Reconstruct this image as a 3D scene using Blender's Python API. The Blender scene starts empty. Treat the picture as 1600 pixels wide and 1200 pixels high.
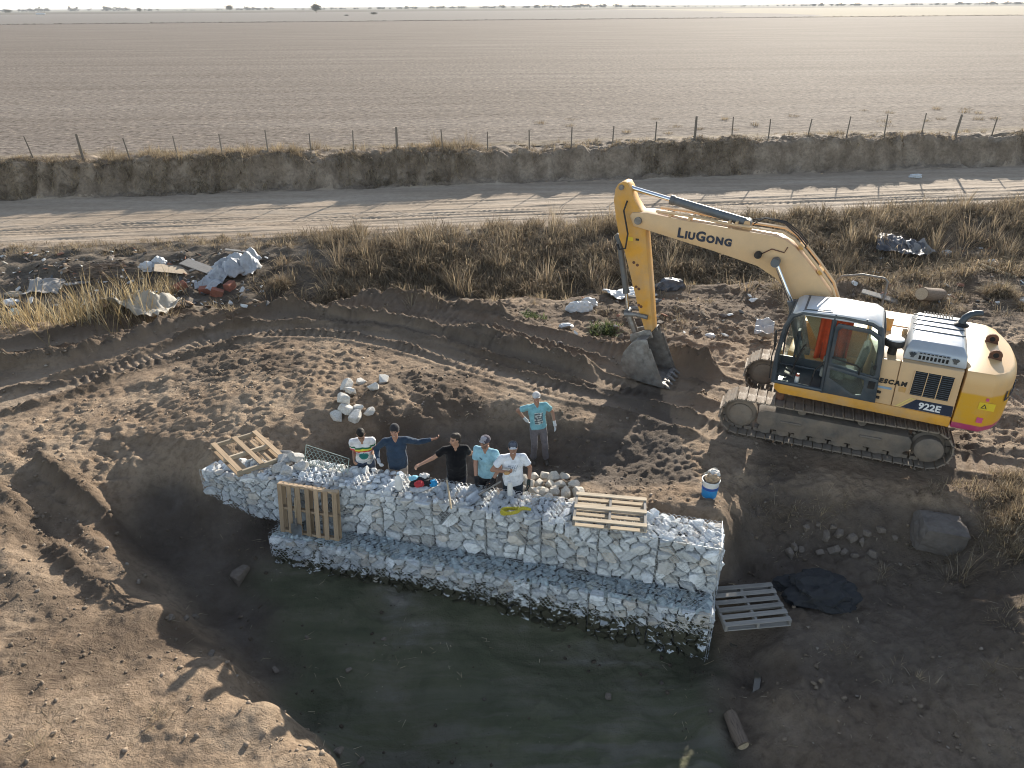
import bpy, bmesh, math, random
import numpy as np
from mathutils import Vector, Matrix, noise as mnoise
random.seed(7); rng = np.random.default_rng(7)
S = bpy.context.scene
COL = S.collection
rad = math.radians
# ------------------------------------------------------------------ camera
CZ, PITCH, ROLL, FPX = 8.3, rad(28.05), rad(0.42), 1111.0
camd = bpy.data.cameras.new('camera'); camo = bpy.data.objects.new('camera', camd); COL.objects.link(camo)
camd.sensor_fit = 'HORIZONTAL'; camd.sensor_width = 36.0; camd.lens = 36.0*FPX/1600.0
camd.clip_start = 0.1; camd.clip_end = 30000
Fw = Vector((0, math.cos(PITCH), -math.sin(PITCH))); U0 = Vector((0, math.sin(PITCH), math.cos(PITCH))); R0 = Vector((1, 0, 0))
Rv = R0*math.cos(ROLL)-U0*math.sin(ROLL); Uv = U0*math.cos(ROLL)+R0*math.sin(ROLL)
CAM = Vector((0, 0, CZ))
camo.matrix_world = Matrix(((Rv.x, Uv.x, -Fw.x, CAM.x), (Rv.y, Uv.y, -Fw.y, CAM.y), (Rv.z, Uv.z, -Fw.z, CAM.z), (0, 0, 0, 1)))
S.camera = camo
S.render.resolution_x, S.render.resolution_y = 1024, 768
# ------------------------------------------------------------------ light
SUN_AZ, SUN_EL = rad(24), rad(17.0)
Sd = Vector((math.cos(SUN_EL)*math.sin(SUN_AZ), math.cos(SUN_EL)*math.cos(SUN_AZ), math.sin(SUN_EL)))
sl = bpy.data.lights.new('sun', 'SUN'); sl.energy = 5.0; sl.angle = rad(0.53); sl.color = (1.0, 0.91, 0.78)
so = bpy.data.objects.new('sun', sl); COL.objects.link(so); so.rotation_euler = Sd.to_track_quat('Z', 'Y').to_euler(); so.location = (20, 40, 30)
W = bpy.data.worlds.new('World'); S.world = W; W.use_nodes = True
wn = W.node_tree; wn.nodes.clear()
sky = wn.nodes.new('ShaderNodeTexSky'); sky.sky_type = 'NISHITA'; sky.sun_disc = False
sky.sun_elevation = SUN_EL; sky.sun_rotation = SUN_AZ; sky.air_density = 1.0; sky.dust_density = 0.3; sky.ozone_density = 1.0; sky.altitude = 100
bgn = wn.nodes.new('ShaderNodeBackground'); bgn.inputs[1].default_value = 0.125
wo = wn.nodes.new('ShaderNodeOutputWorld'); hs_ = wn.nodes.new('ShaderNodeHueSaturation'); hs_.inputs['Saturation'].default_value = .7; wn.links.new(sky.outputs[0], hs_.inputs['Color']); wn.links.new(hs_.outputs[0], bgn.inputs[0]); wn.links.new(bgn.outputs[0], wo.inputs[0])
S.view_settings.view_transform = 'Standard'; S.view_settings.look = 'None'; S.view_settings.gamma = 1; S.view_settings.use_curve_mapping = False
S.view_settings.exposure = 0.98
S.render.engine = 'CYCLES'
S.cycles.pixel_filter_type = 'BLACKMAN_HARRIS'
S.cycles.max_bounces = 6; S.cycles.diffuse_bounces = 3; S.cycles.glossy_bounces = 3; S.cycles.transmission_bounces = 4; S.cycles.transparent_max_bounces = 6; S.cycles.volume_bounces = 0
S.cycles.use_denoising = True; S.cycles.filter_width = 1.05
# ------------------------------------------------------------------ helpers
def ray(px, py): return Fw+Rv*((px-800)/FPX)-Uv*((py-600)/FPX)
def at(px, py, z):
    d = ray(px, py); return CAM+d*((z-CZ)/d.z)
def link(o, parent=None):
    COL.objects.link(o)
    if parent is not None: o.parent = parent
    return o
def tag(o, label=None, cat=None, group=None, kind=None):
    if label: o['label'] = label
    if cat: o['category'] = cat
    if group: o['group'] = group
    if kind: o['kind'] = kind
    return o
def empty(name, loc=(0, 0, 0), rz=0, label=None, cat=None, group=None):
    o = bpy.data.objects.new(name, None); COL.objects.link(o); o.location = loc; o.rotation_euler = (0, 0, rz); o.empty_display_size = .2
    return tag(o, label, cat, group)
def mesh_np(name, V, F, mat=None, smooth=False, col=None, attrs=None):
    """V (n,3); F list of lists or (m,k) array"""
    me = bpy.data.meshes.new(name); V = np.asarray(V, dtype=np.float32)
    if isinstance(F, np.ndarray):
        m, k = F.shape
        me.vertices.add(len(V)); me.vertices.foreach_set('co', V.ravel())
        me.loops.add(m*k); me.loops.foreach_set('vertex_index', F.astype(np.int32).ravel())
        me.polygons.add(m); me.polygons.foreach_set('loop_start', np.arange(0, m*k, k, dtype=np.int32))
        me.update(calc_edges=True)
    else:
        me.from_pydata([tuple(map(float, v)) for v in V], [], F); me.update()
    if smooth: me.polygons.foreach_set('use_smooth', np.ones(len(me.polygons), dtype=bool))
    if col is not None:
        c = np.ones((len(V), 4), dtype=np.float32); c[:, :3] = col
        a = me.color_attributes.new('Col', 'FLOAT_COLOR', 'POINT'); a.data.foreach_set('color', c.ravel())
    for k2, v2 in (attrs or {}).items():
        a = me.attributes.new(k2, 'FLOAT', 'POINT'); a.data.foreach_set('value', np.asarray(v2, dtype=np.float32))
    if mat is not None: me.materials.append(mat)
    return me
def obj(name, me, parent=None, loc=None, rot=None):
    o = bpy.data.objects.new(name, me); link(o, parent)
    if loc is not None: o.location = loc
    if rot is not None: o.rotation_euler = rot
    return o
class MB:
    """collects verts/faces of several shapes into ONE mesh object"""
    def __init__(s): s.v = []; s.f = []
    def add(s, V, F):
        b = len(s.v); s.v += [tuple(v) for v in V]; s.f += [[i+b for i in f] for f in F]; return s
    def box(s, c, d, rot=None, bev=0.0, taper=None):
        x, y, z = d[0]/2, d[1]/2, d[2]/2
        if bev > 0:
            b = min(bev, x*.9, y*.9, z*.9); V = []
            pts = []
            for sx in (-1, 1):
                for sy in (-1, 1):
                    for sz in (-1, 1):
                        pts += [(sx*x, sy*(y-b), sz*(z-b)), (sx*(x-b), sy*y, sz*(z-b)), (sx*(x-b), sy*(y-b), sz*z)]
            bm = bmesh.new()
            for p in pts: bm.verts.new(p)
            bmesh.ops.convex_hull(bm, input=bm.verts)
            bm.verts.index_update(); V = [v.co.copy() for v in bm.verts]; F = [[v.index for v in f.verts] for f in bm.faces]; bm.free()
        else:
            V = [Vector((sx*x, sy*y, sz*z)) for sx in (-1, 1) for sy in (-1, 1) for sz in (-1, 1)]
            F = [[0, 1, 3, 2], [4, 6, 7, 5], [0, 4, 5, 1], [2, 3, 7, 6], [0, 2, 6, 4], [1, 5, 7, 3]]
        M = rot if rot is not None else Matrix.Identity(3)
        c = Vector(c)
        return s.add([c+M @ Vector(v) for v in V], F)
    def tube(s, pts, r, n=8, closed=False, caps=True):
        pts = [Vector(p) for p in pts]; m = len(pts); rr = r if hasattr(r, '__len__') else [r]*m
        V = []; F = []; prev = None
        for i, p in enumerate(pts):
            a = pts[max(i-1, 0)] if not closed else pts[i-1]; b = pts[min(i+1, m-1)] if not closed else pts[(i+1) % m]
            t = (b-a); t = t.normalized() if t.length > 1e-9 else Vector((0, 0, 1))
            if prev is None:
                u = t.orthogonal().normalized()
            else:
                u = (prev-t*prev.dot(t)); u = u.normalized() if u.length > 1e-6 else t.orthogonal().normalized()
            prev = u; w = t.cross(u)
            for k in range(n):
                an = 2*math.pi*k/n; V.append(p+(u*math.cos(an)+w*math.sin(an))*rr[i])
        for i in range(m-1 if not closed else m):
            j = (i+1) % m
            for k in range(n):
                F.append([i*n+k, i*n+(k+1) % n, j*n+(k+1) % n, j*n+k])
        if caps and not closed:
            F.append(list(range(n))[::-1]); F.append([(m-1)*n+k for k in range(n)])
        return s.add(V, F)
    def cyl(s, p0, p1, r0, r1=None, n=16): return s.tube([p0, p1], [r0, r0 if r1 is None else r1], n)
    def prism(s, poly, axis_u, axis_v, axis_w, o, w0, w1):
        """poly 2D in (u,v), extruded along w from w0 to w1"""
        o = Vector(o); u = Vector(axis_u); v = Vector(axis_v); w = Vector(axis_w); n = len(poly)
        V = [o+u*a+v*b+w*w0 for a, b in poly]+[o+u*a+v*b+w*w1 for a, b in poly]
        F = [list(range(n))[::-1], [n+i for i in range(n)]]+[[i, (i+1) % n, n+(i+1) % n, n+i] for i in range(n)]
        return s.add(V, F)
    def lathe(s, prof, c, n=20, axis=None, closed=False):
        c = Vector(c); M = axis.to_track_quat('Z', 'Y').to_matrix() if axis is not None else Matrix.Identity(3)
        V = []; F = []; m = len(prof)
        for r, z in prof:
            for k in range(n):
                a = 2*math.pi*k/n; V.append(c+M @ Vector((r*math.cos(a), r*math.sin(a), z)))
        for i in range(m-1 if not closed else m):
            j = (i+1) % m
            for k in range(n): F.append([i*n+k, i*n+(k+1) % n, j*n+(k+1) % n, j*n+k])
        if not closed:
            F.append(list(range(n))[::-1]); F.append([(m-1)*n+k for k in range(n)])
        return s.add(V, F)
    def sphere(s, c, r, n=10, m=7, M=None):
        r = r if hasattr(r, '__len__') else (r, r, r); c = Vector(c); V = []; F = []
        for i in range(m+1):
            th = math.pi*i/m
            for k in range(n):
                a = 2*math.pi*k/n; p = Vector((r[0]*math.sin(th)*math.cos(a), r[1]*math.sin(th)*math.sin(a), r[2]*math.cos(th)))
                V.append(c+(M @ p if M is not None else p))
        for i in range(m):
            for k in range(n): F.append([i*n+k, (i+1)*n+k, (i+1)*n+(k+1) % n, i*n+(k+1) % n])
        return s.add(V, F)
    def build(s, name, mat, parent=None, smooth=False, bevel=0, label=None, colfn=None):
        me = mesh_np(name, s.v, s.f, mat, smooth)
        bm = bmesh.new(); bm.from_mesh(me); bmesh.ops.remove_doubles(bm, verts=bm.verts, dist=1e-5)
        bmesh.ops.recalc_face_normals(bm, faces=bm.faces)
        if bevel:
            es = [e for e in bm.edges if len(e.link_faces) == 2 and e.calc_face_angle(0) > 0.5]
            try: bmesh.ops.bevel(bm, geom=es, offset=bevel, segments=2, affect='EDGES', profile=.5, clamp_overlap=True)
            except Exception: pass
        bm.to_mesh(me); bm.free()
        if smooth or bevel:
            me.polygons.foreach_set('use_smooth', np.ones(len(me.polygons), dtype=bool))
            try: me.set_sharp_from_angle(angle=rad(38))
            except Exception: pass
        o = obj(name, me, parent)
        if label: o['label'] = label
        return o
# noise ------------------------------------------------------------
def _hash(ix, iy, s):
    h = (ix.astype(np.int64)*374761393+iy.astype(np.int64)*668265263+s*1442695041) & 0xffffffff
    h = ((h ^ (h >> 13))*1274126177) & 0xffffffff
    return ((h ^ (h >> 16)) & 0xffff)/65535.0
def vnoise(x, y, s=0):
    ix = np.floor(x); iy = np.floor(y); fx = x-ix; fy = y-iy
    fx = fx*fx*fx*(fx*(fx*6-15)+10); fy = fy*fy*fy*(fy*(fy*6-15)+10)
    a = _hash(ix, iy, s); b = _hash(ix+1, iy, s); c = _hash(ix, iy+1, s); d = _hash(ix+1, iy+1, s)
    return (a*(1-fx)+b*fx)*(1-fy)+(c*(1-fx)+d*fx)*fy
def fbm(x, y, oct=4, s=0, gain=.5, lac=2.03):
    r = np.zeros_like(x); a = 1.0; t = 0
    for o in range(oct):
        r += a*(vnoise(x*lac**o+17.3*o, y*lac**o-9.1*o, s+o*31)-.5)*2; t += a; a *= gain
    return r/t
def sstep(a, b, x):
    t = np.clip((x-a)/(b-a), 0, 1); return t*t*(3-2*t)
# materials --------------------------------------------------------
def newmat(name):
    m = bpy.data.materials.new(name); m.use_nodes = True; nt = m.node_tree
    return m, nt, nt.nodes['Principled BSDF']
def N(nt, t, **kw):
    n = nt.nodes.new(t)
    for k, v in kw.items():
        if k.startswith('i_'):
            key = k[2:]; n.inputs[int(key) if key.isdigit() else key].default_value = v
        else: setattr(n, k, v)
    return n
def ramp(nt, stops, fac=None, interp='LINEAR'):
    r = nt.nodes.new('ShaderNodeValToRGB'); e = r.color_ramp.elements; r.color_ramp.interpolation = interp
    while len(e) < len(stops): e.new(0.5)
    for i, (p, c) in enumerate(stops): e[i].position = p; e[i].color = (*c, 1) if len(c) == 3 else c
    if fac is not None: nt.links.new(fac, r.inputs[0])
    return r
def mixc(nt, a, b, fac, mode='MIX'):
    m = nt.nodes.new('ShaderNodeMix'); m.data_type = 'RGBA'; m.blend_type = mode
    for sock, v in ((m.inputs[6], a), (m.inputs[7], b), (m.inputs[0], fac)):
        if isinstance(v, bpy.types.NodeSocket): nt.links.new(v, sock)
        elif isinstance(v, (int, float)): sock.default_value = v
        else: sock.default_value = (*v, 1)
    return m.outputs[2]
def mth(nt, op, a, b=None, c=None, clamp=False):
    m = nt.nodes.new('ShaderNodeMath'); m.operation = op; m.use_clamp = clamp
    for i, v in enumerate((a, b, c)):
        if v is None: continue
        if isinstance(v, bpy.types.NodeSocket): nt.links.new(v, m.inputs[i])
        else: m.inputs[i].default_value = v
    return m.outputs[0]
def noise_n(nt, scale, detail=4, rough=.55, vec=None, dist=0):
    n = N(nt, 'ShaderNodeTexNoise'); n.inputs['Scale'].default_value = scale; n.inputs['Detail'].default_value = detail; n.inputs['Roughness'].default_value = rough; n.inputs['Distortion'].default_value = dist
    if vec is not None: nt.links.new(vec, n.inputs['Vector'])
    return n
def bump(nt, bs, h, strength=.5, dist=.02):
    b = N(nt, 'ShaderNodeBump'); b.inputs['Strength'].default_value = strength; b.inputs['Distance'].default_value = dist
    nt.links.new(h, b.inputs['Height']); nt.links.new(b.outputs[0], bs.inputs['Normal']); return b
_mc = {}
def mat(name, col, rough=.6, metal=0.0, var=.12, scale=6.0, bmp=0.0, spec=.5, dirt=0.0, dirtcol=(.17, .13, .10), coat=0.0, trans=0, bscale=None):
    """plain procedural surface: noise-varied colour, optional dust/dirt and relief"""
    if name in _mc: return _mc[name]
    m, nt, b = newmat(name); tc = N(nt, 'ShaderNodeTexCoord'); v = tc.outputs['Object']
    n1 = noise_n(nt, scale, 5, .6, v)
    dk = tuple(c*(1-var*1.6) for c in col); lt = tuple(min(1, c*(1+var)) for c in col)
    r = ramp(nt, [(.3, dk), (.55, col), (.75, lt)], n1.outputs[0]); c = r.outputs[0]
    rg = mth(nt, 'MULTIPLY_ADD', n1.outputs[0], .25, rough-.12, clamp=True)
    if dirt > 0:
        n2 = noise_n(nt, scale*.45, 7, .68, v)
        f = ramp(nt, [(.5-.28*dirt, (0, 0, 0)), (.78-.2*dirt, (1, 1, 1))], n2.outputs[0]); f2 = mth(nt, 'MULTIPLY', f.outputs[0], min(.95, .35+.6*dirt))
        c = mixc(nt, c, dirtcol, f2); rg = mth(nt, 'MULTIPLY_ADD', f2, .4, rg, clamp=True)
    nt.links.new(c, b.inputs['Base Color']); nt.links.new(rg, b.inputs['Roughness'])
    b.inputs['Metallic'].default_value = metal; b.inputs['Specular IOR Level'].default_value = spec; b.inputs['Coat Weight'].default_value = coat
    if bmp: n3 = noise_n(nt, bscale or scale*6, 5, .6, v); bump(nt, b, n3.outputs[0], bmp, .02)
    _mc[name] = m; return m
def matcol(name, rough=.8, var=.15, scale=30, bmp=.3, bdist=.01, spec=.3, mul=1.0, sheen=0.0, coord='Object', extra=None):
    """colour comes from the Col attribute, broken up by noise"""
    if name in _mc: return _mc[name]
    m, nt, b = newmat(name); a = N(nt, 'ShaderNodeAttribute', attribute_name='Col'); tc = N(nt, 'ShaderNodeTexCoord')
    n1 = noise_n(nt, scale, 6, .62, tc.outputs[coord])
    r = ramp(nt, [(.25, (1-var*1.8,)*3), (.5, (1, 1, 1)), (.8, (1+var,)*3)], n1.outputs[0])
    c = mixc(nt, a.outputs['Color'], r.outputs[0], 1.0, 'MULTIPLY')
    if extra: c = extra(nt, c, tc)
    nt.links.new(c, b.inputs['Base Color']); b.inputs['Roughness'].default_value = rough; b.inputs['Specular IOR Level'].default_value = spec
    b.inputs['Sheen Weight'].default_value = sheen
    if bmp: bump(nt, b, n1.outputs[0], bmp, bdist)
    _mc[name] = m; return m
# ================================================================== terrain
KQ = 0.122                                   # the road runs a little oblique to the view
def q_of(x, y): return y-KQ*x
CTRL = [ # (px, py, z) spots of the photograph with the height they have in the place
 (450,885,-1.15),(520,912,-1.2),(600,935,-1.25),(720,957,-1.3),(850,978,-1.4),(950,995,-1.45),(1030,1015,-1.5),(1090,1035,-1.55),(700,1050,-1.35),(900,1100,-1.42),(700,1190,-1.4),(1000,1170,-1.35),(540,1050,-1.3),(430,965,-1.2),(600,1290,-1.45),(900,1300,-1.4),(1050,1090,-1.4),
 (330,722,.42),(250,690,.35),(200,676,.35),(270,780,-.35),(340,835,-.75),(300,880,-1.0),(400,850,-.85),(245,860,-.9),
 (190,760,.0),(100,750,.2),(0,720,.35),(100,850,-.25),(170,850,-.25),(0,860,.1),(-150,760,.4),(-150,950,.3),
 (190,895,-.3),(260,950,-.34),(350,1030,-.36),(430,1105,-.36),(520,1190,-.33),(600,1270,-.4),
 (0,1000,.15),(0,1190,.35),(200,1040,-.15),(250,1190,.0),(90,950,.0),(400,1190,-.15),(-150,1150,.4),(150,1120,.1),
 (0,640,.35),(0,560,.25),(200,620,.35),(330,660,.5),(400,610,.62),(500,585,.62),(450,650,.6),(300,560,.3),(560,600,.55),(545,650,.5),(-200,600,.3),
 (600,650,.45),(640,627,.5),(685,621,.45),(730,612,.42),(780,632,.32),(850,645,.25),(900,660,.2),(950,672,.12),(1050,692,.05),(1120,705,.05),
 (480,705,.25),(520,718,.0),(560,728,-.25),(620,727,-.3),(700,735,-.36),(760,732,-.38),(820,728,-.4),(860,726,-.35),(920,738,-.15),(1000,750,.02),(1060,752,.1),(1110,745,.06),
 (900,765,.25),(850,760,.15),(820,768,.05),(960,772,.2),(1050,790,.33),(1100,800,.36),(1000,785,.32),(1128,806,.34),
 (1150,690,.0),(1490,740,.0),(1300,705,.0),(1600,640,.0),(1560,700,.0),(1100,640,.0),(1000,610,.0),(900,600,.12),(1200,560,.0),(1400,560,0),(1000,560,.02),(700,560,.3),(800,580,.2),(1750,640,.05),
 (1160,745,-.02),(1300,775,-.04),(1450,790,-.05),(1190,835,-.6),(1300,848,-.66),(1400,855,-.68),(1480,862,-.62),(1560,785,.05),(1150,790,-.02),
 (1160,890,-.72),(1210,940,-.8),(1290,970,-.85),(1400,960,-.88),(1510,920,-.72),(1585,840,-.05),(1600,780,.12),(1595,950,-.3),(1600,1100,-.5),(1400,1090,-.92),(1290,1040,-.98),(1250,1120,-1.0),(1400,1190,-.72),(1560,1190,-.6),(1700,900,.1),(1750,1150,-.3),
 (1150,1000,-1.2),(1180,1060,-1.32),(1165,1130,-1.38),(1150,1200,-1.42),(1118,1060,-1.22),(1112,1130,-1.12),(1100,1195,-1.1),(1080,1150,-1.32),(1215,1080,-.95),(1220,1010,-.8),(1140,1290,-1.4),(1400,1300,-.7)]
WCTRL = [(-4.3,7.95,-1.25),(-3.3,7.0,-1.35),(-2.2,6.1,-1.4),(-5.4,9.0,-1.2),(-14,17,.2),(-14,12,.4),(15,17,.05),(14,12,.1),(0,18,.25),(-7,18.5,.35),(6,18.5,.0),(0,3.5,-1.35),(-7,4,.3),(6,4,-.6),(11,7,0),(-12,7,.4),(20,18,0),(-20,18,.1),(-18,10,.4),(18,8,.2)]
def _tps_setup():
    P = [];
    for px, py, z in CTRL:
        p = at(px, py, z); P.append((p.x, p.y, z))
    P += WCTRL; P = np.array(P); n = len(P)
    d = np.hypot(P[:, None, 0]-P[None, :, 0], P[:, None, 1]-P[None, :, 1])
    K = np.sqrt(d*d+.02)                     # multiquadric-like, linear: steep banks without overshoot
    A = np.zeros((n+3, n+3)); A[:n, :n] = -K+np.eye(n)*(-0.02); A[:n, n] = 1; A[:n, n+1:] = P[:, :2]; A[n, :n] = 1; A[n+1:, :n] = P[:, :2].T
    b = np.zeros(n+3); b[:n] = P[:, 2]
    return P, np.linalg.lstsq(A, b, rcond=None)[0]
TP, TW = _tps_setup()
def tps(x, y):
    n = len(TP); r = TW[n]+TW[n+1]*x+TW[n+2]*y
    for i in range(n):
        dx = x-TP[i, 0]; dy = y-TP[i, 1]; r = r-TW[i]*np.sqrt(dx*dx+dy*dy+.02)
    return r
def path(pts, z=.1, sub=4):
    P = [at(a, b, z) for a, b in pts]; P = [Vector((p.x, p.y)) for p in P]; out = []
    for i in range(len(P)-1):
        p0 = P[max(i-1, 0)]; p1 = P[i]; p2 = P[i+1]; p3 = P[min(i+2, len(P)-1)]
        for k in range(sub):
            t = k/sub; out.append(.5*((2*p1)+(p2-p0)*t+(2*p0-5*p1+4*p2-p3)*t*t+(3*p1-p0-3*p2+p3)*t**3))
    out.append(P[-1]); return np.array([(p.x, p.y) for p in out])
def pdist(x, y, pts, maxd):
    """distance and arclength to a polyline; far points keep maxd"""
    D = np.full(x.shape, 9.0); SA = np.zeros_like(x); SG = np.zeros_like(x)
    m = (x > pts[:, 0].min()-maxd) & (x < pts[:, 0].max()+maxd) & (y > pts[:, 1].min()-maxd) & (y < pts[:, 1].max()+maxd)
    if not m.any(): return D, SA, SG
    xs = x[m]; ys = y[m]; d = np.full(xs.shape, 9.0); sa = np.zeros_like(xs); sg = np.zeros_like(xs); acc = 0
    for a, b in zip(pts[:-1], pts[1:]):
        e = b-a; L = math.hypot(*e)
        if L < 1e-6: continue
        t = np.clip(((xs-a[0])*e[0]+(ys-a[1])*e[1])/(L*L), 0, 1); dx = xs-a[0]-t*e[0]; dy = ys-a[1]-t*e[1]; dd = np.hypot(dx, dy); u = dd < d
        d[u] = dd[u]; sa[u] = (acc+t*L)[u]; sg[u] = np.sign(e[0]*dy-e[1]*dx)[u]; acc += L
    D[m] = d; SA[m] = sa; SG[m] = sg; return D, SA, SG
PA = [(-120,575),(0,548),(150,520),(270,490),(350,470),(430,462),(520,476),(620,490),(760,505),(880,525),(1000,552),(1190,592)]
PB = [(-120,712),(0,672),(120,632),(230,590),(330,558),(430,545),(540,550),(640,568),(770,606),(890,638),(1010,660),(1150,694)]
def fam(t, j=0):
    rj = random.Random(int(t*1000)+j); return path([(a[0]*(1-t)+b[0]*t, a[1]*(1-t)+b[1]*t+rj.uniform(-6, 6)) for a, b in zip(PA, PB)])
RIDGES = [(fam(0), .48, .36), (fam(.07), .16, .14), (fam(.21), .12, .10), (fam(.40), .36, .26), (fam(.46), .16, .12), (fam(.67), .17, .13), (fam(.74), .10, .10), (fam(.95), .12, .14)]
RIDGES += [(path(p), a, w) for p, a, w in [
 ([(1480,600),(1560,596),(1680,592)], .2, .2), ([(1520,560),(1600,552),(1700,545)], .26, .25), ([(1500,690),(1580,704),(1700,712)], .18, .18), ([(1480,642),(1600,648),(1700,650)], .14, .18),
 ([(20,745),(90,790),(150,840),(200,872)], .16, .18), ([(70,735),(140,775),(205,815)], .16, .16), ([(0,815),(80,850),(160,905)], .12, .2), ([(-40,760),(40,800),(110,860)], .12, .15)]]
PRINTS = [(fam(.13), .32), (fam(.28), .26), (fam(.55), .32), (fam(.83), .32)]
PRINTS += [(path(p), w) for p, w in [([(1490,620),(1600,620),(1700,618)], .3), ([(1500,715),(1600,735),(1700,750)], .3)]]
def base_q(x, q):
    """profile across ditch, road, bank and field"""
    wob = fbm(x*.12, q*.05, 3, 91)*.5
    z = .12+0*q
    z = z+(-3.2-.12)*sstep(20.6, 26.2+wob, q)
    z = z+(1.45)*sstep(26.6+wob, 35.0+wob, q)
    b = 46.6+fbm(x*.25, x*0, 4, 55)*.8+.7*fbm(x*.9, q*0, 4, 57, .6)
    top = .1+fbm(x*.16, x*0+3, 4, 77)*.5
    z = np.where(q > 36.0, -1.75+(top+1.75)*sstep(b, b+.95+.5*vnoise(x*.3, x*0, 58), q)*(1-0*q), z)
    z = np.where(q > 47.4, z+(0-top)*sstep(48, 52, q), z)
    return z
def height(x, y, detail=True):
    x = np.asarray(x, dtype=float); y = np.asarray(y, dtype=float); q = q_of(x, y)
    near = q < 22
    z = base_q(x, q)
    wet = np.zeros_like(x); moist_shade = np.zeros_like(x); fresh = np.zeros_like(x); pr = np.zeros_like(x)
    if near.any():
        w = sstep(21.5, 18.6, q)*sstep(24, 17, np.abs(x)); m = w > 0
        if m.any():
            zz = np.zeros_like(x); zz[m] = tps(x[m], y[m]); z = z*(1-w)+zz*w
        left_ = sstep(-4.6, -3.4, x+.6*fbm(x*.8, y*.8, 3, 70)+.35*(y-8)); pit = left_*sstep(-.8, -1.1, z+.12*fbm(x*1.3, y*1.3, 3, 66))*near*(q < 14)*sstep(3.7, 2.9, x+.35*fbm(x*1.1, y*1.1, 3, 67))
        zz_ = z+.1*fbm(x*1.2, y*1.2, 3, 68); inside = sstep(0, .8, ((x+7.1)*4+(y-9.8)*4.8)/6.2)*sstep(-7.9, -7.0, x)
        moist_shade = near*np.maximum(sstep(.12, -.25, zz_)*sstep(2.6, 3.8, x+.5*fbm(x*1.2, y*1.2, 3, 75))*(y < 12.8)*(.6+.4*sstep(6.6, 7.8, y+.3*fbm(x*.9, y*.9, 3, 73)))*.85, .9*sstep(.32, .0, zz_)*sstep(10.4, 11.2, y+.24*x)*(q < 15)*(x < 3.6)*(x > -5))  # moist dug soil; the lower-right term also paints in the excavator's shadow
        moist_shade = np.maximum(moist_shade, .95*near*sstep(.15, -.35, zz_)*inside*sstep(4.3, 3.2, x+.5*fbm(x*1.2, y*1.2, 3, 74))*(y+.24*x < 11))
        if detail:
            zs = z.copy()
            amp = 1-.5*pit
            big = fbm(x*.55, y*.55, 4, 3); quiet = np.zeros_like(x); PD = []
            for pts, wd in PRINTS:
                d, sa, sg = pdist(x, y, pts, 1.6); PD.append((d, sa)); quiet = np.maximum(quiet, sstep(1.3, .5, d))
            ca, sa_ = math.cos(rad(159)), math.sin(rad(159)); ux = (x-7.1)*ca+(y-13.8)*sa_; uy = -(x-7.1)*sa_+(y-13.8)*ca; under = sstep(2.9, 2.3, np.abs(ux))*sstep(2.3, 1.7, np.abs(uy)); quiet = np.maximum(quiet, under)
            quiet = np.maximum(quiet, .75*sstep(-1.0, -2.6, x)*sstep(11.5, 10.0, y)*(1-pit)); amp = amp*(1-.72*quiet); z = z*(1-under)+(-.03)*under
            z = z+near*(.10*big+.115*fbm(x*1.7, y*1.7, 5, 9, .55)*(.6+.8*vnoise(x*.8, y*.8, 61)))*amp*sstep(22, 20, q)
            lump = vnoise(x*4.2, y*4.2, 21); lump2 = vnoise(x*9.5, y*9.5, 22)
            rough = np.clip(vnoise(x*.7+4, y*.7, 23)*1.8-.55, 0, 1); crumb = (vnoise(x*11, y*11, 24)-.5)*.042+(np.abs(vnoise(x*6.3, y*6.3, 26)-.5)-.2)*.10; z = z+near*(amp*.75+.25)*(.35+.65*np.clip(vnoise(x*1.1, y*1.1, 27)*2-.6, 0, 1))*crumb
            z = z+near*amp*rough*(.055*np.clip(lump-.42, 0, 1)+.045*np.clip(lump2-.45, 0, 1))*1.7
            rg_ = fbm(x*3.3, y*3.3, 4, 101, .62); z = z+near*amp*(.25+.75*np.clip(vnoise(x*.6+2, y*.6, 102)*2-.5, 0, 1))*(.10*np.abs(rg_)-.03)*sstep(22, 20, q)
            # scrape marks of the bucket on the pit floor
            u = x*.97-y*.24; v = x*.24+y*.97
            z = z+pit*(.004*fbm(u*.45, v*7, 3, 41)+.055*fbm(u*1.2, v*1.8, 5, 43)+.012*np.clip(vnoise(x*7, y*7, 44)-.55, 0, 1)*4*np.clip(vnoise(x*.9, y*.9, 45)*2-.9, 0, 1))
            # runnels on the left bank
            lb = sstep(-6.4, -7.2, x)*sstep(12.6, 11.6, y)*sstep(7.5, 9, y)
            t = x*.62-y*.78+.25*fbm(x*.9, y*.9, 2, 47); z = z+lb*.07*np.sin((x*.78+y*.62+.35*fbm(x*.6, y*.6, 2, 48))*5.2)
            tp = np.zeros_like(x)
            for (pts, wd), (d, sa) in zip(PRINTS, PD):
                k = sstep(wd+.1, wd-.03, d); wear = np.clip(vnoise(x*1.1+7, y*1.1, 51)*2.6-.75, 0, 1)
                bar = np.clip(np.sin(sa*2*math.pi/.205+1.5*fbm(x*.8, y*.8, 2, 52))*2.2, -1, 1)*(.5+.5*vnoise(x*5, y*5, 58))
                z = z*(1-.55*k)+(zs-.03)*.55*k+k*wear*.034*bar; z = z+.05*np.exp(-((d-wd-.12)/.09)**2); tp = np.maximum(tp, k)
            nobk = 1-sstep(1.5, .8, np.hypot(x-3.15, y-15.65)); nobk = nobk*(1-under)
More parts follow.
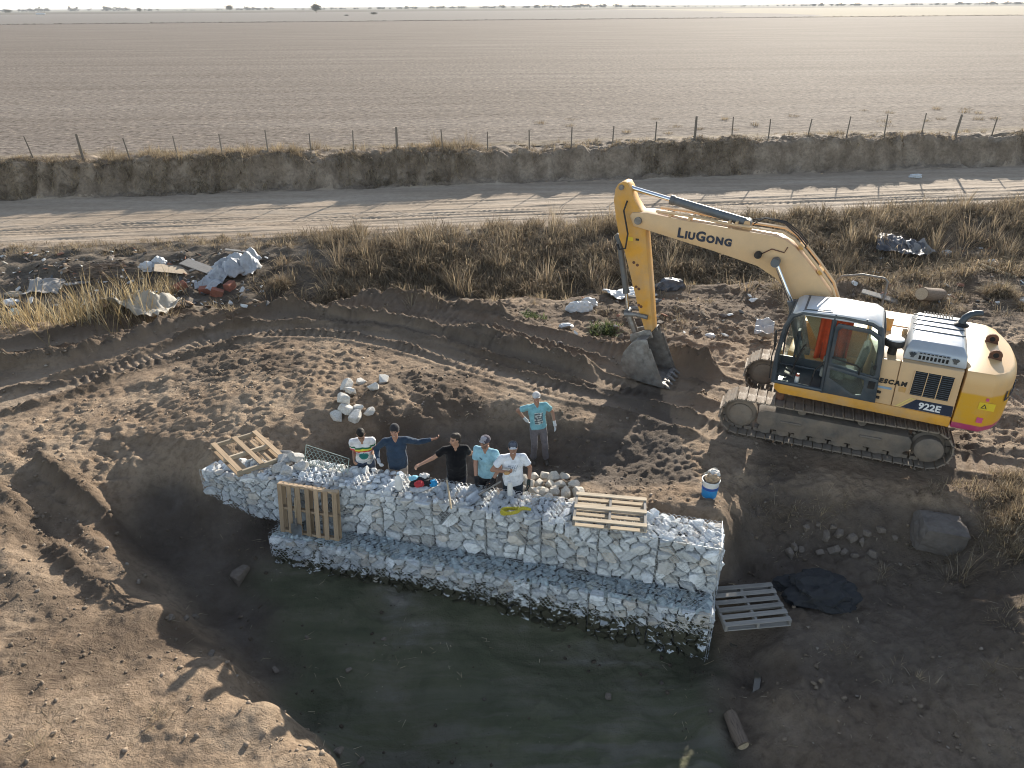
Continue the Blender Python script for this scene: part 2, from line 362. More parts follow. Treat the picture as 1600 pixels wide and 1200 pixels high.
            for pts, a, wd in RIDGES:
                d, sa, sg = pdist(x, y, pts, 1.6); a = a*nobk; nn = .72+.5*vnoise(sa*.9, sa*0+wd*100, 53)+.45*fbm(x*3.1, y*3.1, 4, 54, .65)+.3*np.abs(fbm(x*7, y*7, 3, 56, .6))
                gate = np.clip(vnoise(sa*.22+wd*77, sa*0, 59)*2.4-.1, .3, 1); g = np.exp(-(d/wd)**2)*gate; z = z+a*g*nn; fresh = np.maximum(fresh, np.exp(-(d/(wd*1.25))**2)*nobk*gate)
            z = z+fresh*(.13*np.abs(fbm(x*4.5, y*4.5, 4, 57, .65))-.03)*nobk
            pr = tp
            wet = pit
            # crumbled toe against the lower gabion course is added as separate mud
        back = near*sstep(16.8, 18.4, q)*sstep(1.0, 3.0, x); fresh = np.maximum(fresh, back*(.35+.65*vnoise(x*1.1, y*1.1, 64))); z = z+back*(q < 22)*detail*(.22*np.clip(vnoise(x*.9, y*.9, 65)-.35, 0, 1)+.1*np.clip(vnoise(x*2.6, y*2.6, 69)-.4, 0, 1))
        fresh = np.maximum(fresh, near*sstep(.02, .30, fbm(x*.5+9, y*.5, 4, 63, .6))*.85*(1-pit)*(1-.8*pr))
    if detail:
        dit = (q >= 19.5) & (q < 36.4)
        z = z+dit*sstep(20, 22, q)*sstep(36.3, 34.6, q)*(.34*fbm(x*.5, q*.6, 4, 71)+.12*fbm(x*1.9, q*1.9, 4, 72))
        rd = sstep(35.8, 36.6, q)*sstep(47.0, 46.2, q)
        if rd.any():
            z = z+rd*(.05*fbm(x*.15, q*.9, 3, 81)+.03*fbm(x*.5, q*2.4, 3, 82)+.012*fbm(x*4, q*6, 3, 83))
            for k, (qc, wd, per) in enumerate([(37.2, .28, .34), (38.2, .25, .3), (39.1, .33, .42), (40.3, .3, .36), (41.6, .22, .3), (37.7, .18, .26), (39.7, .2, .3)]):
                qq = q-qc-.45*np.sin(x*.035+k*1.7)-.2*fbm(x*.1, x*0+k, 2, 84)
                kk = sstep(wd, wd*.75, np.abs(qq)); wear = np.clip(vnoise(x*.3+k*9, q*.4, 85)*2.2-.5, 0, 1)
                z = z+rd*kk*(-.02+wear*.022*np.clip(2*np.sin((x+np.abs(qq)*.8)*2*math.pi/per), -1, 1))+rd*.016*np.exp(-((np.abs(qq)-wd-.1)/.1)**2)
        bk = sstep(45.9, 46.6, q)*sstep(52, 47.6, q)
        z = z+bk*(.34*fbm(x*1.1, q*1.4, 4, 87)+.12*fbm(x*4, q*4, 3, 88))
        fl = sstep(47.5, 50, q); z = z+fl*(q < 300)*(.05*fbm(x*.3, q*.5, 3, 89)+.035*fbm(x*2.2, q*2.6, 2, 90))
    return z, wet, fresh, pr, moist_shade
SH = []
def hfast(x, y):
    """height and masks read back from the built ground sheets"""
    x = np.asarray(x, float); y = np.asarray(y, float); q = q_of(x, y); out = [np.zeros_like(x) for _ in range(5)]
    for qa, (m, a, b), Gs in SH[::-1]:
        k = (q >= qa[0]) & (q <= qa[-1])
        if not k.any(): continue
        qi = np.interp(q[k], qa, np.arange(len(qa))); si = np.clip((x[k]/(a+b*q[k])+1)/2*(m-1), 0, m-1.001); i = np.minimum(qi.astype(int), len(qa)-2); j = si.astype(int); fi = qi-i; fj = si-j
        for o, A in zip(out, Gs): o[k] = (A[i, j]*(1-fj)+A[i, j+1]*fj)*(1-fi)+(A[i+1, j]*(1-fj)+A[i+1, j+1]*fj)*fi
    return out
def sheet(name, q, xs_fn, mat, dz=0.0):
    s = np.linspace(-1, 1, xs_fn[0]); Q, Sx = np.meshgrid(q, s, indexing='ij'); X = Sx*(xs_fn[1]+xs_fn[2]*Q); Y = Q+KQ*X
    Z, wet, fresh, pr, moist_shade = height(X.ravel(), Y.ravel()); Z = Z+dz; n, m = Q.shape
    idx = np.arange(n*m).reshape(n, m); Fq = np.stack([idx[:-1, :-1], idx[:-1, 1:], idx[1:, 1:], idx[1:, :-1]], -1).reshape(-1, 4)
    SH.append((np.asarray(q, float), xs_fn, [a.reshape(n, m) for a in (Z, wet, fresh, pr, moist_shade)]))
    me = mesh_np(name, np.stack([X.ravel(), Y.ravel(), Z], -1), Fq, mat, True, attrs={'wet': wet, 'fresh': fresh, 'prints': pr, 'moist_shade': moist_shade})
    o = obj(name, me); o['kind'] = 'structure'; return o
# soil -------------------------------------------------------------
def soil_mat():
    m, nt, b = newmat('soil'); g = N(nt, 'ShaderNodeNewGeometry'); p = g.outputs['Position']
    a = noise_n(nt, .55, 6, .6, p); c1 = ramp(nt, [(.3, (.22, .155, .104)), (.5, (.315, .232, .160)), (.7, (.405, .312, .224))], a.outputs[0]).outputs[0]
    f = noise_n(nt, 7, 6, .65, p); c1 = mixc(nt, c1, ramp(nt, [(.3, (.62, .6, .58)), (.52, (1, 1, 1)), (.75, (1.18, 1.17, 1.15))], f.outputs[0]).outputs[0], 1.0, 'MULTIPLY')
    fa = N(nt, 'ShaderNodeAttribute', attribute_name='fresh'); wa = N(nt, 'ShaderNodeAttribute', attribute_name='wet'); pa = N(nt, 'ShaderNodeAttribute', attribute_name='prints')
    c2 = mixc(nt, c1, (.39, .305, .228), mth(nt, 'MULTIPLY', pa.outputs['Fac'], .5))
    ff = mth(nt, 'MULTIPLY', fa.outputs['Fac'], mth(nt, 'MULTIPLY_ADD', f.outputs[0], .9, .3), clamp=True)
    c2 = mixc(nt, c2, (.066, .048, .036), mth(nt, 'MULTIPLY', ff, .9))
    ma = N(nt, 'ShaderNodeAttribute', attribute_name='moist_shade'); c2 = mixc(nt, c2, ramp(nt, [(.3, (.055, .045, .038)), (.5, (.092, .077, .066)), (.7, (.155, .132, .114))], noise_n(nt, 1.3, 7, .68, p).outputs[0]).outputs[0], mth(nt, 'MULTIPLY', ma.outputs['Fac'], .85))  # darker soil: moisture plus shade put into the colour
    # the pit floor is grey-green clay, drier and paler in patches and along scrapes
    mp = N(nt, 'ShaderNodeMapping'); mp.inputs['Rotation'].default_value = (0, 0, .24); mp.inputs['Scale'].default_value = (.5, 3.2, 1); nt.links.new(p, mp.inputs[0])
    sc = noise_n(nt, 1.1, 6, .62, mp.outputs[0], .6); bl = noise_n(nt, .75, 5, .6, p)
    wc = ramp(nt, [(.36, (.080, .085, .050)), (.50, (.112, .112, .068)), (.56, (.142, .133, .088)), (.62, (.17, .158, .122)), (.66, (.25, .225, .185))], mth(nt, 'MULTIPLY_ADD', sc.outputs[0], .4, mth(nt, 'MULTIPLY', bl.outputs[0], .6))).outputs[0]
    sxy = N(nt, 'ShaderNodeSeparateXYZ'); nt.links.new(p, sxy.inputs[0]); dryf = mth(nt, 'MULTIPLY', ramp(nt, [(.30, (1, 1, 1)), (.42, (0, 0, 0))], mth(nt, 'DIVIDE', sxy.outputs[1], 20)).outputs[0], ramp(nt, [(.42, (0, 0, 0)), (.56, (1, 1, 1))], sc.outputs[0]).outputs[0]); wc = mixc(nt, wc, (.15, .138, .118), mth(nt, 'MULTIPLY', dryf, .75))
    wf = mth(nt, 'ADD', wa.outputs['Fac'], mth(nt, 'MULTIPLY_ADD', f.outputs[0], .5, -.25), clamp=True)
    wf = mth(nt, 'MULTIPLY', wf, wa.outputs['Fac'])
    c3 = mixc(nt, c2, wc, wf)
    # pale straw and pebble flecks
    vo = N(nt, 'ShaderNodeTexVoronoi', feature='F1'); vo.inputs['Scale'].default_value = 9; nt.links.new(p, vo.inputs['Vector'])
    fl = ramp(nt, [(.06, (1, 1, 1)), (.1, (0, 0, 0))], vo.outputs['Distance']); sel = mth(nt, 'GREATER_THAN', noise_n(nt, 3.3, 2, .5, p).outputs[0], .6)
    c3 = mixc(nt, c3, (.42, .36, .28), mth(nt, 'MULTIPLY', mth(nt, 'MULTIPLY', fl.outputs[0], sel), .55))
    nt.links.new(c3, b.inputs['Base Color'])
    rg = mth(nt, 'MULTIPLY_ADD', wf, -.03, .96); nt.links.new(rg, b.inputs['Roughness']); b.inputs['Specular IOR Level'].default_value = .25
    h1 = noise_n(nt, 16, 8, .7, p); h2 = noise_n(nt, 60, 4, .6, p); hh = mth(nt, 'MULTIPLY_ADD', h2.outputs[0], .3, h1.outputs[0])
    bp = bump(nt, b, hh, .95, .08); nt.links.new(mth(nt, 'MULTIPLY_ADD', wf, -.25, .95), bp.inputs['Strength'])
    return m
def ditch_mat():
    m, nt, b = newmat('ditch_soil'); g = N(nt, 'ShaderNodeNewGeometry'); p = g.outputs['Position']
    a = noise_n(nt, .7, 7, .65, p); c = ramp(nt, [(.3, (.07, .053, .038)), (.5, (.125, .096, .068)), (.68, (.20, .155, .108))], a.outputs[0]).outputs[0]
    f = noise_n(nt, 9, 6, .7, p); c = mixc(nt, c, ramp(nt, [(.3, (.55, .55, .55)), (.55, (1, 1, 1)), (.75, (1.25, 1.22, 1.15))], f.outputs[0]).outputs[0], 1, 'MULTIPLY')
    nt.links.new(c, b.inputs['Base Color']); b.inputs['Roughness'].default_value = .95; bump(nt, b, f.outputs[0], .9, .08); return m
def road_mat():
    m, nt, b = newmat('dusty_road'); g = N(nt, 'ShaderNodeNewGeometry'); p = g.outputs['Position']
    mp = N(nt, 'ShaderNodeMapping'); mp.inputs['Rotation'].default_value = (0, 0, -.1215); mp.inputs['Scale'].default_value = (.12, 1.3, 1); nt.links.new(p, mp.inputs[0])
    a = noise_n(nt, 1.0, 6, .6, mp.outputs[0]); c = ramp(nt, [(.3, (.29, .225, .165)), (.5, (.36, .285, .212)), (.7, (.43, .35, .27))], a.outputs[0]).outputs[0]
    f = noise_n(nt, 3, 7, .7, p); c = mixc(nt, c, ramp(nt, [(.3, (.8, .8, .8)), (.55, (1, 1, 1)), (.75, (1.1, 1.1, 1.1))], f.outputs[0]).outputs[0], 1, 'MULTIPLY')
    nt.links.new(c, b.inputs['Base Color']); b.inputs['Roughness'].default_value = .95; b.inputs['Specular IOR Level'].default_value = .2; bump(nt, b, f.outputs[0], .5, .05); return m
def field_mat():
    m, nt, b = newmat('stubble_field'); g = N(nt, 'ShaderNodeNewGeometry'); p = g.outputs['Position']
    mp = N(nt, 'ShaderNodeMapping'); mp.inputs['Rotation'].default_value = (0, 0, -.1); mp.inputs['Scale'].default_value = (.05, .55, 1); nt.links.new(p, mp.inputs[0])
    a = noise_n(nt, .35, 7, .62, mp.outputs[0])
    mp2 = N(nt, 'ShaderNodeMapping'); mp2.inputs['Rotation'].default_value = (0, 0, -.1); mp2.inputs['Scale'].default_value = (.9, 2.2, 1); nt.links.new(p, mp2.inputs[0])
    f = noise_n(nt, 1.1, 8, .74, mp2.outputs[0])
    c = ramp(nt, [(.3, (.182, .149, .122)), (.5, (.222, .185, .155)), (.7, (.265, .226, .193))], a.outputs[0]).outputs[0]
    c = mixc(nt, c, ramp(nt, [(.3, (.5, .48, .46)), (.5, (.96, .96, .96)), (.62, (1.15, 1.14, 1.12)), (.72, (1.6, 1.58, 1.5))], f.outputs[0]).outputs[0], 1, 'MULTIPLY')
    sp_ = noise_n(nt, 2.3, 4, .7, p); c = mixc(nt, c, ramp(nt, [(.36, (.45, .43, .41)), (.47, (.95, .95, .95)), (.58, (1.1, 1.1, 1.08)), (.68, (1.9, 1.85, 1.75))], sp_.outputs[0]).outputs[0], 1, 'MULTIPLY')
    sx = N(nt, 'ShaderNodeSeparateXYZ'); nt.links.new(p, sx.inputs[0]); q = mth(nt, 'MULTIPLY_ADD', sx.outputs[0], -.1, sx.outputs[1])
    # beyond the dark boundary line lie other fields of their own colour
    far = ramp(nt, [(0, (0, 0, 0)), (.0999, (0, 0, 0)), (.1, (.22, .195, .172)), (.27, (.21, .185, .16)), (.28, (.13, .108, .08)), (.45, (.12, .105, .075)), (.46, (.22, .2, .15))], mth(nt, 'DIVIDE', q, 5000)).outputs[0]
    straw = mth(nt, 'GREATER_THAN', mth(nt, 'MULTIPLY_ADD', noise_n(nt, .004, 2, .5, p).outputs[0], 500, sx.outputs[0]), 480)
    far = mixc(nt, far, (.33, .28, .2), mth(nt, 'MULTIPLY', straw, mth(nt, 'LESS_THAN', q, 1500)))
    c = mixc(nt, c, far, mth(nt, 'GREATER_THAN', q, 500.5))
    # strip of dry grass along the fence
    vg = mth(nt, 'ADD', mth(nt, 'MULTIPLY_ADD', sx.outputs[0], -KQ, sx.outputs[1]), mth(nt, 'MULTIPLY', noise_n(nt, .9, 4, .6, p).outputs[0], 3))
    c = mixc(nt, c, (.30, .235, .14), mth(nt, 'MULTIPLY', ramp(nt, [(.505, (1, 1, 1)), (.535, (0, 0, 0))], mth(nt, 'DIVIDE', vg, 100)).outputs[0], .75))
    nt.links.new(c, b.inputs['Base Color']); b.inputs['Roughness'].default_value = 1; b.inputs['Specular IOR Level'].default_value = .1; bump(nt, b, f.outputs[0], .7, .12); return m
def bank_mat():
    m, nt, b = newmat('bank_earth'); g = N(nt, 'ShaderNodeNewGeometry'); p = g.outputs['Position']
    a = noise_n(nt, .9, 7, .65, p); c = ramp(nt, [(.3, (.15, .112, .078)), (.5, (.25, .192, .138)), (.68, (.37, .295, .22))], a.outputs[0]).outputs[0]
    f = noise_n(nt, 6, 6, .7, p); c = mixc(nt, c, ramp(nt, [(.3, (.65, .65, .65)), (.55, (1, 1, 1)), (.75, (1.15, 1.15, 1.15))], f.outputs[0]).outputs[0], 1, 'MULTIPLY')
    nt.links.new(c, b.inputs['Base Color']); b.inputs['Roughness'].default_value = .95; bump(nt, b, f.outputs[0], .8, .08); return m
M_soil, M_ditch, M_road, M_field, M_bank = soil_mat(), ditch_mat(), road_mat(), field_mat(), bank_mat()
_n = 430 if S.get('quick') else 470
qn = 3.2+(21.4-3.2)*(np.linspace(0, 1, 525)**1.12)
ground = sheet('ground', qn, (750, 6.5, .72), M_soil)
sheet('ditch', np.arange(21.25, 36.1, .1), (380, 6.5, .8), M_ditch, -.012)
sheet('dirt_road', np.arange(35.9, 46.35, .065), (540, 8, .85), M_road, -.01)
sheet('road_bank', np.concatenate([np.arange(46.2, 48.4, .06), np.arange(48.4, 50.2, .15)]), (560, 8, .85), M_bank, .0)
sheet('field', np.concatenate([np.arange(50.0, 110, .9), np.geomspace(110, 500, 60), np.geomspace(520, 9000, 30)]), (160, 8, 1.3), M_field, -.006)

def gz(x, y): return float(hfast(np.array([x]), np.array([y]))[0][0])
def hit(px, py, zoff=0.0):
    """where the sight line of a picture spot meets the ground"""
    d = ray(px, py); d = d/d.y; ys = np.concatenate([np.arange(4, 24, .03), np.arange(24, 60, .1)])
    X = d.x*ys; Z = CZ+d.z*ys; h = hfast(X, ys)[0]+zoff; k = np.argmax(Z < h)
    return Vector((X[k], ys[k], h[k]-zoff))
# ================================================================== gabion wall
STONE_PAL = [((.70, .70, .69), 5), ((.77, .765, .75), 4), ((.60, .605, .61), 3), ((.62, .56, .49), 1.2), ((.50, .47, .43), 1.0), ((.70, .63, .56), .8)]
def stone_col(r=random):
    t = r.random()*sum(w for _, w in STONE_PAL)
    for c, w in STONE_PAL:
        t -= w
        if t <= 0: break
    k = .74+.3*r.random(); return tuple(min(.86, x*k*t_) for x, t_ in zip(c, (.95, .985, 1.02)))
def _mud(nt, c, tc):
    p = tc.outputs['Object']; sx = N(nt, 'ShaderNodeSeparateXYZ'); nt.links.new(p, sx.inputs[0])
    mp = N(nt, 'ShaderNodeMapping'); mp.inputs['Scale'].default_value = (2.2, 2.2, 4.5); mp.inputs['Rotation'].default_value = (0, .5, 0); nt.links.new(p, mp.inputs[0])
    n = noise_n(nt, 2.6, 5, .66, mp.outputs[0], .4); big = noise_n(nt, .9, 2, .5, p)
    zf = ramp(nt, [(.05, (.26, .26, .26)), (.45, (.20, .20, .20)), (.70, (.10, .10, .10)), (.86, (-.02, -.02, -.02)), (1.0, (-.45,)*3)], mth(nt, 'ADD', sx.outputs[2], 1.0)).outputs[0]
    xf = ramp(nt, [(.86, (0, 0, 0)), (.95, (-.6, -.6, -.6))], mth(nt, 'MULTIPLY_ADD', sx.outputs[0], .1, 1.0)).outputs[0]
    f = mth(nt, 'ADD', mth(nt, 'ADD', n.outputs[0], zf), mth(nt, 'ADD', xf, mth(nt, 'MULTIPLY_ADD', big.outputs[0], .35, -.19)))
    f = ramp(nt, [(.60, (0, 0, 0)), (.63, (1, 1, 1))], f).outputs[0]
    return mixc(nt, c, (.062, .058, .036), f)
M_stone = matcol('limestone', .85, .24, 13, .55, .02, .3)
M_mudstone = matcol('muddy_limestone', .85, .24, 13, .55, .02, .3, extra=_mud)
M_fill = mat('rubble_fill', (.20, .20, .20), .9, 0, .4, 20, .8)
M_wire = mat('galvanised_wire', (.55, .57, .58), .45, .6, .1, 5)
def clip(poly, nx, ny, c):
    out = []; n = len(poly)
    for i in range(n):
        a = poly[i]; b = poly[(i+1) % n]; da = nx*a[0]+ny*a[1]-c; db = nx*b[0]+ny*b[1]-c
        if da <= 0: out.append(a)
        if (da < 0 < db) or (db < 0 < da): t = da/(da-db); out.append((a[0]+(b[0]-a[0])*t, a[1]+(b[1]-a[1])*t))
    return out
def cells(w, h, radii, r, tries=60):
    """irregular stone cells that fill a w x h face"""
    S_ = []
    for rr in radii:
        for _ in range(tries):
            x = r.uniform(rr*.7, w-rr*.7); y = r.uniform(rr*.7, h-rr*.7)
            if rr > .115: y = r.uniform(rr*.8, h*.75)
            if all(math.hypot((x-a)*.86, (y-b)*1.22) > (rr+c)*.86 for a, b, c in S_): S_.append((x, y, rr)); break
    out = []
    for i, (x, y, rr) in enumerate(S_):
        P = [(0, 0), (w, 0), (w, h), (0, h)]
        for j, (a, b, c) in enumerate(S_):
            if i == j or math.hypot(a-x, b-y) > .75: continue
            k_ = 1.7; P = clip(P, 2*(a-x), 2*k_*(b-y), (a*a+k_*b*b-c*c)-(x*x+k_*y*y-rr*rr))
            if len(P) < 3: break
        if len(P) >= 3: out.append(P)
    return out
def stone_poly(P, r, gap=.006, depth=.11, bulge=.058):
    """a stone whose front fills the cell P (2D): returns verts (x, y=outward negative, z) and faces"""
    n = len(P); cx = sum(p[0] for p in P)/n; cy = sum(p[1] for p in P)/n
    Q = []
    for i in range(n):                                    # cut the corners
        a = P[i]; b = P[(i+1) % n]; e = math.hypot(b[0]-a[0], b[1]-a[1]); k = r.uniform(.06, .2)
        if e < .03: Q.append(((a[0]+b[0])/2, (a[1]+b[1])/2)); continue
        dd = r.uniform(0, .09)
        for t in (k, 1-k): Q.append((a[0]+(b[0]-a[0])*t, a[1]+(b[1]-a[1])*t))
        if e > .13 and len(Q) < 12: mx_, my_ = (a[0]+b[0])/2, (a[1]+b[1])/2; Q.insert(-1, (mx_+(cx-mx_)*dd, my_+(cy-my_)*dd))
    Q = Q[:15]; gap = gap*r.uniform(.6, 2.2); m = len(Q); sz = sum(math.hypot(q[0]-cx, q[1]-cy) for q in Q)/m; s1 = 1-gap/max(sz, .02)
    j = .07*sz; tx, ty = r.uniform(-.42, .42), r.uniform(-.42, .42); bl = bulge*r.uniform(.35, 1.1)*min(1.3, sz/.09)
    R1 = []; R2 = []; V = []
    off = r.uniform(-.018, .03)
    for q in Q:
        x = cx+(q[0]-cx)*s1*r.uniform(.93, 1.0); y = cy+(q[1]-cy)*s1*r.uniform(.93, 1.0)
        V.append((cx+(x-cx)*.8, depth, cy+(y-cy)*.8))
    for q in Q:
        x = cx+(q[0]-cx)*s1*r.uniform(.95, 1.01); y = cy+(q[1]-cy)*s1*r.uniform(.95, 1.01)
        V.append((x, .014+off+r.uniform(-.007, .009), y))
    for q in Q:
        k = r.uniform(.74, .9); x = cx+(q[0]-cx)*k; y = cy+(q[1]-cy)*k
        V.append((x+r.uniform(-j, j)*.6, -bl*.8+off+(x-cx)*tx+(y-cy)*ty+r.uniform(-.014, .014), y+r.uniform(-j, j)*.6))
    V.append((cx+r.uniform(-j, j), -bl+off, cy+r.uniform(-j, j)))
    F = []
    for i in range(m):
        k = (i+1) % m; F += [[i, k, m+k, m+i], [m+i, m+k, 2*m+k, 2*m+i], [2*m+i, 2*m+k, 3*m]]
    return V, F, sz
def hull_rock(r, n=16, sq=(1, .8, .65), boxy=.8):
    """an angular broken rock of about unit size"""
    bm = bmesh.new()
    for _ in range(n):
        v = Vector((r.gauss(0, 1), r.gauss(0, 1), r.gauss(0, 1))).normalized()*r.uniform(.42, .5)
        v = Vector([math.copysign(abs(c)**boxy, c) for c in v]); bm.verts.new((v.x*sq[0], v.y*sq[1], v.z*sq[2]))
    g = bmesh.ops.convex_hull(bm, input=bm.verts)
    bmesh.ops.delete(bm, geom=[v for v in bm.verts if not v.link_faces], context='VERTS')
    bm.verts.index_update(); V = np.array([v.co[:] for v in bm.verts]); F = [[v.index for v in f.verts] for f in bm.faces]; bm.free(); return V, F
RR = random.Random(11)
ROCKS = [hull_rock(RR, 15, (1, RR.uniform(.65, .95), RR.uniform(.5, .8))) for _ in range(24)]
def rotm(r): return np.array(Matrix.Rotation(r.uniform(0, 6.28), 3, 'Z') @ Matrix.Rotation(r.uniform(-.7, .7), 3, 'X') @ Matrix.Rotation(r.uniform(-.7, .7), 3, 'Y'))
class Soup:
    """many small pieces joined to one mesh"""
    def __init__(s): s.V = []; s.F = []; s.C = []; s.n = 0
    def add(s, V, F, c):
        V = np.asarray(V); s.V.append(V); s.F += [[i+s.n for i in f] for f in F]; s.C.append(np.tile(np.array(c), (len(V), 1))); s.n += len(V)
    def obj(s, name, m, parent=None, smooth=False):
        me = mesh_np(name, np.concatenate(s.V), s.F, m, smooth, col=np.concatenate(s.C)); return obj(name, me, parent)
def wires(mb, w, h, o, ax, ay, rr=.0034, cell=.085):
    """double-twist hexagonal netting over a w x h face"""
    o = Vector(o); ax = Vector(ax); ay = Vector(ay); nx = int(w/cell); ny = int(h/(cell*.62)); rs = random.Random(5)
    def P(i, j): return (i*cell+(cell*.5 if j % 2 else 0), j*cell*.62)
    nrm = ax.cross(ay).normalized()
    def seg(a, b):
        if max(a[0], b[0]) > w or max(a[1], b[1]) > h: return
        p = o+ax*a[0]+ay*a[1]; q = o+ax*b[0]+ay*b[1]; t = (q-p).normalized(); s1 = t.cross(nrm)
        V = []
        for c in (p, q):
            V += [c+s1*rr, c-s1*rr*.5+nrm*rr, c-s1*rr*.5-nrm*rr]
        mb.add(V, [[0, 1, 4, 3], [1, 2, 5, 4], [2, 0, 3, 5]])
    for j in range(ny):
        for i in range(nx):
            x, y = P(i, j); t = cell*.62*.4
            seg((x, y), (x, y+t))
            if j % 2 == 0:
                seg((x, y+t), (x+cell*.5, y+cell*.62))
                if i > 0: seg((x, y+t), (x-cell*.5, y+cell*.62))
            else:
                seg((x, y+t), (x+cell*.5, y+cell*.62)); seg((x, y+t), (x-cell*.5, y+cell*.62))
A_ = at(1127, 856, .55); B_ = at(440, 747, .55)
uu = Vector((B_.x-A_.x, B_.y-A_.y, 0)); WL = uu.length; uu.normalize(); WRZ = math.atan2(-uu.y, -uu.x)
WM = Matrix.Translation((A_.x, A_.y, -.45)) @ Matrix.Rotation(WRZ, 4, 'Z')
def wallpt(x, y, z): return WM @ Vector((x, y, z))
def gabion(name, label, x0, x1, y0, z0, hgt, depth, ncell, radii_fn, m, topsize, top_y1, n_face, n_top, seed, top_fn=None, right_end=True, mesh_top=True, wire_h=1.0):
    """one course: face stones, stones showing on top, rubble fill and netting; local x runs along the wall, y into the bank"""
    r = random.Random(seed); root = empty(name, wallpt(0, 0, 0), WRZ, label, 'gabion'); root.location.z = -.45
    cw = (x1-x0)/ncell; faces = []
    topz = lambda x: hgt+(top_fn(x) if top_fn else 0)
    for c in range(ncell):
        for P in cells(cw-.004, hgt, radii_fn(r), r): faces.append((stone_poly(P, r), x0+c*cw+.002))
    if right_end:
        for P in cells(depth, hgt, radii_fn(r), r):
            (V, F, sz) = stone_poly(P, r); faces.append((([(-v[1]-0, v[0], v[2]) for v in V], F, sz*.2), 'end'))
    faces.sort(key=lambda t: -t[0][2]); soup = Soup()
    for k, ((V, F, sz), xo) in enumerate(faces):
        V = np.array(V); c = stone_col(r)
        if xo == 'end': V = V+np.array([x1-.002, y0, z0])
        else: V = V+np.array([xo, y0, z0]); b = 1+.02*math.sin(xo*2.1+seed); V[:, 1] -= .035*math.sin(math.pi*min(1, max(0, 1)))*np.sin(np.clip((V[:, 2]-z0)/hgt, 0, 1)*math.pi)
        if k < n_face and xo != 'end':
            o = obj('stone', mesh_np('stone', V, F, m, False, col=np.tile(c, (len(V), 1))), root)
        else: soup.add(V, F, c)
    # stones on top
    tops = []; yy = y0+.04; row = 0
    while yy < top_y1-.02:
        xx = x0+r.uniform(0, .06)
        while xx < x1-.03:
            s = topsize*r.choice([.7, .85, 1, 1.1, 1.35, 1.6]); tops.append((s, xx+s*.35, yy+r.uniform(-.03, .03))); xx += s*r.uniform(.72, .92)
        yy += topsize*.78; row += 1
    tops.sort(key=lambda t: -t[0])
    for k, (s, x, y) in enumerate(tops):
        x = min(x, x1-.02-s*.3); y = min(max(y, y0+s*.28), top_y1)
        V, F = ROCKS[r.randrange(len(ROCKS))]; V = (V*s*np.array([1.1, 1.1, .95])) @ rotm(r).T+np.array([x, y, z0+topz(x)-s*.16+r.uniform(-.02, .025)+(.05*math.sin(x*3+y*5) if not right_end else .02*math.sin(x*4))])
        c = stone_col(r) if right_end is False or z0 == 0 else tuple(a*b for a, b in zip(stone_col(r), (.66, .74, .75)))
        if k < n_top: obj('stone', mesh_np('stone', V, F, m, False, col=np.tile(c, (len(V), 1))), root)
        else: soup.add(V, F, c)
    so_ = soup.obj('small_stones', m, root); so_['kind'] = 'stuff'
    f = MB()
    f.box(((x0+x1)/2, y0+.06+(depth-.06)/2, z0+(hgt-.09)/2), (x1-x0-.06, depth-.08, hgt-.09)); f.build('rubble_fill', M_fill, root)
    w = MB(); wires(w, x1-x0, hgt*wire_h, (x0, y0-.06, z0+hgt*(1-wire_h)), (1, 0, 0), (0, 0, 1))
    if mesh_top: wires(w, x1-x0, top_y1-y0, (x0, y0-.02, z0+hgt+.055), (1, 0, 0), (0, 1, 0))
    for c in range(ncell+1):
        X = x0+c*cw; w.tube([(X, y0-.05, z0+hgt*(1-wire_h)), (X, y0-.05, z0+hgt+.02)], .0028, 4)
    w.tube([(x0, y0-.045, z0+hgt+.01), (x1, y0-.045, z0+hgt+.01)], .005, 4)
    if right_end:
        w.tube([(x1+.01, y0-.03, z0+hgt+.02), (x1+.012, top_y1, z0+hgt+.03)], .005, 4); w.tube([(x1+.01, y0-.05, z0), (x1+.01, y0-.05, z0+hgt)], .006, 4)
        wires(w, depth, hgt, (x1+.05, y0, z0), (0, 1, 0), (0, 0, 1))
    wo_ = w.build('wire_netting', M_wire, root); return root
rad_up = lambda r: [r.uniform(.14, .18) for _ in range(2)]+[r.uniform(.09, .12) for _ in range(10)]+[r.uniform(.06, .085) for _ in range(16)]+[r.uniform(.035, .05) for _ in range(6)]
rad_lo = lambda r: [r.uniform(.11, .13) for _ in range(3)]+[r.uniform(.08, .1) for _ in range(10)]+[r.uniform(.055, .07) for _ in range(14)]+[r.uniform(.03, .045) for _ in range(14)]
def hump(x): return .05*math.exp(-((x+WL*.83)/.9)**2)
gabion('gabion_course', 'upper course of the gabion wall, pale stones in wire, men standing behind it', -WL, 0, 0, 0, 1.0, .68, 8, rad_up, M_stone, .135, .66, 238, 60, 21, top_fn=hump)
LO_L = -(wallpt(0, 0, 0)-at(446, 846, -.45)).length
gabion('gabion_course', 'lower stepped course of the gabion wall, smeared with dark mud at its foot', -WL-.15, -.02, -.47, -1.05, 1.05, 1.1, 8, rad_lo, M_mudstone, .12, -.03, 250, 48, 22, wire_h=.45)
gabion('gabion_course', 'short left end of the gabion wall running into the earth slope by the tipped pallet', -WL-1.75, -WL-.01, .0, -.02, .93, .62, 2, rad_lo, M_stone, .14, .6, 60, 30, 23, right_end=False, mesh_top=False)
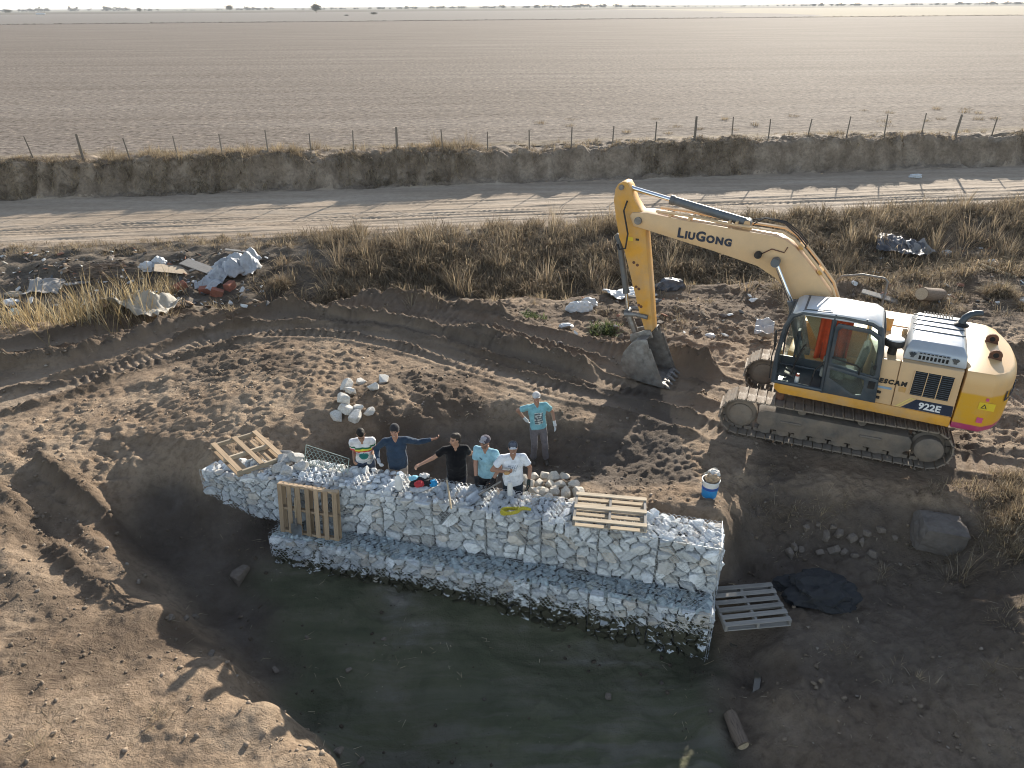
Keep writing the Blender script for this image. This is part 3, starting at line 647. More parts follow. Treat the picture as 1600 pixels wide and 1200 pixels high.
# ================================================================== excavator
M_yel = mat('machine_yellow', (.68, .335, .04), .45, 0, .10, 3, .0, .45, .5, (.44, .33, .22))
M_beige = mat('cream_yellow', (.69, .46, .245), .42, 0, .06, 2.5, .0, .45, .45, (.52, .38, .25))  # cream yellow, paler than the plain machine yellow
M_hood = mat('silver_grey_hood', (.40, .44, .49), .35, .25, .06, 4, .0, .5, .15, (.45, .40, .34))
M_roof = mat('light_grey_roof', (.50, .53, .56), .33, .1, .06, 4, 0, .5, .22, (.5, .46, .4))
M_cab = mat('dark_blue_grey_paint', (.045, .06, .075), .4, 0, .15, 5, 0, .5, .2, (.17, .15, .13))
M_black = mat('black_rubber', (.016, .016, .017), .6, 0, .2, 8, 0, .4, .15)
M_navy = mat('navy_decal', (.018, .028, .055), .45, 0, .1, 5)
M_white = mat('white_print', (.75, .76, .77), .5, 0, .05, 8)
M_steel = mat('worn_steel', (.24, .235, .23), .5, .65, .3, 7, .3, .5, .35, (.26, .21, .165))
M_track = mat('dusty_track_steel', (.22, .195, .17), .6, .3, .3, 6, .5, .4, .75, (.31, .245, .185))
M_frame = mat('dirty_frame_paint', (.10, .095, .09), .7, .05, .3, 5, .4, .4, .8, (.25, .20, .155))
M_chrome = mat('chrome_rod', (.75, .77, .80), .15, 1.0, .05, 4)
M_cylb = mat('cylinder_grey', (.11, .125, .14), .45, .1, .15, 5, 0, .5, .3, (.2, .17, .14))
M_rust = mat('rusty_brown', (.16, .075, .045), .75, .2, .35, 9, .3)
M_seat = mat('grey_seat_cloth', (.23, .24, .22), .85, 0, .2, 20, .2)
M_dark = mat('dark_void', (.010, .010, .011), .8, 0, .2, 8)
M_lyel = mat('pale_yellow_stripe', (.72, .55, .20), .5, 0, .05, 5)
M_sticker = mat('yellow_sticker', (.72, .52, .03), .5, 0, .05, 5)
M_pink = mat('pink_tape', (.62, .09, .22), .6, 0, .15, 9)
def glass_mat():
    m, nt, b = newmat('window_glass'); o = nt.nodes['Material Output']; t = N(nt, 'ShaderNodeBsdfTransparent'); t.inputs[0].default_value = (.80, .86, .84, 1)
    g = N(nt, 'ShaderNodeBsdfGlossy'); g.inputs['Roughness'].default_value = .04; g.inputs[0].default_value = (.9, .93, .95, 1)
    f = N(nt, 'ShaderNodeFresnel'); f.inputs[0].default_value = 1.5; d = N(nt, 'ShaderNodeBsdfDiffuse'); d.inputs[0].default_value = (.42, .40, .36, 1)
    n = noise_n(nt, 5, 5, .6); mx = N(nt, 'ShaderNodeMixShader'); mx2 = N(nt, 'ShaderNodeMixShader')
    nt.links.new(f.outputs[0], mx.inputs[0]); nt.links.new(t.outputs[0], mx.inputs[1]); nt.links.new(g.outputs[0], mx.inputs[2])
    nt.links.new(mth(nt, 'MULTIPLY_ADD', n.outputs[0], .2, -.03, clamp=True), mx2.inputs[0]); nt.links.new(mx.outputs[0], mx2.inputs[1]); nt.links.new(d.outputs[0], mx2.inputs[2]); nt.links.new(mx2.outputs[0], o.inputs[0]); return m
M_glass = glass_mat()
def cw_mat():
    m, nt, b = newmat('counterweight_paint'); tc = N(nt, 'ShaderNodeTexCoord'); sx = N(nt, 'ShaderNodeSeparateXYZ'); nt.links.new(tc.outputs['Object'], sx.inputs[0])
    n = noise_n(nt, 2.5, 6, .65, tc.outputs['Object']); z = mth(nt, 'MULTIPLY_ADD', n.outputs[0], .035, sx.outputs[2])
    c = ramp(nt, [(.0, (.42, .055, .15)), (.485, (.42, .055, .15)), (.49, (.66, .35, .025)), (.735, (.66, .35, .025)), (.75, (.68, .42, .18)), (1, (.70, .45, .21))], mth(nt, 'DIVIDE', z, 2.5)).outputs[0]
    d = ramp(nt, [(.48, (0, 0, 0)), (.75, (1, 1, 1))], noise_n(nt, 1.6, 7, .7, tc.outputs['Object']).outputs[0]); c = mixc(nt, c, (.46, .36, .25), mth(nt, 'MULTIPLY', d.outputs[0], .5))
    nt.links.new(c, b.inputs['Base Color']); b.inputs['Roughness'].default_value = .4; return m
M_cw = cw_mat()
EX, EY, EZ = 7.104, 13.799, .03
ex = empty('excavator', (EX, EY, EZ), rad(153), 'yellow tracked excavator with dark cab and raised boom parked on the churned earth', 'excavator')
X_, Y_, Z_ = Vector((1, 0, 0)), Vector((0, 1, 0)), Vector((0, 0, 1))
def side(poly, y0, y1, name, m, parent=ex, bevel=0.0, **k):
    return MB().prism(poly, X_, Z_, Y_, (0, 0, 0), y0, y1).build(name, m, parent, bevel=bevel, **k)
def text_mesh(body, size, ext=.004, bold=.0):
    cu = bpy.data.curves.new('lettering', 'FONT'); cu.body = body; cu.size = size; cu.extrude = ext; cu.offset = bold; cu.resolution_u = 3
    o = bpy.data.objects.new('lettering', cu); COL.objects.link(o); dg = bpy.context.evaluated_depsgraph_get(); me = bpy.data.meshes.new_from_object(o.evaluated_get(dg))
    bpy.data.objects.remove(o); bpy.data.curves.remove(cu); me.name = 'lettering'; return me
def text_width(me):
    xs = np.empty(len(me.vertices)*3); me.vertices.foreach_get('co', xs); xs = xs.reshape(-1, 3); return xs[:, 0].min(), xs[:, 0].max()
def letters(parts, m, parent, M, gap=.015, skew=0.0):
    """parts: [(text, size, bold)], set on one baseline in frame M (x right, y up, z out)"""
    x = 0; V = []; F = []
    for t, size, bold in parts:
        me = text_mesh(t, size, .003, bold); a, b = text_width(me); n = len(V)
        V += [(v.co.x-a+x+skew*v.co.y, v.co.y, v.co.z) for v in me.vertices]; F += [[i+n for i in p.vertices] for p in me.polygons]; x += b-a+gap
        bpy.data.meshes.remove(me)
    me = mesh_np('lettering', [M @ Vector(v) for v in V], F, m); return obj('lettering', me, parent)
def face_frame(o, xdir, ydir):
    x = Vector(xdir).normalized(); y = Vector(ydir); y = (y-x*y.dot(x)).normalized(); z = x.cross(y)
    return Matrix(((x.x, y.x, z.x, o[0]), (x.y, y.y, z.y, o[1]), (x.z, y.z, z.z, o[2]), (0, 0, 0, 1)))
# ---- undercarriage, turned 11 degrees against the house
TR0 = Matrix.Rotation(rad(5), 4, 'Z')
shoe = MB(); shoe.box((0, 0, .012), (.172, .60, .028))
for gx, gh in ((-.075, .03), (.0, .014), (.06, .014)): shoe.box((gx, 0, .024+gh/2), (.016, .60, gh))
shoe_me = mesh_np('track_shoe', shoe.v, shoe.f, M_track)
tcx, trr, tcz = 1.80, .40, .46
def trackpos(s):
    L = 2*tcx; arc = math.pi*trr
    s %= (2*L+2*arc)
    if s < L: return Vector((-tcx+s, 0, tcz+trr-.03*math.sin(math.pi*s/L))), 0
    s -= L
    if s < arc: a = s/trr; return Vector((tcx+trr*math.sin(a), 0, tcz+trr*math.cos(a))), a
    s -= arc
    if s < L: return Vector((tcx-s, 0, tcz-trr)), math.pi
    s -= L; a = s/trr; return Vector((-tcx-trr*math.sin(a), 0, tcz-trr*math.cos(a))), math.pi+a
for ys in (1.195, -1.08):
    TR = TR0 if ys > 0 else TR0 @ Matrix.Translation((-.3, 0, -.05))
    fr = MB(); fr.prism([(-1.42, .62), (1.3, .66), (1.45, .56), (1.45, .34), (1.25, .24), (-1.3, .22), (-1.5, .32), (-1.5, .52)], X_, Z_, Y_, (0, ys, 0), -.2, .2)
    for xx in (-.75, .78): fr.box((xx, ys+.21, .47), (.42, .07, .05), bev=.015)
    for v in range(len(fr.v)): pass
    fr.v = [tuple(TR @ Vector(v)) for v in fr.v]; track = fr.build('track', M_frame, ex, bevel=.015)
    n = 51; tot = 2*(2*tcx)+2*math.pi*trr
    for k in range(n):
        p, a = trackpos(k*tot/n); M = TR @ Matrix.Translation((p.x, ys, p.z)) @ Matrix.Rotation(a, 4, 'Y')
        o = obj('track_shoe', shoe_me, track); o.matrix_local = M
    for xx, rr, nm in ((tcx, .335, 'idler_wheel'), (-tcx, .31, 'drive_sprocket')):
        w = MB(); c = Vector((xx, ys, tcz))
        w.lathe([(rr, -.09), (rr, .09), (rr-.05, .13), (rr-.1, .13), (rr-.12, .08), (.16, .08), (.15, .15), (0.03, .16), (.03, -.16), (.15, -.15), (.16, -.08), (rr-.12, -.08), (rr-.1, -.13), (rr-.05, -.13)], c, 24, Y_, closed=True)
        if nm == 'idler_wheel': w.lathe([(.24, .085), (.24, .17), (.2, .19), (0.01, .19)], c, 24, Y_)
        else:
            w.lathe([(.26, .1), (.26, .3), (.2, .34), (.01, .34)], c, 24, Y_)
            for k in range(21):
                a = 2*math.pi*k/21; w.box(c+Vector((math.cos(a)*(rr+.02), 0, math.sin(a)*(rr+.02))), (.07, .07, .05), Matrix.Rotation(-a, 3, 'Y'))
        w.v = [tuple(TR @ Vector(v)) for v in w.v]; w.build(nm, M_frame if nm != 'idler_wheel' else M_track, track, smooth=True)
    for k in range(8):
        w = MB(); w.cyl((-1.28+k*.365, ys-.15, .21), (-1.28+k*.365, ys+.15, .21), .125, n=14); w.v = [tuple(TR @ Vector(v)) for v in w.v]; w.build('track_roller', M_frame, track, smooth=True)
    for xx in (-.55, .6):
        w = MB(); w.cyl((xx, ys-.1, .72), (xx, ys+.1, .72), .085, n=12); w.v = [tuple(TR @ Vector(v)) for v in w.v]; w.build('carrier_roller', M_frame, track, smooth=True)
    ln = MB()
    for k in range(n):
        p, a = trackpos((k+.5)*tot/n); ln.box(Vector((p.x, ys, p.z))-Vector((math.sin(a), 0, math.cos(a)))*.05, (.15, .18, .08), Matrix.Rotation(a, 3, 'Y'))
    ln.v = [tuple(TR @ Vector(v)) for v in ln.v]; ln.build('track_chain', M_frame, track)
xf = MB(); xf.box((0, 0, .56), (1.5, 2.0, .3), bev=.06); xf.cyl((0, 0, .6), (0, 0, .9), .7, n=28); xf.v = [tuple(TR @ Vector(v)) for v in xf.v]; xf.build('car_body', M_frame, ex)
MB().cyl((-.1, 0, .88), (-.1, 0, 1.06), .62, n=32).build('swing_bearing', M_frame, ex, smooth=True)
MB().cyl((.98, 1.22, .86), (.98, 1.22, 1.10), .09, .085, 14).build('step_post', M_rust, ex, smooth=True)
# ---- house
def plan(poly, z0, z1, name, m, bevel=.03, parent=ex): return MB().prism(poly, X_, Y_, Z_, (0, 0, 0), z0, z1).build(name, m, parent, bevel=bevel)
plan([(1.02, 1.36), (1.14, 1.2), (1.15, .45), (.9, .3), (.9, -.3), (1.1, -.42), (1.1, -1.3), (.98, -1.36), (-2.12, -1.36), (-2.12, 1.36)], 1.05, 1.28, 'deck_frame', M_yel, .04)
# engine bay panels on the cab side
pn = side([(-.72, 1.285), (-1.06, 1.285), (-1.03, 2.24), (-.68, 2.22)], 1.28, 1.365, 'side_panel', M_beige, bevel=.012)
pd = side([(-1.075, 1.285), (-2.11, 1.285), (-2.08, 2.25), (-1.045, 2.24)], 1.28, 1.37, 'engine_door', M_beige, bevel=.012)
side([(-.7, 1.285), (-2.1, 1.285), (-2.08, 2.2), (-.7, 2.2)], 1.2, 1.279, 'inner_panel', M_dark)
gr = MB(); gr.box((-1.64, 1.374, 1.855), (.67, .012, .50)); gr = gr.build('grille', M_dark, ex)
for k in range(12):
    o = MB().box((-1.64, 1.386, 1.625+k*.042), (.66, .02, .010), Matrix.Rotation(.5, 3, 'X')).build('slat', M_rust if k % 3 == 7 else M_cab, gr)
for xx in (-1.31, -1.53, -1.75, -1.97): MB().box((xx, 1.388, 1.855), (.014, .024, .50)).build('grille_bar', M_beige, gr)
bd = side([(-1.24, 1.30), (-1.46, 1.52), (-2.085, 1.52), (-2.105, 1.30)], 1.372, 1.378, 'model_band', M_navy)
side([(-1.13, 1.30), (-1.36, 1.535), (-1.40, 1.535), (-1.175, 1.30)], 1.372, 1.378, 'stripe', M_lyel); side([(-1.195, 1.30), (-1.42, 1.535), (-1.445, 1.535), (-1.22, 1.30)], 1.372, 1.378, 'stripe', M_lyel)
letters([('922E', .19, .006)], M_white, bd, face_frame((-1.52, 1.381, 1.345), (-1, 0, -.01), Z_))
letters([('E', .125, .008), ('S', .125, .008), ('C', .125, .008), ('A', .125, .008), ('M', .125, .008)], M_black, pd, face_frame((-.755, 1.379, 1.74), (-1, 0, 0.02), Z_), .012, .12)
side([(-.74, 1.62), (-1.0, 1.62), (-1.0, 1.665), (-.74, 1.665)], 1.372, 1.377, 'blue_decal', mat('pale_blue_decal', (.25, .36, .48), .5), pn)
side([(-1.12, 1.62), (-1.24, 1.62), (-1.24, 1.72), (-1.12, 1.72)], 1.374, 1.382, 'door_latch', M_yel)
# far side boxes and the deck between
MB().box((.25, -.98, 1.62), (1.35, .72, .68), bev=.04).build('tool_box', M_yel, ex); MB().box((-.95, -.9, 1.76), (.95, .88, .96), bev=.04).build('fuel_tank', M_beige, ex)
plan([(-.45, .40), (-.45, -.44), (-1.1, -.44), (-2.1, -1.34), (-2.1, 1.3), (-.62, 1.3)], 1.3, 2.235, 'engine_cover_base', M_beige, .02)
MB().cyl((-.75, -.2, 2.2), (-.75, -.2, 2.5), .07, .075, 14).build('filler_neck', M_yel, ex, smooth=True)
tp = MB(); tp.lathe([(.2, 0), (.2, .035), (.16, .06), (.05, .07), (.05, .18), (.02, .2)], (-1.05, .12, 2.236), 18).build('filler_cap', M_beige, ex, smooth=True)
# pre-cleaner
pc = MB().lathe([(.08, 0), (.08, .15), (.17, .18), (.18, .21), (.18, .29), (.165, .31)], (-.86, 1.05, 2.235), 22).build('air_cleaner', M_black, ex, smooth=True)
MB().lathe([(.168, 0), (.16, .02), (.1, .035), (.01, .04)], (-.86, 1.05, 2.545), 22).build('lid', M_roof, pc, smooth=True)
# hood
hp = [(-1.05, 1.22), (-1.12, -.62), (-2.16, -.66), (-2.12, 1.24)]
hood = MB(); V = []
for (x, y), (dx, dy) in zip(hp, ((-.05, -.1), (-.08, .08), (.06, .1), (.08, -.1))):
    V.append((x, y, 2.24))
for (x, y), (dx, dy) in zip(hp, ((-.02, -.05), (-.03, .03), (.02, .04), (.03, -.05))): V.append((x+dx, y+dy, 2.47))
for (x, y), (dx, dy) in zip(hp, ((-.1, -.17), (-.12, .12), (.1, .12), (.12, -.17))): V.append((x+dx, y+dy, 2.60))
Fh = [[0, 1, 2, 3][::-1], [8, 9, 10, 11]]
for a in (0, 4):
    for k in range(4): Fh.append([a+k, a+(k+1) % 4, a+4+(k+1) % 4, a+4+k])
hood.add(V, Fh); hood = hood.build('engine_hood', M_hood, ex, bevel=.035)
for k, yy in enumerate((-.32, -.06, .2, .5)):
    MB().box((-1.6, yy, 2.606), (.9, .022, .02), bev=.004).build('rib', M_cab, hood)
vt = MB()
for i in range(10):
    for j in range(3): vt.box((-1.36-.055*i, -.56+.075*j, 2.603), (.028, .05, .012))
vt.build('vent_slots', M_dark, hood)
vb = MB(); vb.box((-1.55, 1.222, 2.36), (.55, .02, .15)).build('vent_panel', M_hood, hood)
for i in range(8): MB().box((-1.33-.065*i, 1.234, 2.335), (.04, .012, .075)).build('vent_hole', M_dark, hood); 
for i in range(8): MB().box((-1.33-.065*i, 1.232, 2.42), (.045, .012, .02)).build('vent_slit', M_dark, hood)
for xx in (-1.2, -1.92):
    sk = MB()
    for k in range(3):
        a = 2*math.pi*k/3+.5; sk.box((xx+.03*math.cos(a), 1.236, 2.37+.03*math.sin(a)), (.055, .014, .055), Matrix.Rotation(a, 3, 'Y'))
    sk.build('latch', M_cab, hood)
MB().tube([(-2.0, -.1, 2.58), (-2.0, -.1, 2.68), (-2.03, -.12, 2.76), (-2.1, -.17, 2.82), (-2.2, -.24, 2.84), (-2.3, -.3, 2.83)], [.075, .07, .068, .066, .065, .064], 12).build('exhaust_pipe', M_cab, hood, smooth=True)
MB().lathe([(.13, 0), (.14, .03), (.09, .06), (.07, .07)], (-2.0, -.1, 2.59), 16).build('exhaust_base', M_black, hood, smooth=True)
# counterweight
cwp = [(-2.135, 1.375)]
for k in range(15):
    t = -1+2*k/14; yv = -t*1.36; cwp.append((-2.62-.46*(1-abs(t)**2.4)**.72, yv))
cwp.append((-2.135, -1.375))
cw = MB(); nn = len(cwp); V = []
for zz, k in ((1.07, .955), (1.16, .99), (1.5, 1.0), (2.0, .995), (2.16, .97), (2.26, .90)):
    for x, y in cwp: V.append((-2.135+(x+2.135)*k, y*(.5+.5*k) if x < -2.2 else y*(.6+.4*k), zz-(.05 if zz > 2.1 and x < -2.9 else 0)))
Fc = [list(range(nn))[::-1], [5*nn+i for i in range(nn)]]
for a in range(5):
    for k in range(nn): Fc.append([a*nn+k, a*nn+(k+1) % nn, (a+1)*nn+(k+1) % nn, (a+1)*nn+k])
cw.add(V, Fc); cwo = cw.build('counterweight', M_cw, ex, bevel=.02)
for yy in (-.33, .50):
    e = MB(); e.prism([(.11*math.cos(a), .11*math.sin(a)+.13) for a in np.linspace(-.3, math.pi+.3, 12)]+[(-.13, 0), (.13, 0)], X_, Z_, Y_, (-2.62, yy, 2.20), -.025, .025)
    eo = e.build('lifting_eye', M_rust, cwo); MB().cyl((-2.62, yy-.03, 2.335), (-2.62, yy+.03, 2.335), .05, n=12).build('hole', M_dark, eo)
for dy in (-.02, .1): MB().box((-2.6, dy, 2.235), (.1, .05, .03)).build('lug', M_beige, cwo)
def cwpos(a, z, out=.006):
    """frame on the counterweight's skin, a metres round from the seam"""
    P = [Vector((x, y, 0)) for x, y in cwp]
    for p, q in zip(P[:-1], P[1:]):
        L = (q-p).length
        if a <= L: break
        a -= L
    t = (q-p).normalized(); n = t.cross(Z_); c = p+t*a
    return face_frame(Vector((c.x, c.y, z))+n*out, t, Z_)
aa = .86
for ch, sz in (('L', .27), ('I', .21), ('U', .21), ('G', .27), ('O', .21), ('N', .21), ('G', .21)):
    letters([(ch, sz, .012)], M_navy, cwo, cwpos(aa, 1.70, .014), .03); aa += sz*.74 if ch != 'I' else sz*.36
def cwpatch(name, m, a, z, w, h, out=.006):
    M = cwpos(a, z, out); b = MB(); b.box((0, 0, 0), (w, h, .006)); b.v = [tuple(M @ Vector(v)) for v in b.v]; return b.build(name, m, cwo)
cwpatch('warning_sticker', M_sticker, .46, 1.64, .26, .15, .008)
tri = MB(); M = cwpos(.42, 1.64, .013); tri.prism([(-.05, -.045), (.05, -.045), (0, .05)], X_, Y_, Z_, (0, 0, 0), 0, .004); tri.v = [tuple(M @ Vector(v)) for v in tri.v]; tri.build('warning_triangle', M_black, cwo)
tri = MB(); tri.prism([(-.028, -.034), (.028, -.034), (0, .022)], X_, Y_, Z_, (0, 0, 0), .004, .007); tri.v = [tuple(M @ Vector(v)) for v in tri.v]; tri.build('warning_triangle', M_sticker, cwo)
cwpatch('arrow_mark', M_black, .53, 1.65, .05, .03, .013)
cwpatch('reflector', M_pink, .44, 1.78, .045, .06, .008); cwpatch('tape_patch', M_pink, .42, 1.34, .10, .11, .008)
# ---- cab
cab = MB()
def bar(pts, w, d=None): cab.tube([Vector(p) for p in pts], w, 6)
FT, FB = 1.05, 1.16
cabo = MB()
for y in (1.36, .44):
    cabo.tube([(FB, y, 1.30), (FB+.02, y, 1.9), (1.12, y, 2.55), (1.02, y, 2.8), (.85, y, 2.9), (.1, y, 2.93), (-.4, y, 2.9), (-.56, y, 2.82), (-.64, y, 2.5), (-.72, y, 1.3)], [.05, .045, .045, .05, .05, .05, .055, .06, .06, .07], 8)
    cabo.tube([(.2, y, 1.28), (.24, y, 2.1), (.26, y, 2.92)], .045, 8)
    cabo.tube([(FB, y, 1.32), (-.7, y, 1.32)], .045, 8)
for p in ((1.02, 2.8), (-.56, 2.82), (FB, 1.32), (-.72, 1.32)): cabo.tube([(p[0], 1.36, p[1]), (p[0], .44, p[1])], .045, 8)
cabo = cabo.build('cab', M_cab, ex, smooth=True)
MB().box((.22, .9, 1.30), (1.84, .92, .05)).build('floor', M_cab, cabo)
rf = MB(); rf.prism([(1.04, 2.86), (.92, 2.94), (.2, 2.985), (-.42, 2.97), (-.57, 2.9), (-.57, 2.86)], X_, Z_, Y_, (0, 0, 0), .41, 1.40); rf = rf.build('roof', M_roof, cabo, bevel=.03)
ht = MB(); ht.prism([(.80, 2.955), (.36, 2.985), (.36, 3.0), (.80, 2.972)], X_, Z_, Y_, (0, 0, 0), .52, 1.28); ht.build('roof_hatch', M_roof, rf, bevel=.01)
hs = MB(); hs.prism([(.84, 2.95), (.32, 2.985), (.32, 2.992), (.84, 2.957)], X_, Z_, Y_, (0, 0, 0), .48, 1.32); hs.build('hatch_seal', M_cab, rf)
for xx in (.25, -.3): MB().box((xx, 1.385, 2.95), (.03, .03, .05)).build('hinge', M_cab, rf)
MB().prism([(-.60, 1.34), (-.70, 1.34), (-.66, 2.0), (-.56, 2.0)], X_, Z_, Y_, (0, 0, 0), .46, 1.34).build('rear_wall', M_cab, cabo)
MB().prism([(-.605, 2.0), (-.615, 2.0), (-.585, 2.8), (-.575, 2.8)], X_, Z_, Y_, (0, 0, 0), .48, 1.32).build('rear_window', M_glass, cabo)
MB().prism([(1.13, 1.36), (1.165, 1.9), (1.11, 2.55), (1.02, 2.8), (1.012, 2.8), (1.10, 2.55), (1.155, 1.9), (1.12, 1.36)], X_, Z_, Y_, (0, 0, 0), .49, 1.31).build('windscreen', M_glass, cabo)
MB().prism([(1.1, 1.5), (1.12, 1.9), (1.06, 2.55), (.95, 2.84), (-.5, 2.84), (-.6, 2.4), (-.65, 1.5)], X_, Z_, Y_, (0, 0, 0), .435, .442).build('side_window', M_glass, cabo)
MB().prism([(1.14, 1.33), (1.14, 1.52), (-.68, 1.52), (-.68, 1.33)], X_, Z_, Y_, (0, 0, 0), .42, .45).build('side_wall', M_cab, cabo)
# door folded back against the rear half of the cab side
dr = MB(); out = [(.19, 1.31), (.20, 2.5), (.235, 2.80), (.19, 2.84), (-.38, 2.82), (-.58, 2.74), (-.66, 2.55), (-.78, 1.31)]
up = [(.14, 1.98), (.15, 2.68), (.10, 2.74), (-.40, 2.72), (-.55, 2.62), (-.60, 2.45), (-.66, 1.90), (-.62, 1.86)]
lo = [(.13, 1.62), (.15, 1.86), (.10, 1.88), (-.44, 1.80), (-.50, 1.74), (-.52, 1.48), (-.44, 1.42), (-.30, 1.40)]
def ring(a, b, y0, y1, mb):
    n = len(a); V = [(p[0], y, p[1]) for y in (y0, y1) for p in a]+[(p[0], y, p[1]) for y in (y0, y1) for p in b]; F = []
    for i in range(n):
        j = (i+1) % n; F += [[i, j, n+j, n+i], [2*n+i, 3*n+i, 3*n+j, 2*n+j], [n+i, n+j, 3*n+j, 3*n+i], [i, 2*n+i, 2*n+j, j]]
    mb.add(V, F)
dtop = [(.20, 1.92), (.215, 2.72), (.18, 2.82), (-.40, 2.80), (-.60, 2.70), (-.66, 2.5), (-.745, 1.87), (-.735, 1.82)]
ring(dtop, up, 1.40, 1.45, dr)
dlow = [(.19, 1.31), (.20, 1.91), (.18, 1.92), (-.60, 1.83), (-.735, 1.81), (-.745, 1.78), (-.78, 1.31), (-.3, 1.31)]
lo2 = [(.13, 1.66), (.14, 1.84), (.11, 1.85), (-.46, 1.765), (-.50, 1.74), (-.51, 1.60), (-.50, 1.42), (-.36, 1.385)]
ring(dlow, lo2, 1.40, 1.45, dr)
door = dr.build('door', M_cab, cabo, bevel=.008)
MB().prism(up, X_, Z_, Y_, (0, 0, 0), 1.42, 1.427).build('pane', M_glass, door); MB().prism(lo2, X_, Z_, Y_, (0, 0, 0), 1.42, 1.427).build('pane', M_glass, door)
MB().tube([(.16, 1.49, 2.12), (-.3, 1.5, 2.05), (-.37, 1.5, 2.0), (-.38, 1.47, 1.85)], .016, 6).build('grab_rail', M_black, door, smooth=True)
MB().box((-.62, 1.46, 2.06), (.05, .03, .09), bev=.01).build('handle', M_black, door); MB().box((-.64, 1.46, 1.68), (.12, .03, .16), bev=.01).build('lock', M_black, door)
for zz in (1.42, 1.54): MB().box((-.8, 1.4, zz), (.07, .06, .04), bev=.008).build('hinge', M_black, door)
# inside the cab
st = MB(); st.box((-.12, .93, 1.62), (.5, .5, .14), bev=.05); st.box((-.38, .93, 1.98), (.13, .48, .66), Matrix.Rotation(-.15, 3, 'Y'), bev=.05); st.build('seat', M_seat, cabo)
for yy in (.62, 1.22):
    c = MB(); c.box((.1, yy, 1.66), (.44, .13, .2), bev=.03); c.build('console', M_seat, cabo); MB().tube([(.22, yy, 1.75), (.24, yy, 1.9), (.26, yy, 1.95)], [.015, .02, .028], 8).build('joystick', M_black, cabo, smooth=True)
for yy in (.78, 1.0):
    MB().tube([(.86, yy, 1.33), (.84, yy, 1.6), (.74, yy, 1.95), (.7, yy, 2.0)], .014, 6).build('travel_lever', M_black, cabo, smooth=True); MB().box((.9, yy, 1.37), (.22, .1, .03), Matrix.Rotation(-.3, 3, 'Y')).build('pedal', M_steel, cabo)
mo = MB(); mo.box((.86, .54, 2.1), (.06, .18, .22), Matrix.Rotation(.3, 3, 'Y'), bev=.01); mo.tube([(.9, .5, 1.5), (.9, .5, 2.05)], .025, 6); mo.build('monitor', M_cab, cabo)
MB().tube([(.45, 1.34, 1.36), (.42, 1.34, 1.72), (.36, 1.34, 1.8), (.28, 1.34, 1.95)], .014, 6).build('grab_rail', M_black, cabo, smooth=True)
MB().tube([(1.24, 1.40, 1.38), (1.27, 1.42, 1.9), (1.23, 1.42, 2.2)], .013, 6).build('grab_rail', M_black, cabo, smooth=True)
mr = MB(); mr.box((1.26, 1.42, 2.28), (.04, .14, .34), Matrix.Rotation(.12, 3, 'Y'), bev=.015); mr.tube([(1.1, 1.36, 2.5), (1.24, 1.41, 2.46)], .012, 6); mr.build('mirror', M_black, cabo)
# handrail on the far deck
MB().tube([(.75, -1.2, 1.95), (.72, -1.2, 2.35), (.35, -1.18, 2.92), (-.05, -1.18, 3.02), (-.5, -1.18, 3.0), (-.57, -1.18, 2.93), (-.57, -1.18, 2.2)], .024, 8).build('handrail', M_cylb, ex, smooth=True)
# ---- boom, stick, bucket
boom = side([(4.88, 4.08), (4.83, 4.16), (4.5, 4.19), (3.77, 4.13), (2.66, 4.06), (1.72, 4.01), (1.5, 3.95), (1.3, 3.83), (1.1, 3.65), (.79, 3.34), (.43, 2.93), (.02, 2.05), (-.03, 1.8), (.08, 1.62), (.3, 1.6), (.46, 1.76), (.95, 2.55), (1.26, 2.84), (1.6, 3.13), (1.99, 3.33), (3.05, 3.55), (4.42, 3.80), (4.77, 3.86)], -.29, .2, 'boom', M_beige, bevel=.015)
letters([('L', .29, .012), ('I', .215, .012), ('U', .215, .012), ('G', .29, .012), ('O', .215, .012), ('N', .215, .012), ('G', .215, .012)], M_navy, boom, face_frame((3.76, .208, 3.75), (-1, 0, -.055), Z_), .022)
MB().cyl((4.67, -.34, 4.0), (4.67, .25, 4.0), .085, n=16).build('pivot_pin', M_steel, boom, smooth=True)
for xx in (3.98, 3.55, 2.7, 2.55): MB().box((xx, .0, 4.16), (.05, .34, .09)).build('bracket', M_beige, boom)
for xx in (2.28, 2.42): MB().prism([(-.12, -.1), (.12, -.1), (.05, .14), (-.05, .14)], X_, Z_, Y_, (2.35, 0, 4.08), -.14 if xx < 2.35 else .02, -.1 if xx < 2.35 else .06).build('cylinder_lug', M_beige, boom)
for k, yy in enumerate((.12, .17, -.2, -.25)):
    MB().tube([(4.3, yy, 4.24), (3.6, yy, 4.22), (2.7, yy, 4.14), (2.0, yy, 4.12), (1.6, yy, 4.10), (1.36, yy, 3.99), (1.14, yy, 3.80), (.83, yy, 3.49), (.46, yy, 3.08), (.3, yy, 2.75)], .024, 6).build('hydraulic_pipe', M_beige, boom, smooth=True)
for xx, zz in ((1.2, 3.84), (.75, 3.37)): MB().box((xx, -.04, zz), (.06, .5, .1), Matrix.Rotation(.8, 3, 'Y')).build('pipe_clamp', M_yel, boom)
for k in range(3):
    y0 = -.18+k*.15; MB().tube([(2.3-.05*k, y0, 4.2), (2.0, y0, 4.28+.03*k), (1.6, y0, 4.24+.02*k), (1.3, y0+.02, 4.06), (1.1, y0+.02, 3.86)], .014, 6).build('hose', M_black, boom, smooth=True)
MB().tube([(4.95, .22, 4.42), (5.0, .27, 4.2), (4.86, .3, 3.7), (4.9, .28, 3.35), (5.05, .24, 3.3), (5.12, .2, 3.4)], .022, 6).build('hose', M_black, boom, smooth=True)
wl = MB(); wl.lathe([(.05, 0), (.075, .02), (.08, .1), (.07, .12)], (2.0, .21, 3.6), 14, Y_); wl.build('work_light', M_black, boom, smooth=True)
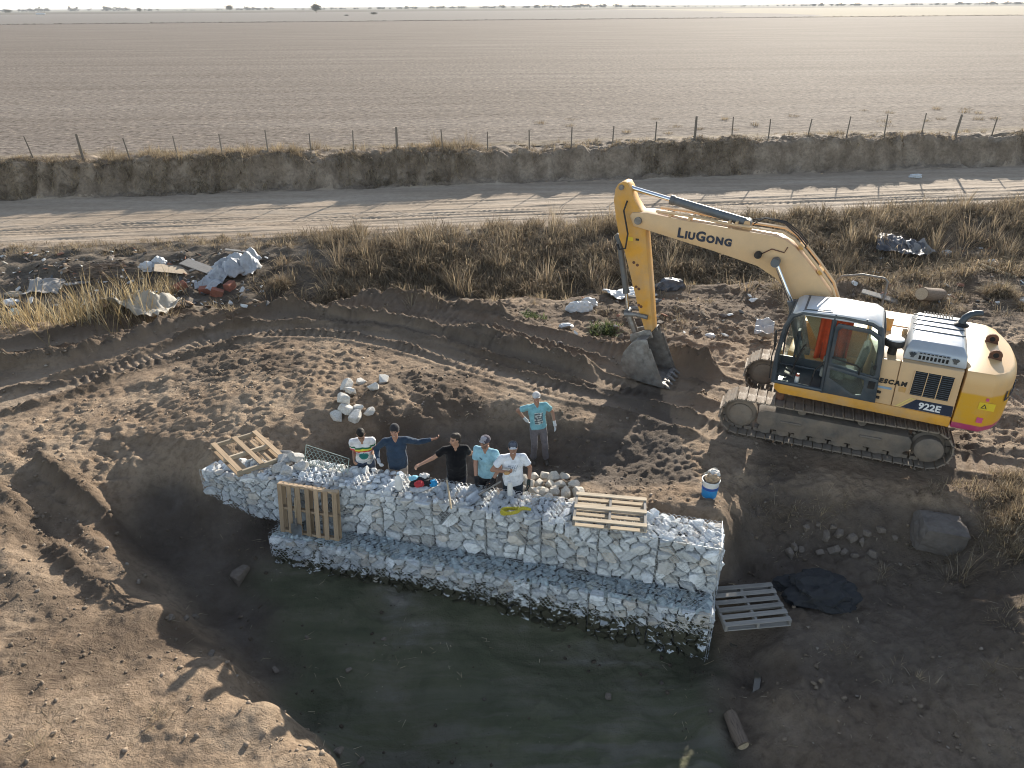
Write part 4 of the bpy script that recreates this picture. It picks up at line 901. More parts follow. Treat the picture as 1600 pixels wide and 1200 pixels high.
MB().tube([(1.93, .22, 3.62), (1.75, .24, 3.75), (1.5, .22, 3.7), (1.45, .21, 3.82)], .012, 5).build('light_cable', M_rust, boom, smooth=True)
stick = side([(5.11, 4.80), (5.22, 4.74), (5.28, 4.62), (5.30, 4.37), (5.23, 4.01), (5.12, 3.54), (4.96, 3.22), (4.48, 1.75), (4.32, 1.36), (4.22, 1.30), (4.13, 1.38), (4.19, 1.8), (4.37, 2.93), (4.5, 3.68), (4.5, 3.95), (4.56, 4.14), (4.66, 4.2), (4.83, 4.42), (4.95, 4.70), (5.02, 4.79)], -.24, .13, 'stick', M_yel, bevel=.015)
MB().cyl((5.13, -.29, 4.68), (5.13, .18, 4.68), .06, n=14).build('pivot_pin', M_steel, stick, smooth=True)
for xx, zz in ((4.72, 3.0), (4.63, 2.95), (4.62, 2.42), (4.55, 2.38), (4.52, 1.98), (4.46, 1.95)): MB().cyl((xx, .125, zz), (xx, .14, zz), .035, n=10).build('grease_plug', M_rust, stick)
side([(4.9, 3.5), (4.78, 3.5), (4.78, 3.58), (4.9, 3.58)], .131, .136, 'sticker', M_sticker, stick)
side([(4.72, 3.52), (4.64, 3.52), (4.64, 3.57), (4.72, 3.57)], .131, .136, 'sticker', M_black, stick)
def ram(name, a, b, c, y, rb, rr, label=None):
    o = MB().cyl((a[0], y, a[1]), (b[0], y, b[1]), rb, n=16); o.lathe([(rb*1.15, 0), (rb*1.15, .09)], (b[0], y, b[1]), 16, Vector((b[0]-a[0], 0, b[1]-a[1]))); o = o.build(name, M_cylb, ex, smooth=True)
    MB().cyl((b[0], y, b[1]), (c[0], y, c[1]), rr, n=14).build('rod', M_chrome, o, smooth=True)
    for p, w in ((a, rb*.95), (c, rr*1.9)): MB().cyl((p[0], y-.09, p[1]), (p[0], y+.09, p[1]), w, n=14).build('eye', M_cylb, o, smooth=True)
ram('arm_cylinder', (2.35, 4.16), (3.97, 4.46), (5.13, 4.68), -.05, .092, .05)
ram('bucket_cylinder', (5.18, 3.52), (4.92, 2.25), (4.83, 1.70), -.05, .072, .042)
for yy in (.36, -.42): ram('boom_cylinder', (.72, 1.32), (1.14, 2.66), (1.62, 3.52), yy, .085, .048)
MB().cyl((1.62, -.5, 3.52), (1.62, .44, 3.52), .07, n=14).build('cross_pin', M_cylb, ex, smooth=True)
for yy in (.16, -.26):
    MB().tube([(4.84, yy, 1.70), (4.55, yy, 1.74), (4.27, yy, 1.72)], [.06, .05, .06], 8).build('guide_link', M_steel, ex); 
MB().tube([(4.84, -.05, 1.70), (4.72, -.05, 1.45), (4.60, -.05, 1.18)], [.08, .09, .08], 8).build('bucket_link', M_steel, ex)
bz = -.07
prof = [(4.16, 1.36), (4.40, 1.30), (4.58, 1.12), (4.70, .93), (4.755, .70), (4.70, .43), (4.46, .27), (4.08, .21), (3.62, .19)]
bk = MB(); nP = len(prof)
inn = [(4.19, 1.31), (4.38, 1.26), (4.55, 1.09), (4.665, .91), (4.715, .70), (4.67, .46), (4.45, .305), (4.08, .245), (3.62, .215)]
for a, b, c, d in zip(prof[:-1], prof[1:], inn[:-1], inn[1:]): bk.prism([(a[0], a[1]+bz), (b[0], b[1]+bz), (d[0], d[1]+bz), (c[0], c[1]+bz)], X_, Z_, Y_, (0, 0, 0), -.55, .45)
for y0, y1 in ((.45, .48), (-.58, -.55)): bk.prism([(p[0], p[1]+bz) for p in prof]+[(3.70, .30+bz), (3.95, .75+bz), (4.10, 1.18+bz)], X_, Z_, Y_, (0, 0, 0), y0, y1)
for y0 in (.13, -.29): bk.prism([(4.10, 1.30+bz), (4.18, 1.48+bz), (4.30, 1.46+bz), (4.52, 1.34+bz), (4.66, 1.28+bz), (4.66, 1.12+bz), (4.58, 1.06+bz)], X_, Z_, Y_, (0, 0, 0), y0, y0+.05)
bk = bk.build('bucket', M_steel, ex, bevel=.006)
for k in range(5):
    yy = -.5+k*.225; t = MB(); t.prism([(3.72, .17), (3.72, .28), (3.62, .265), (3.50, .18), (3.50, .165)], X_, Z_, Y_, (0, 0, bz), yy-.04, yy+.04); t.build('tooth', M_steel, bk, bevel=.005)
MB().box((3.70, -.05, .245+bz), (.1, 1.03, .035)).build('cutting_edge', M_steel, bk); 
for yy in (.485, -.585): MB().prism([(3.62, .2), (3.78, .2), (4.12, 1.1), (4.05, 1.16)], X_, Z_, Y_, (0, 0, bz), yy, yy+.012).build('side_cutter', M_chrome if False else M_steel, bk)
# things left in the cab
def exw(p): return Matrix.Translation((EX, EY, EZ)) @ Matrix.Rotation(rad(153), 4, 'Z') @ Vector(p)
def cloth_sheet(w, h, nx, ny, fn): 
    V = [fn(i/(nx-1), j/(ny-1)) for j in range(ny) for i in range(nx)]; F = [[j*nx+i, j*nx+i+1, (j+1)*nx+i+1, (j+1)*nx+i] for j in range(ny-1) for i in range(nx-1)]; return V, F
cu = empty('curtain', exw((.1, .5, 2.0)), rad(153), 'orange red cloth hung across the far cab window', 'curtain')
V, F = cloth_sheet(1, 1, 36, 10, lambda u, v: (.42-.62*u, -.02+.035*math.sin(u*26)+.02*math.sin(v*3+u*9), .82-v*1.22))
cl = mesh_np('cloth', V, F, mat('orange_red_cloth', (.55, .085, .03), .85, 0, .15, 9, .2), True); cl = obj('cloth', cl, cu); cl.modifiers.new('s', 'SOLIDIFY').thickness = .006
MB().tube([(.44, 0, .83), (-.22, 0, .83)], .008, 6).build('rail', M_black, cu)
bt = empty('spray_can', exw((.72, 1.24, 1.326)), 0, 'small white can with red cap standing at the edge of the cab floor', 'can')
MB().lathe([(.045, 0), (.045, .13), (.03, .15), (.02, .155)], (0, 0, 0), 14).build('body', mat('can_white', (.62, .62, .60), .4, .2, .1, 9), bt, smooth=True)
MB().lathe([(.04, .15), (.04, .19), (.03, .2)], (0, 0, 0), 14).build('cap', mat('can_red', (.35, .08, .05), .5), bt, smooth=True)
# ================================================================== people
M_skin = matcol('skin', .55, .07, 40, .12, .003, .4)
M_cloth = matcol('clothing', .92, .2, 10, .5, .012, .15, sheen=.15)
M_hairm = matcol('hair', .7, .25, 60, .4, .006, .3)
M_shoe = matcol('work_boots', .8, .2, 25, .3, .005, .2)
def capsule(mb, a, b, ra, rb, n=12, sq=None):
    a = Vector(a); b = Vector(b); d = b-a
    if d.length < 1e-5: d = Vector((0, 0, 1e-4))
    t = d.normalized(); pts = []; rr = []
    for k in (0, .35, .7): an = math.pi/2*(1-k); pts.append(a-t*ra*math.sin(an)*.999); rr.append(max(1e-3, ra*math.cos(an)))
    pts.append(a); rr.append(ra); pts.append(b); rr.append(rb)
    for k in (.3, .65, 1): an = math.pi/2*k; pts.append(b+t*rb*math.sin(an)*.999); rr.append(max(1e-3, rb*math.cos(an)))
    mb.tube(pts, rr, n)
def remesh(mb, voxel, name, m, colfn, parent, smooth_it=3, inflate=0):
    me = mesh_np('tmp', mb.v, mb.f); bm = bmesh.new(); bm.from_mesh(me); bmesh.ops.recalc_face_normals(bm, faces=bm.faces); bm.to_mesh(me); bm.free()
    o = bpy.data.objects.new('tmp', me); COL.objects.link(o)
    r = o.modifiers.new('r', 'REMESH'); r.mode = 'VOXEL'; r.voxel_size = voxel
    if smooth_it: s = o.modifiers.new('s', 'SMOOTH'); s.factor = .5; s.iterations = smooth_it
    dg = bpy.context.evaluated_depsgraph_get(); out = bpy.data.meshes.new_from_object(o.evaluated_get(dg)); bpy.data.objects.remove(o); bpy.data.meshes.remove(me)
    n = len(out.vertices); co = np.empty(n*3, dtype=np.float32); out.vertices.foreach_get('co', co); co = co.reshape(-1, 3)
    if m is M_cloth and name in ('shirt', 'trousers'):
        nr = np.empty(n*3, dtype=np.float32); out.vertices.foreach_get('normal', nr); nr = nr.reshape(-1, 3); w_ = np.array([mnoise.noise(Vector((p[0]*9, p[1]*9, p[2]*15)))*.6+mnoise.noise(Vector((p[0]*20+5, p[1]*20, p[2]*26)))*.4 for p in co])
        co2 = co+nr*(w_*.012)[:, None]; out.vertices.foreach_set('co', co2.astype(np.float32).ravel()); out.update()
    c = np.ones((n, 4), dtype=np.float32); c[:, :3] = colfn(co) if callable(colfn) else np.array(colfn)
    a = out.color_attributes.new('Col', 'FLOAT_COLOR', 'POINT'); a.data.foreach_set('color', c.ravel())
    out.polygons.foreach_set('use_smooth', np.ones(len(out.polygons), dtype=bool)); out.name = name; out.materials.clear(); out.materials.append(m)
    return obj(name, out, parent)
def ik(a, c, l1, l2, hint):
    a = Vector(a); c = Vector(c); d = c-a; L = min(d.length, (l1+l2)*.995); c = a+d.normalized()*L; t = d.normalized()
    k = (l1*l1-l2*l2+L*L)/(2*L); h = math.sqrt(max(0, l1*l1-k*k)); hv = Vector(hint); hv = (hv-t*hv.dot(t)).normalized()
    return a+t*k+hv*h, c
def hand(mb, wrist, fdir, palm_n, curl, rf=.0088):
    """palm, four fingers and a thumb; fdir points along the fingers, palm_n out of the palm"""
    f = Vector(fdir).normalized(); n = Vector(palm_n); n = (n-f*n.dot(f)).normalized(); s = f.cross(n); w = Vector(wrist)
    for k in (-1, -.33, .33, 1): capsule(mb, w+s*k*.02, w+f*.085+s*k*.03, .016, .014, 8)
    for k, ln in ((-1, .068), (-.33, .08), (.33, .076), (1, .058)):
        p = w+f*.088+s*k*.031; d = f; 
        for j, (sl, r) in enumerate(((.45, 1.05), (.32, .98), (.25, .9))):
            an = curl*(.35+.55*j); d2 = f*math.cos(an)+n*math.sin(an); q = p+d2*ln*sl*1.15; capsule(mb, p, q, rf*r, rf*r*.93, 7); p = q
    tb = w+f*.03-s*.03; t1 = tb+(f*.6-s*.55+n*.35).normalized()*.045; t2 = t1+(f*.75-s*.1+n*.5*min(1, curl)+n*.15).normalized()*.04
    capsule(mb, tb, t1, .014, .011, 8); capsule(mb, t1, t2, .0105, .009, 8)
def person(label, base, rz, hands, hints=((0, .6, -.6), (0, .6, -.6)), lean=0.0, side_lean=0.0, head=(0, 0), skin=(.36, .20, .13), shirt=None, sleeve=.55, shirt_col=(.5, .5, .5),
           trousers=(.2, .2, .2), hairc=(.015, .012, .01), cap=None, capc=None, gloves=(None, None), beard=0, glasses=False, belly=.0, feet=((-.11, 0), (.11, 0)), scale=1.0, hem=.80, collar=False, curl=(1.2, 1.2), palm=((1, 0, 0), (-1, 0, 0)), hand_dir=(None, None)):
    """front of the figure is local -y; the person's right hand is at local -x"""
    root = empty('person', base, rz, label, 'person'); root.scale = (scale,)*3
    hipz = .92
    T = Matrix.Translation((0, 0, hipz)) @ Matrix.Rotation(lean, 4, 'X') @ Matrix.Rotation(side_lean, 4, 'Y') @ Matrix.Translation((0, 0, -hipz))
    up = lambda p: T @ Vector(p)
    sh = [up((-.185, .0, 1.415)), up((.185, .0, 1.415))]; el = [None, None]; wr = [None, None]
    for i in (0, 1): el[i], wr[i] = ik(sh[i], Vector(hands[i]), .29, .265, hints[i])
    an = [Vector((feet[i][0], feet[i][1], .09)) for i in (0, 1)]; hp = [Vector((-.095, 0, hipz)), Vector((.095, 0, hipz))]
    kn = [ik(hp[i], an[i], .43, .42, (0, -1, 0))[0] for i in (0, 1)]
    hc = up((0, -.015, 1.625)); HM = (T.to_3x3() @ Matrix.Rotation(head[0], 3, 'Z') @ Matrix.Rotation(head[1], 3, 'X'))
    if lean: HM = Matrix.Rotation(lean*.5, 3, 'X') @ Matrix.Rotation(head[0], 3, 'Z') @ Matrix.Rotation(head[1], 3, 'X')
    H = lambda p: hc+HM @ Vector(p)
    # ---- body: one skin-coloured figure
    b = MB()
    capsule(b, up((0, 0, 1.40)), H((0, .012, -.05)), .058, .055)
    b.sphere(H((0, .012, .025)), (.074, .092, .098), 14, 10, HM); b.sphere(H((0, -.018, -.045)), (.058, .066, .068), 12, 8, HM); b.sphere(H((0, -.045, -.092)), (.032, .03, .026), 10, 6, HM)
    capsule(b, H((0, -.082, .012)), H((0, -.103, -.026)), .010, .0145, 8); b.sphere(H((-.012, -.096, -.03)), .009, 8, 6); b.sphere(H((.012, -.096, -.03)), .009, 8, 6)
    capsule(b, H((-.04, -.074, .03)), H((.04, -.074, .03)), .013, .013, 8)
    for s in (-1, 1):
        b.sphere(H((s*.074, .012, -.008)), (.012, .02, .031), 8, 6, HM); b.sphere(H((s*.042, -.058, -.028)), (.024, .022, .022), 8, 6, HM)
    capsule(b, H((-.024, -.08, -.062)), H((.024, -.08, -.062)), .009, .009, 8)
    for a in (-1, 1):
        b.sphere(up((a*.07, .0, 1.28)), (.115, .095+belly*.3, .15), 12, 8); capsule(b, up((a*.05, .0, 1.40)), up((a*.17, .0, 1.40)), .046, .044)
    b.sphere(up((0, -.01-belly*.4, 1.10)), (.145+belly*.6, .10+belly, .17), 14, 8); b.sphere(Vector((0, 0, .95)), (.16, .115, .12), 14, 8)
    for i in (0, 1):
        capsule(b, sh[i], el[i], .046, .040); capsule(b, el[i], wr[i], .041, .027)
        f = Vector(hand_dir[i]) if hand_dir[i] else (wr[i]-el[i]); hand(b, wr[i], f, palm[i], curl[i])
        capsule(b, hp[i], kn[i], .082, .058); capsule(b, kn[i], an[i], .056, .04); capsule(b, an[i]+Vector((0, .03, -.04)), an[i]+Vector((0, -.13, -.055)), .04, .035)
    HI = HM.inverted(); sk = np.array(skin)
    def skincol(co):
        q = (co-np.array(hc)) @ np.array(HI).T; c = np.tile(sk, (len(co), 1)); face = (np.abs(q[:, 2]) < .2) & (np.linalg.norm(q, axis=1) < .17)
        x, y, z = q.T
        lips = face & (np.abs(z+.062) < .009) & (np.abs(x) < .026) & (y < -.06); c[lips] = sk*np.array([.85, .5, .5])
        teeth = face & (np.abs(z+.0615) < .0045) & (np.abs(x) < .018) & (y < -.07); c[teeth] = (.55, .5, .45)
        ey = face & (np.abs(np.abs(x)-.031) < .0125) & (np.abs(z-.008) < .0075) & (y < -.05); c[ey] = (.06, .045, .04)
        br = face & (np.abs(np.abs(x)-.032) < .019) & (np.abs(z-.031) < .006) & (y < -.05); c[br] = np.array(hairc)+.01
        if beard:
            bd = face & (z < -.028) & (y < .0) & ~lips & ~teeth & ((np.abs(x) > .03) | (z < -.075) | (np.abs(z+.045) < .007)) & (z > -.13); c[bd] = c[bd]*(1-beard)+np.array(hairc)*beard
        return c
    remesh(b, .0095, 'body', M_skin, skincol, root, 2)
    # ---- shirt
    s = MB()
    for a in (-1, 1):
        s.sphere(up((a*.072, .0, 1.28)), (.128, .112+belly*.35, .17), 14, 8); capsule(s, up((a*.05, .004, 1.42)), up((a*.182, .0, 1.412)), .068, .064)
    s.sphere(up((0, -.01-belly*.45, 1.10)), (.163+belly*.65, .122+belly, .2), 16, 8)
    hz = hem
    V = []; n = 18; prof = [(1.26, .182, .122), (1.1, .172+belly*.55, .122+belly*.9), (.96, .182+belly*.35, .135+belly*.6), (hz, .192, .145)]
    for (z, rx, ry) in prof:
        for k in range(n):
            a = 2*math.pi*k/n; w = 1+.035*math.sin(3*a+z*9)+(.03*math.sin(7*a) if z < 1 else 0); V.append(up((rx*w*math.cos(a), ry*w*math.sin(a)-belly*.3*(z < 1.2), z)))
    F = [list(range(n)), [3*n+k for k in range(n)][::-1]]
    for i in range(3):
        for k in range(n): F.append([i*n+k, (i+1)*n+k, (i+1)*n+(k+1) % n, i*n+(k+1) % n])
    s.add(V, F)
    for i in (0, 1):
        if sleeve <= 1: e = sh[i].lerp(el[i], sleeve); capsule(s, sh[i], e, .067, .063); s.tube([sh[i].lerp(el[i], sleeve*.3), sh[i].lerp(el[i], sleeve+.12)], [.064, .070], 14)
        else: capsule(s, sh[i], el[i], .070, .056); s.tube([el[i]-(el[i]-sh[i])*.05, el[i].lerp(wr[i], .5), el[i].lerp(wr[i], .93)], [.056, .05, .042], 12); s.sphere(el[i], .058, 10, 8)
    TI = T.inverted()
    def shirtcol(co):
        q = (np.c_[co, np.ones(len(co))] @ np.array(TI).T)[:, :3]
        arm = np.zeros(len(co), bool); da = np.full(len(co), 9.)
        for i in (0, 1):
            a_ = np.array(sh[i]); d_ = np.array(el[i]-sh[i]); L_ = np.linalg.norm(d_); t = ((co-a_) @ d_)/(L_*L_); t_ = np.clip(t, 0, 1); dd = np.linalg.norm(co-a_-t_[:, None]*d_, axis=1); k = (dd < .095) & (t > .12); arm |= k; da[k] = t[k]
        return shirt_col(q, arm, da) if callable(shirt_col) else np.tile(np.array(shirt_col), (len(co), 1))
    so2 = remesh(s, .013, 'shirt', M_cloth, shirtcol, root, 3)
    if collar:
        c = MB(); ring_ = [up((.074*math.cos(a), .004+.07*math.sin(a), 1.475+.02*math.sin(a))) for a in np.linspace(-1.2, 4.34, 16)]; c.tube(ring_, .014, 6); remesh(c, .008, 'collar', M_cloth, (shirt_col if not callable(shirt_col) else (.3, .3, .3)), root, 1)
    # ---- trousers and boots
    t = MB(); V = []
    for (z, rx, ry) in ((1.03, .165, .12), (.93, .178, .132), (.80, .17, .125)):
        for k in range(n): a = 2*math.pi*k/n; V.append((rx*math.cos(a), ry*math.sin(a), z))
    F = [list(range(n)), [2*n+k for k in range(n)][::-1]]
    for i in range(2):
        for k in range(n): F.append([i*n+k, (i+1)*n+k, (i+1)*n+(k+1) % n, i*n+(k+1) % n])
    t.add(V, F)
    for i in (0, 1):
        capsule(t, hp[i]-Vector((0, 0, .03)), kn[i], .098, .075); capsule(t, kn[i], an[i].lerp(kn[i], .12), .075, .066); t.tube([kn[i].lerp(an[i], .5), an[i]+Vector((0, 0, .02))], [.068, .072], 12)
    remesh(t, .016, 'trousers', M_cloth, trousers, root, 3)
    for i in (0, 1):
        k = MB(); a = an[i]; capsule(k, a+Vector((0, .035, -.045)), a+Vector((0, -.15, -.055)), .046, .042); capsule(k, a+Vector((0, .015, .03)), a+Vector((0, .02, -.03)), .05, .05); k.box(a+Vector((0, -.05, -.078)), (.085, .27, .022), bev=.01)
        remesh(k, .013, 'boot', M_shoe, (.10, .085, .07), root, 1)
    # ---- gloves
    for i in (0, 1):
        if gloves[i] is not None:
            g = MB(); f = Vector(hand_dir[i]) if hand_dir[i] else (wr[i]-el[i]); hand(g, wr[i], f, palm[i], curl[i], .0125)
            capsule(g, wr[i]-f.normalized()*.045, wr[i]+f.normalized()*.05, .034, .036)
            remesh(g, .0065, 'glove', M_cloth, gloves[i], root, 1)
    # ---- hair or cap
    if hairc is not None:
        h = MB(); h.sphere(H((0, .026, .034)), (.080, .092, .096), 14, 10, HM)
        if not cap: h.sphere(H((0, -.015, .085)), (.066, .07, .052), 12, 8, HM); h.sphere(H((0, .055, -.02)), (.07, .058, .06), 12, 8, HM)
        else: h.sphere(H((0, .06, -.01)), (.066, .05, .05), 12, 8, HM)
        remesh(h, .010, 'hair', M_hairm, hairc, root, 1)
    if cap == 'cap':
        h = MB(); h.sphere(H((0, .006, .052)), (.088, .106, .084), 16, 10, HM)
        V = []; F = []; m_ = 9
        for zz in (.052, .040):
            for ra in (.07, .155):
                for k in range(m_):
                    a = -math.pi/2+(-1+2*k/(m_-1))*1.05; V.append(H((.078*math.sin((-1+2*k/(m_-1))*1.25)*(1.0 if ra < .1 else .95), -.05-(ra-.07)*math.cos((-1+2*k/(m_-1))*1.2), zz-.012*(ra > .1)-.018*abs(-1+2*k/(m_-1))**2)))
        for k in range(m_-1):
            F += [[k, k+1, m_+k+1, m_+k], [2*m_+k, 3*m_+k, 3*m_+k+1, 2*m_+k+1], [m_+k, m_+k+1, 3*m_+k+1, 3*m_+k], [k, 2*m_+k, 2*m_+k+1, k+1]]
        F += [[0, m_, 3*m_, 2*m_], [m_-1, 3*m_-1, 4*m_-1, 2*m_-1]]
        h.add(V, F)
        def capcol(co):
            q = (co-np.array(hc)) @ np.array(HI).T; c = np.tile(np.array(capc[0]), (len(co), 1)); c[(q[:, 1] < -.085)] = capc[1]
            if len(capc) > 2: c[(q[:, 1] < -.03) & (q[:, 1] > -.105) & (q[:, 2] > .06) & (np.abs(q[:, 0]) < .06)] = capc[2]
            c[(q[:, 2] > .125)] = capc[0]; return c
        remesh(h, .0075, 'cap', M_cloth, capcol, root, 1)
    elif cap == 'beanie':
        h = MB(); h.sphere(H((0, .016, .055)), (.090, .106, .098), 16, 10, HM); h.sphere(H((0, .03, .03)), (.088, .098, .07), 14, 8, HM); remesh(h, .008, 'beanie', M_cloth, capc[0], root, 2)
    if glasses:
        g = MB()
        for a in (-1, 1): g.sphere(H((a*.032, -.082, .008)), (.027, .012, .019), 10, 6, HM); g.tube([H((a*.058, -.075, .012)), H((a*.078, .01, .012))], .004, 6)
        g.tube([H((-.02, -.09, .012)), H((.02, -.09, .012))], .005, 6); g.build('sunglasses', M_black, root, smooth=True)
    return root
FZ = -.34
def wallback(px, dist):
    """a spot behind the upper course: picture column px at the wall's back edge, then dist further back"""
    best = None
    for k in range(400):
        x = -WL+WL*k/399; p = wallpt(x, .66, 1.0); d = p-CAM; u = 800+FPX*d.dot(Rv)/d.dot(Fw)
        if best is None or abs(u-px) < best[0]: best = (abs(u-px), x)
    p = wallpt(best[1], .66+dist, 0); return Vector((p.x, p.y, FZ))
def ground_under(p, half=.22):
    return max(gz(p.x+a, p.y+b) for a in (-.12, .12) for b in (-.1, .1))
def stripes(q, arm, da):
    c = np.tile(np.array((.68, .68, .70)), (len(q), 1)); z = q[:, 2]
    for lo, hi, cc in ((1.29, 1.33, (.015, .13, .06)), (1.25, 1.29, (.66, .62, .07)), (1.215, 1.25, (.55, .04, .035))): c[(z > lo) & (z < hi) & ~arm] = cc
    for lo, hi, cc in ((.22, .36, (.015, .13, .06)), (.36, .47, (.66, .66, .62)), (.47, .9, (.55, .04, .035))): c[arm & (da > lo) & (da < hi)] = cc
    pr = (~arm) & (np.hypot((q[:, 0]+.0)*1.0, (z-1.11)*1.05) < .088) & (q[:, 1] < -.03); c[pr] = (.03, .20, .19)
    return c
def pm(px, dist): 
    p = wallback(px, dist); p.z = min(FZ, 9); return p
def tee_print(base, ink):
    def f(q, arm, da):
        c = np.tile(np.array(base), (len(q), 1)); x, z = q[:, 0], q[:, 2]; fr = (q[:, 1] < -.03) & ~arm
        for zc, h, w, seed in ((1.295, .012, .085, 1), (1.26, .016, .06, 2), (1.225, .012, .05, 3), (1.195, .008, .07, 4)):
            k = fr & (np.abs(z-zc) < h) & (np.abs(x) < w) & (np.sin(x*170+seed*2.1)+.6*np.sin(x*83+z*190) > .1); c[k] = ink
        return c
    return f
def photo_print(q, arm, da):
    c = np.tile(np.array((.20, .43, .48)), (len(q), 1)); x, z = q[:, 0], q[:, 2]; fr = (q[:, 1] < -.03) & ~arm & (np.abs(x-.005) < .09) & (z > 1.03) & (z < 1.30)
    c[fr] = (.40, .44, .43); n = vnoise(x*38+5, z*22, 3)+.3*np.sin(z*120); c[fr & (n > .62)] = (.10, .12, .13); c[fr & (x > .055) & (z > 1.1)] = (.12, .17, .19); c[fr & (n < .25)] = (.62, .64, .6)
    return c
def polo_print(q, arm, da):
    c = np.tile(np.array((.27, .47, .56)), (len(q), 1)); k = (q[:, 1] < -.03) & ~arm & (np.abs(q[:, 0]+.07) < .035) & (np.abs(q[:, 2]-1.3+.5*(q[:, 0]+.07)) < .014); c[k] = (.05, .09, .14); return c
p1_ = person('man in a white t-shirt with green, yellow and red stripes, head bent over the wall', pm(563, .22), rad(8), ((-.17, -.33, 1.10), (.15, -.30, 1.08)), lean=.34, head=(.1, .5), skin=(.34, .19, .125), shirt_col=stripes, trousers=(.075, .10, .15), gloves=(None, (.42, .42, .40)), hem=.84)
p2_ = person('man in dark blue sweater and grey beanie with one arm stretched out', pm(613, .26), rad(6), ((-.33, -.22, 1.12), (.68, .10, 1.30)), hints=((-.6, .5, -.4), (.1, .3, -.6)), lean=.06, head=(-.12, -.2), skin=(.40, .22, .15), shirt_col=(.030, .052, .088), sleeve=2, trousers=(.33, .29, .25), hairc=(.02, .017, .015), cap='beanie', capc=[(.035, .033, .036)], gloves=((.45, .46, .48), None), hem=.82, belly=.03)
p3_ = person('man in a black polo shirt, both arms spread, head turned aside', pm(707, .24), rad(4), ((-.64, -.16, 1.20), (.50, .22, 1.20)), hints=((-.2, .4, -.6), (.3, .4, -.5)), lean=.05, head=(-1.05, -.05), skin=(.44, .25, .17), shirt_col=(.007, .007, .009), collar=True, trousers=(.02, .024, .035), hairc=(.045, .036, .030), belly=.03, curl=(1.5, 1.0), palm=((0, 0, -1), (-1, 0, 0)), hem=.78)
p4_ = person('man in a light blue polo shirt, dark cap and black sunglasses', pm(757, .20), rad(-22), ((-.10, -.30, .90), (.20, -.26, .95)), hints=((-.8, .5, -.3), (.8, .4, -.4)), lean=.10, head=(-.25, -.22), skin=(.36, .20, .14), shirt_col=polo_print, collar=False, trousers=(.018, .018, .02), hairc=(.02, .015, .012), cap='cap', capc=[(.08, .07, .09), (.42, .38, .38), (.35, .33, .36)], beard=.55, glasses=True, gloves=((.02, .02, .022), (.02, .02, .022)), hem=.86)
p5_ = person('man in white t-shirt and dark cap holding food up to his chest', pm(799, .12), rad(4), ((-.16, -.26, 1.26), (.27, -.20, .95)), hints=((-.9, .4, -.4), (.5, .5, -.3)), lean=.10, head=(-.05, -.25), skin=(.33, .18, .12), shirt_col=tee_print((.72, .75, .80), (.22, .27, .35)), trousers=(.03, .04, .05), hairc=(.02, .015, .012), cap='cap', capc=[(.03, .035, .045), (.62, .62, .63), (.10, .11, .14)], belly=.02, curl=(1.4, .9), palm=((1, -.2, .4), (-1, 0, 0)), gloves=(None, (.03, .04, .035)), hem=.84)
b6 = hit(840, 722); b6z = b6.z
p6_ = person('man in turquoise t-shirt standing alone at the foot of the earth bank', (b6.x, b6.y, b6z-.01), rad(10), ((-.26, .10, 1.06), (.36, -.02, .96)), hints=((-.9, .5, .1), (.5, .6, 0)), lean=-.02, side_lean=-.06, head=(-.1, -.2), skin=(.34, .19, .13), shirt_col=photo_print, trousers=(.17, .155, .16), hairc=(.02, .015, .012), cap='cap', capc=[(.55, .53, .52), (.5, .48, .47)], gloves=((.55, .55, .55), (.62, .62, .62)), feet=((-.10, .0), (.17, -.06)), curl=(.9, .5), hem=.90, scale=.97)
for pp, dz in ((p1_, .08), (p2_, .06), (p3_, .07), (p4_, .16), (p5_, .16)): pp.location.z = FZ+dz
# ================================================================== things on and around the wall
def wood(name, c, var=.22): 
    if name in _mc: return _mc[name]
    m, nt, b = newmat(name); tc = N(nt, 'ShaderNodeTexCoord'); oi = N(nt, 'ShaderNodeObjectInfo'); mp = N(nt, 'ShaderNodeMapping'); mp.inputs['Scale'].default_value = (1.2, 22, 22); nt.links.new(tc.outputs['Object'], mp.inputs[0]); nt.links.new(oi.outputs['Random'], mp.inputs['Location'])
    n = noise_n(nt, 2.2, 6, .65, mp.outputs[0], .5); r = ramp(nt, [(.25, tuple(x*(1-var*1.6) for x in c)), (.5, c), (.75, tuple(min(1, x*(1+var)) for x in c))], n.outputs[0])
    k = mth(nt, 'MULTIPLY_ADD', oi.outputs['Random'], .45, .78); kk = N(nt, 'ShaderNodeCombineColor'); [nt.links.new(k, kk.inputs[i]) for i in range(3)]
    nt.links.new(mixc(nt, r.outputs[0], kk.outputs[0], 1, 'MULTIPLY'), b.inputs['Base Color']); b.inputs['Roughness'].default_value = .85; b.inputs['Specular IOR Level'].default_value = .2; bump(nt, b, n.outputs[0], .5, .006); _mc[name] = m; return m
M_wood = wood('pallet_wood', (.36, .265, .175)); M_wgrey = wood('weathered_wood', (.25, .235, .215)); M_wpale = wood('pale_wood', (.42, .35, .26)); M_handle = wood('tool_handle_wood', (.42, .33, .22))
_boards = {}
def board(kind, dims, m):
    k = (kind, dims, m.name)
    if k not in _boards:
        b = MB(); b.box((0, 0, 0), dims, bev=.005); me = mesh_np(kind, b.v, b.f, m); bm = bmesh.new(); bm.from_mesh(me); bmesh.ops.recalc_face_normals(bm, faces=bm.faces); bm.to_mesh(me); bm.free(); _boards[k] = me
    return _boards[k]
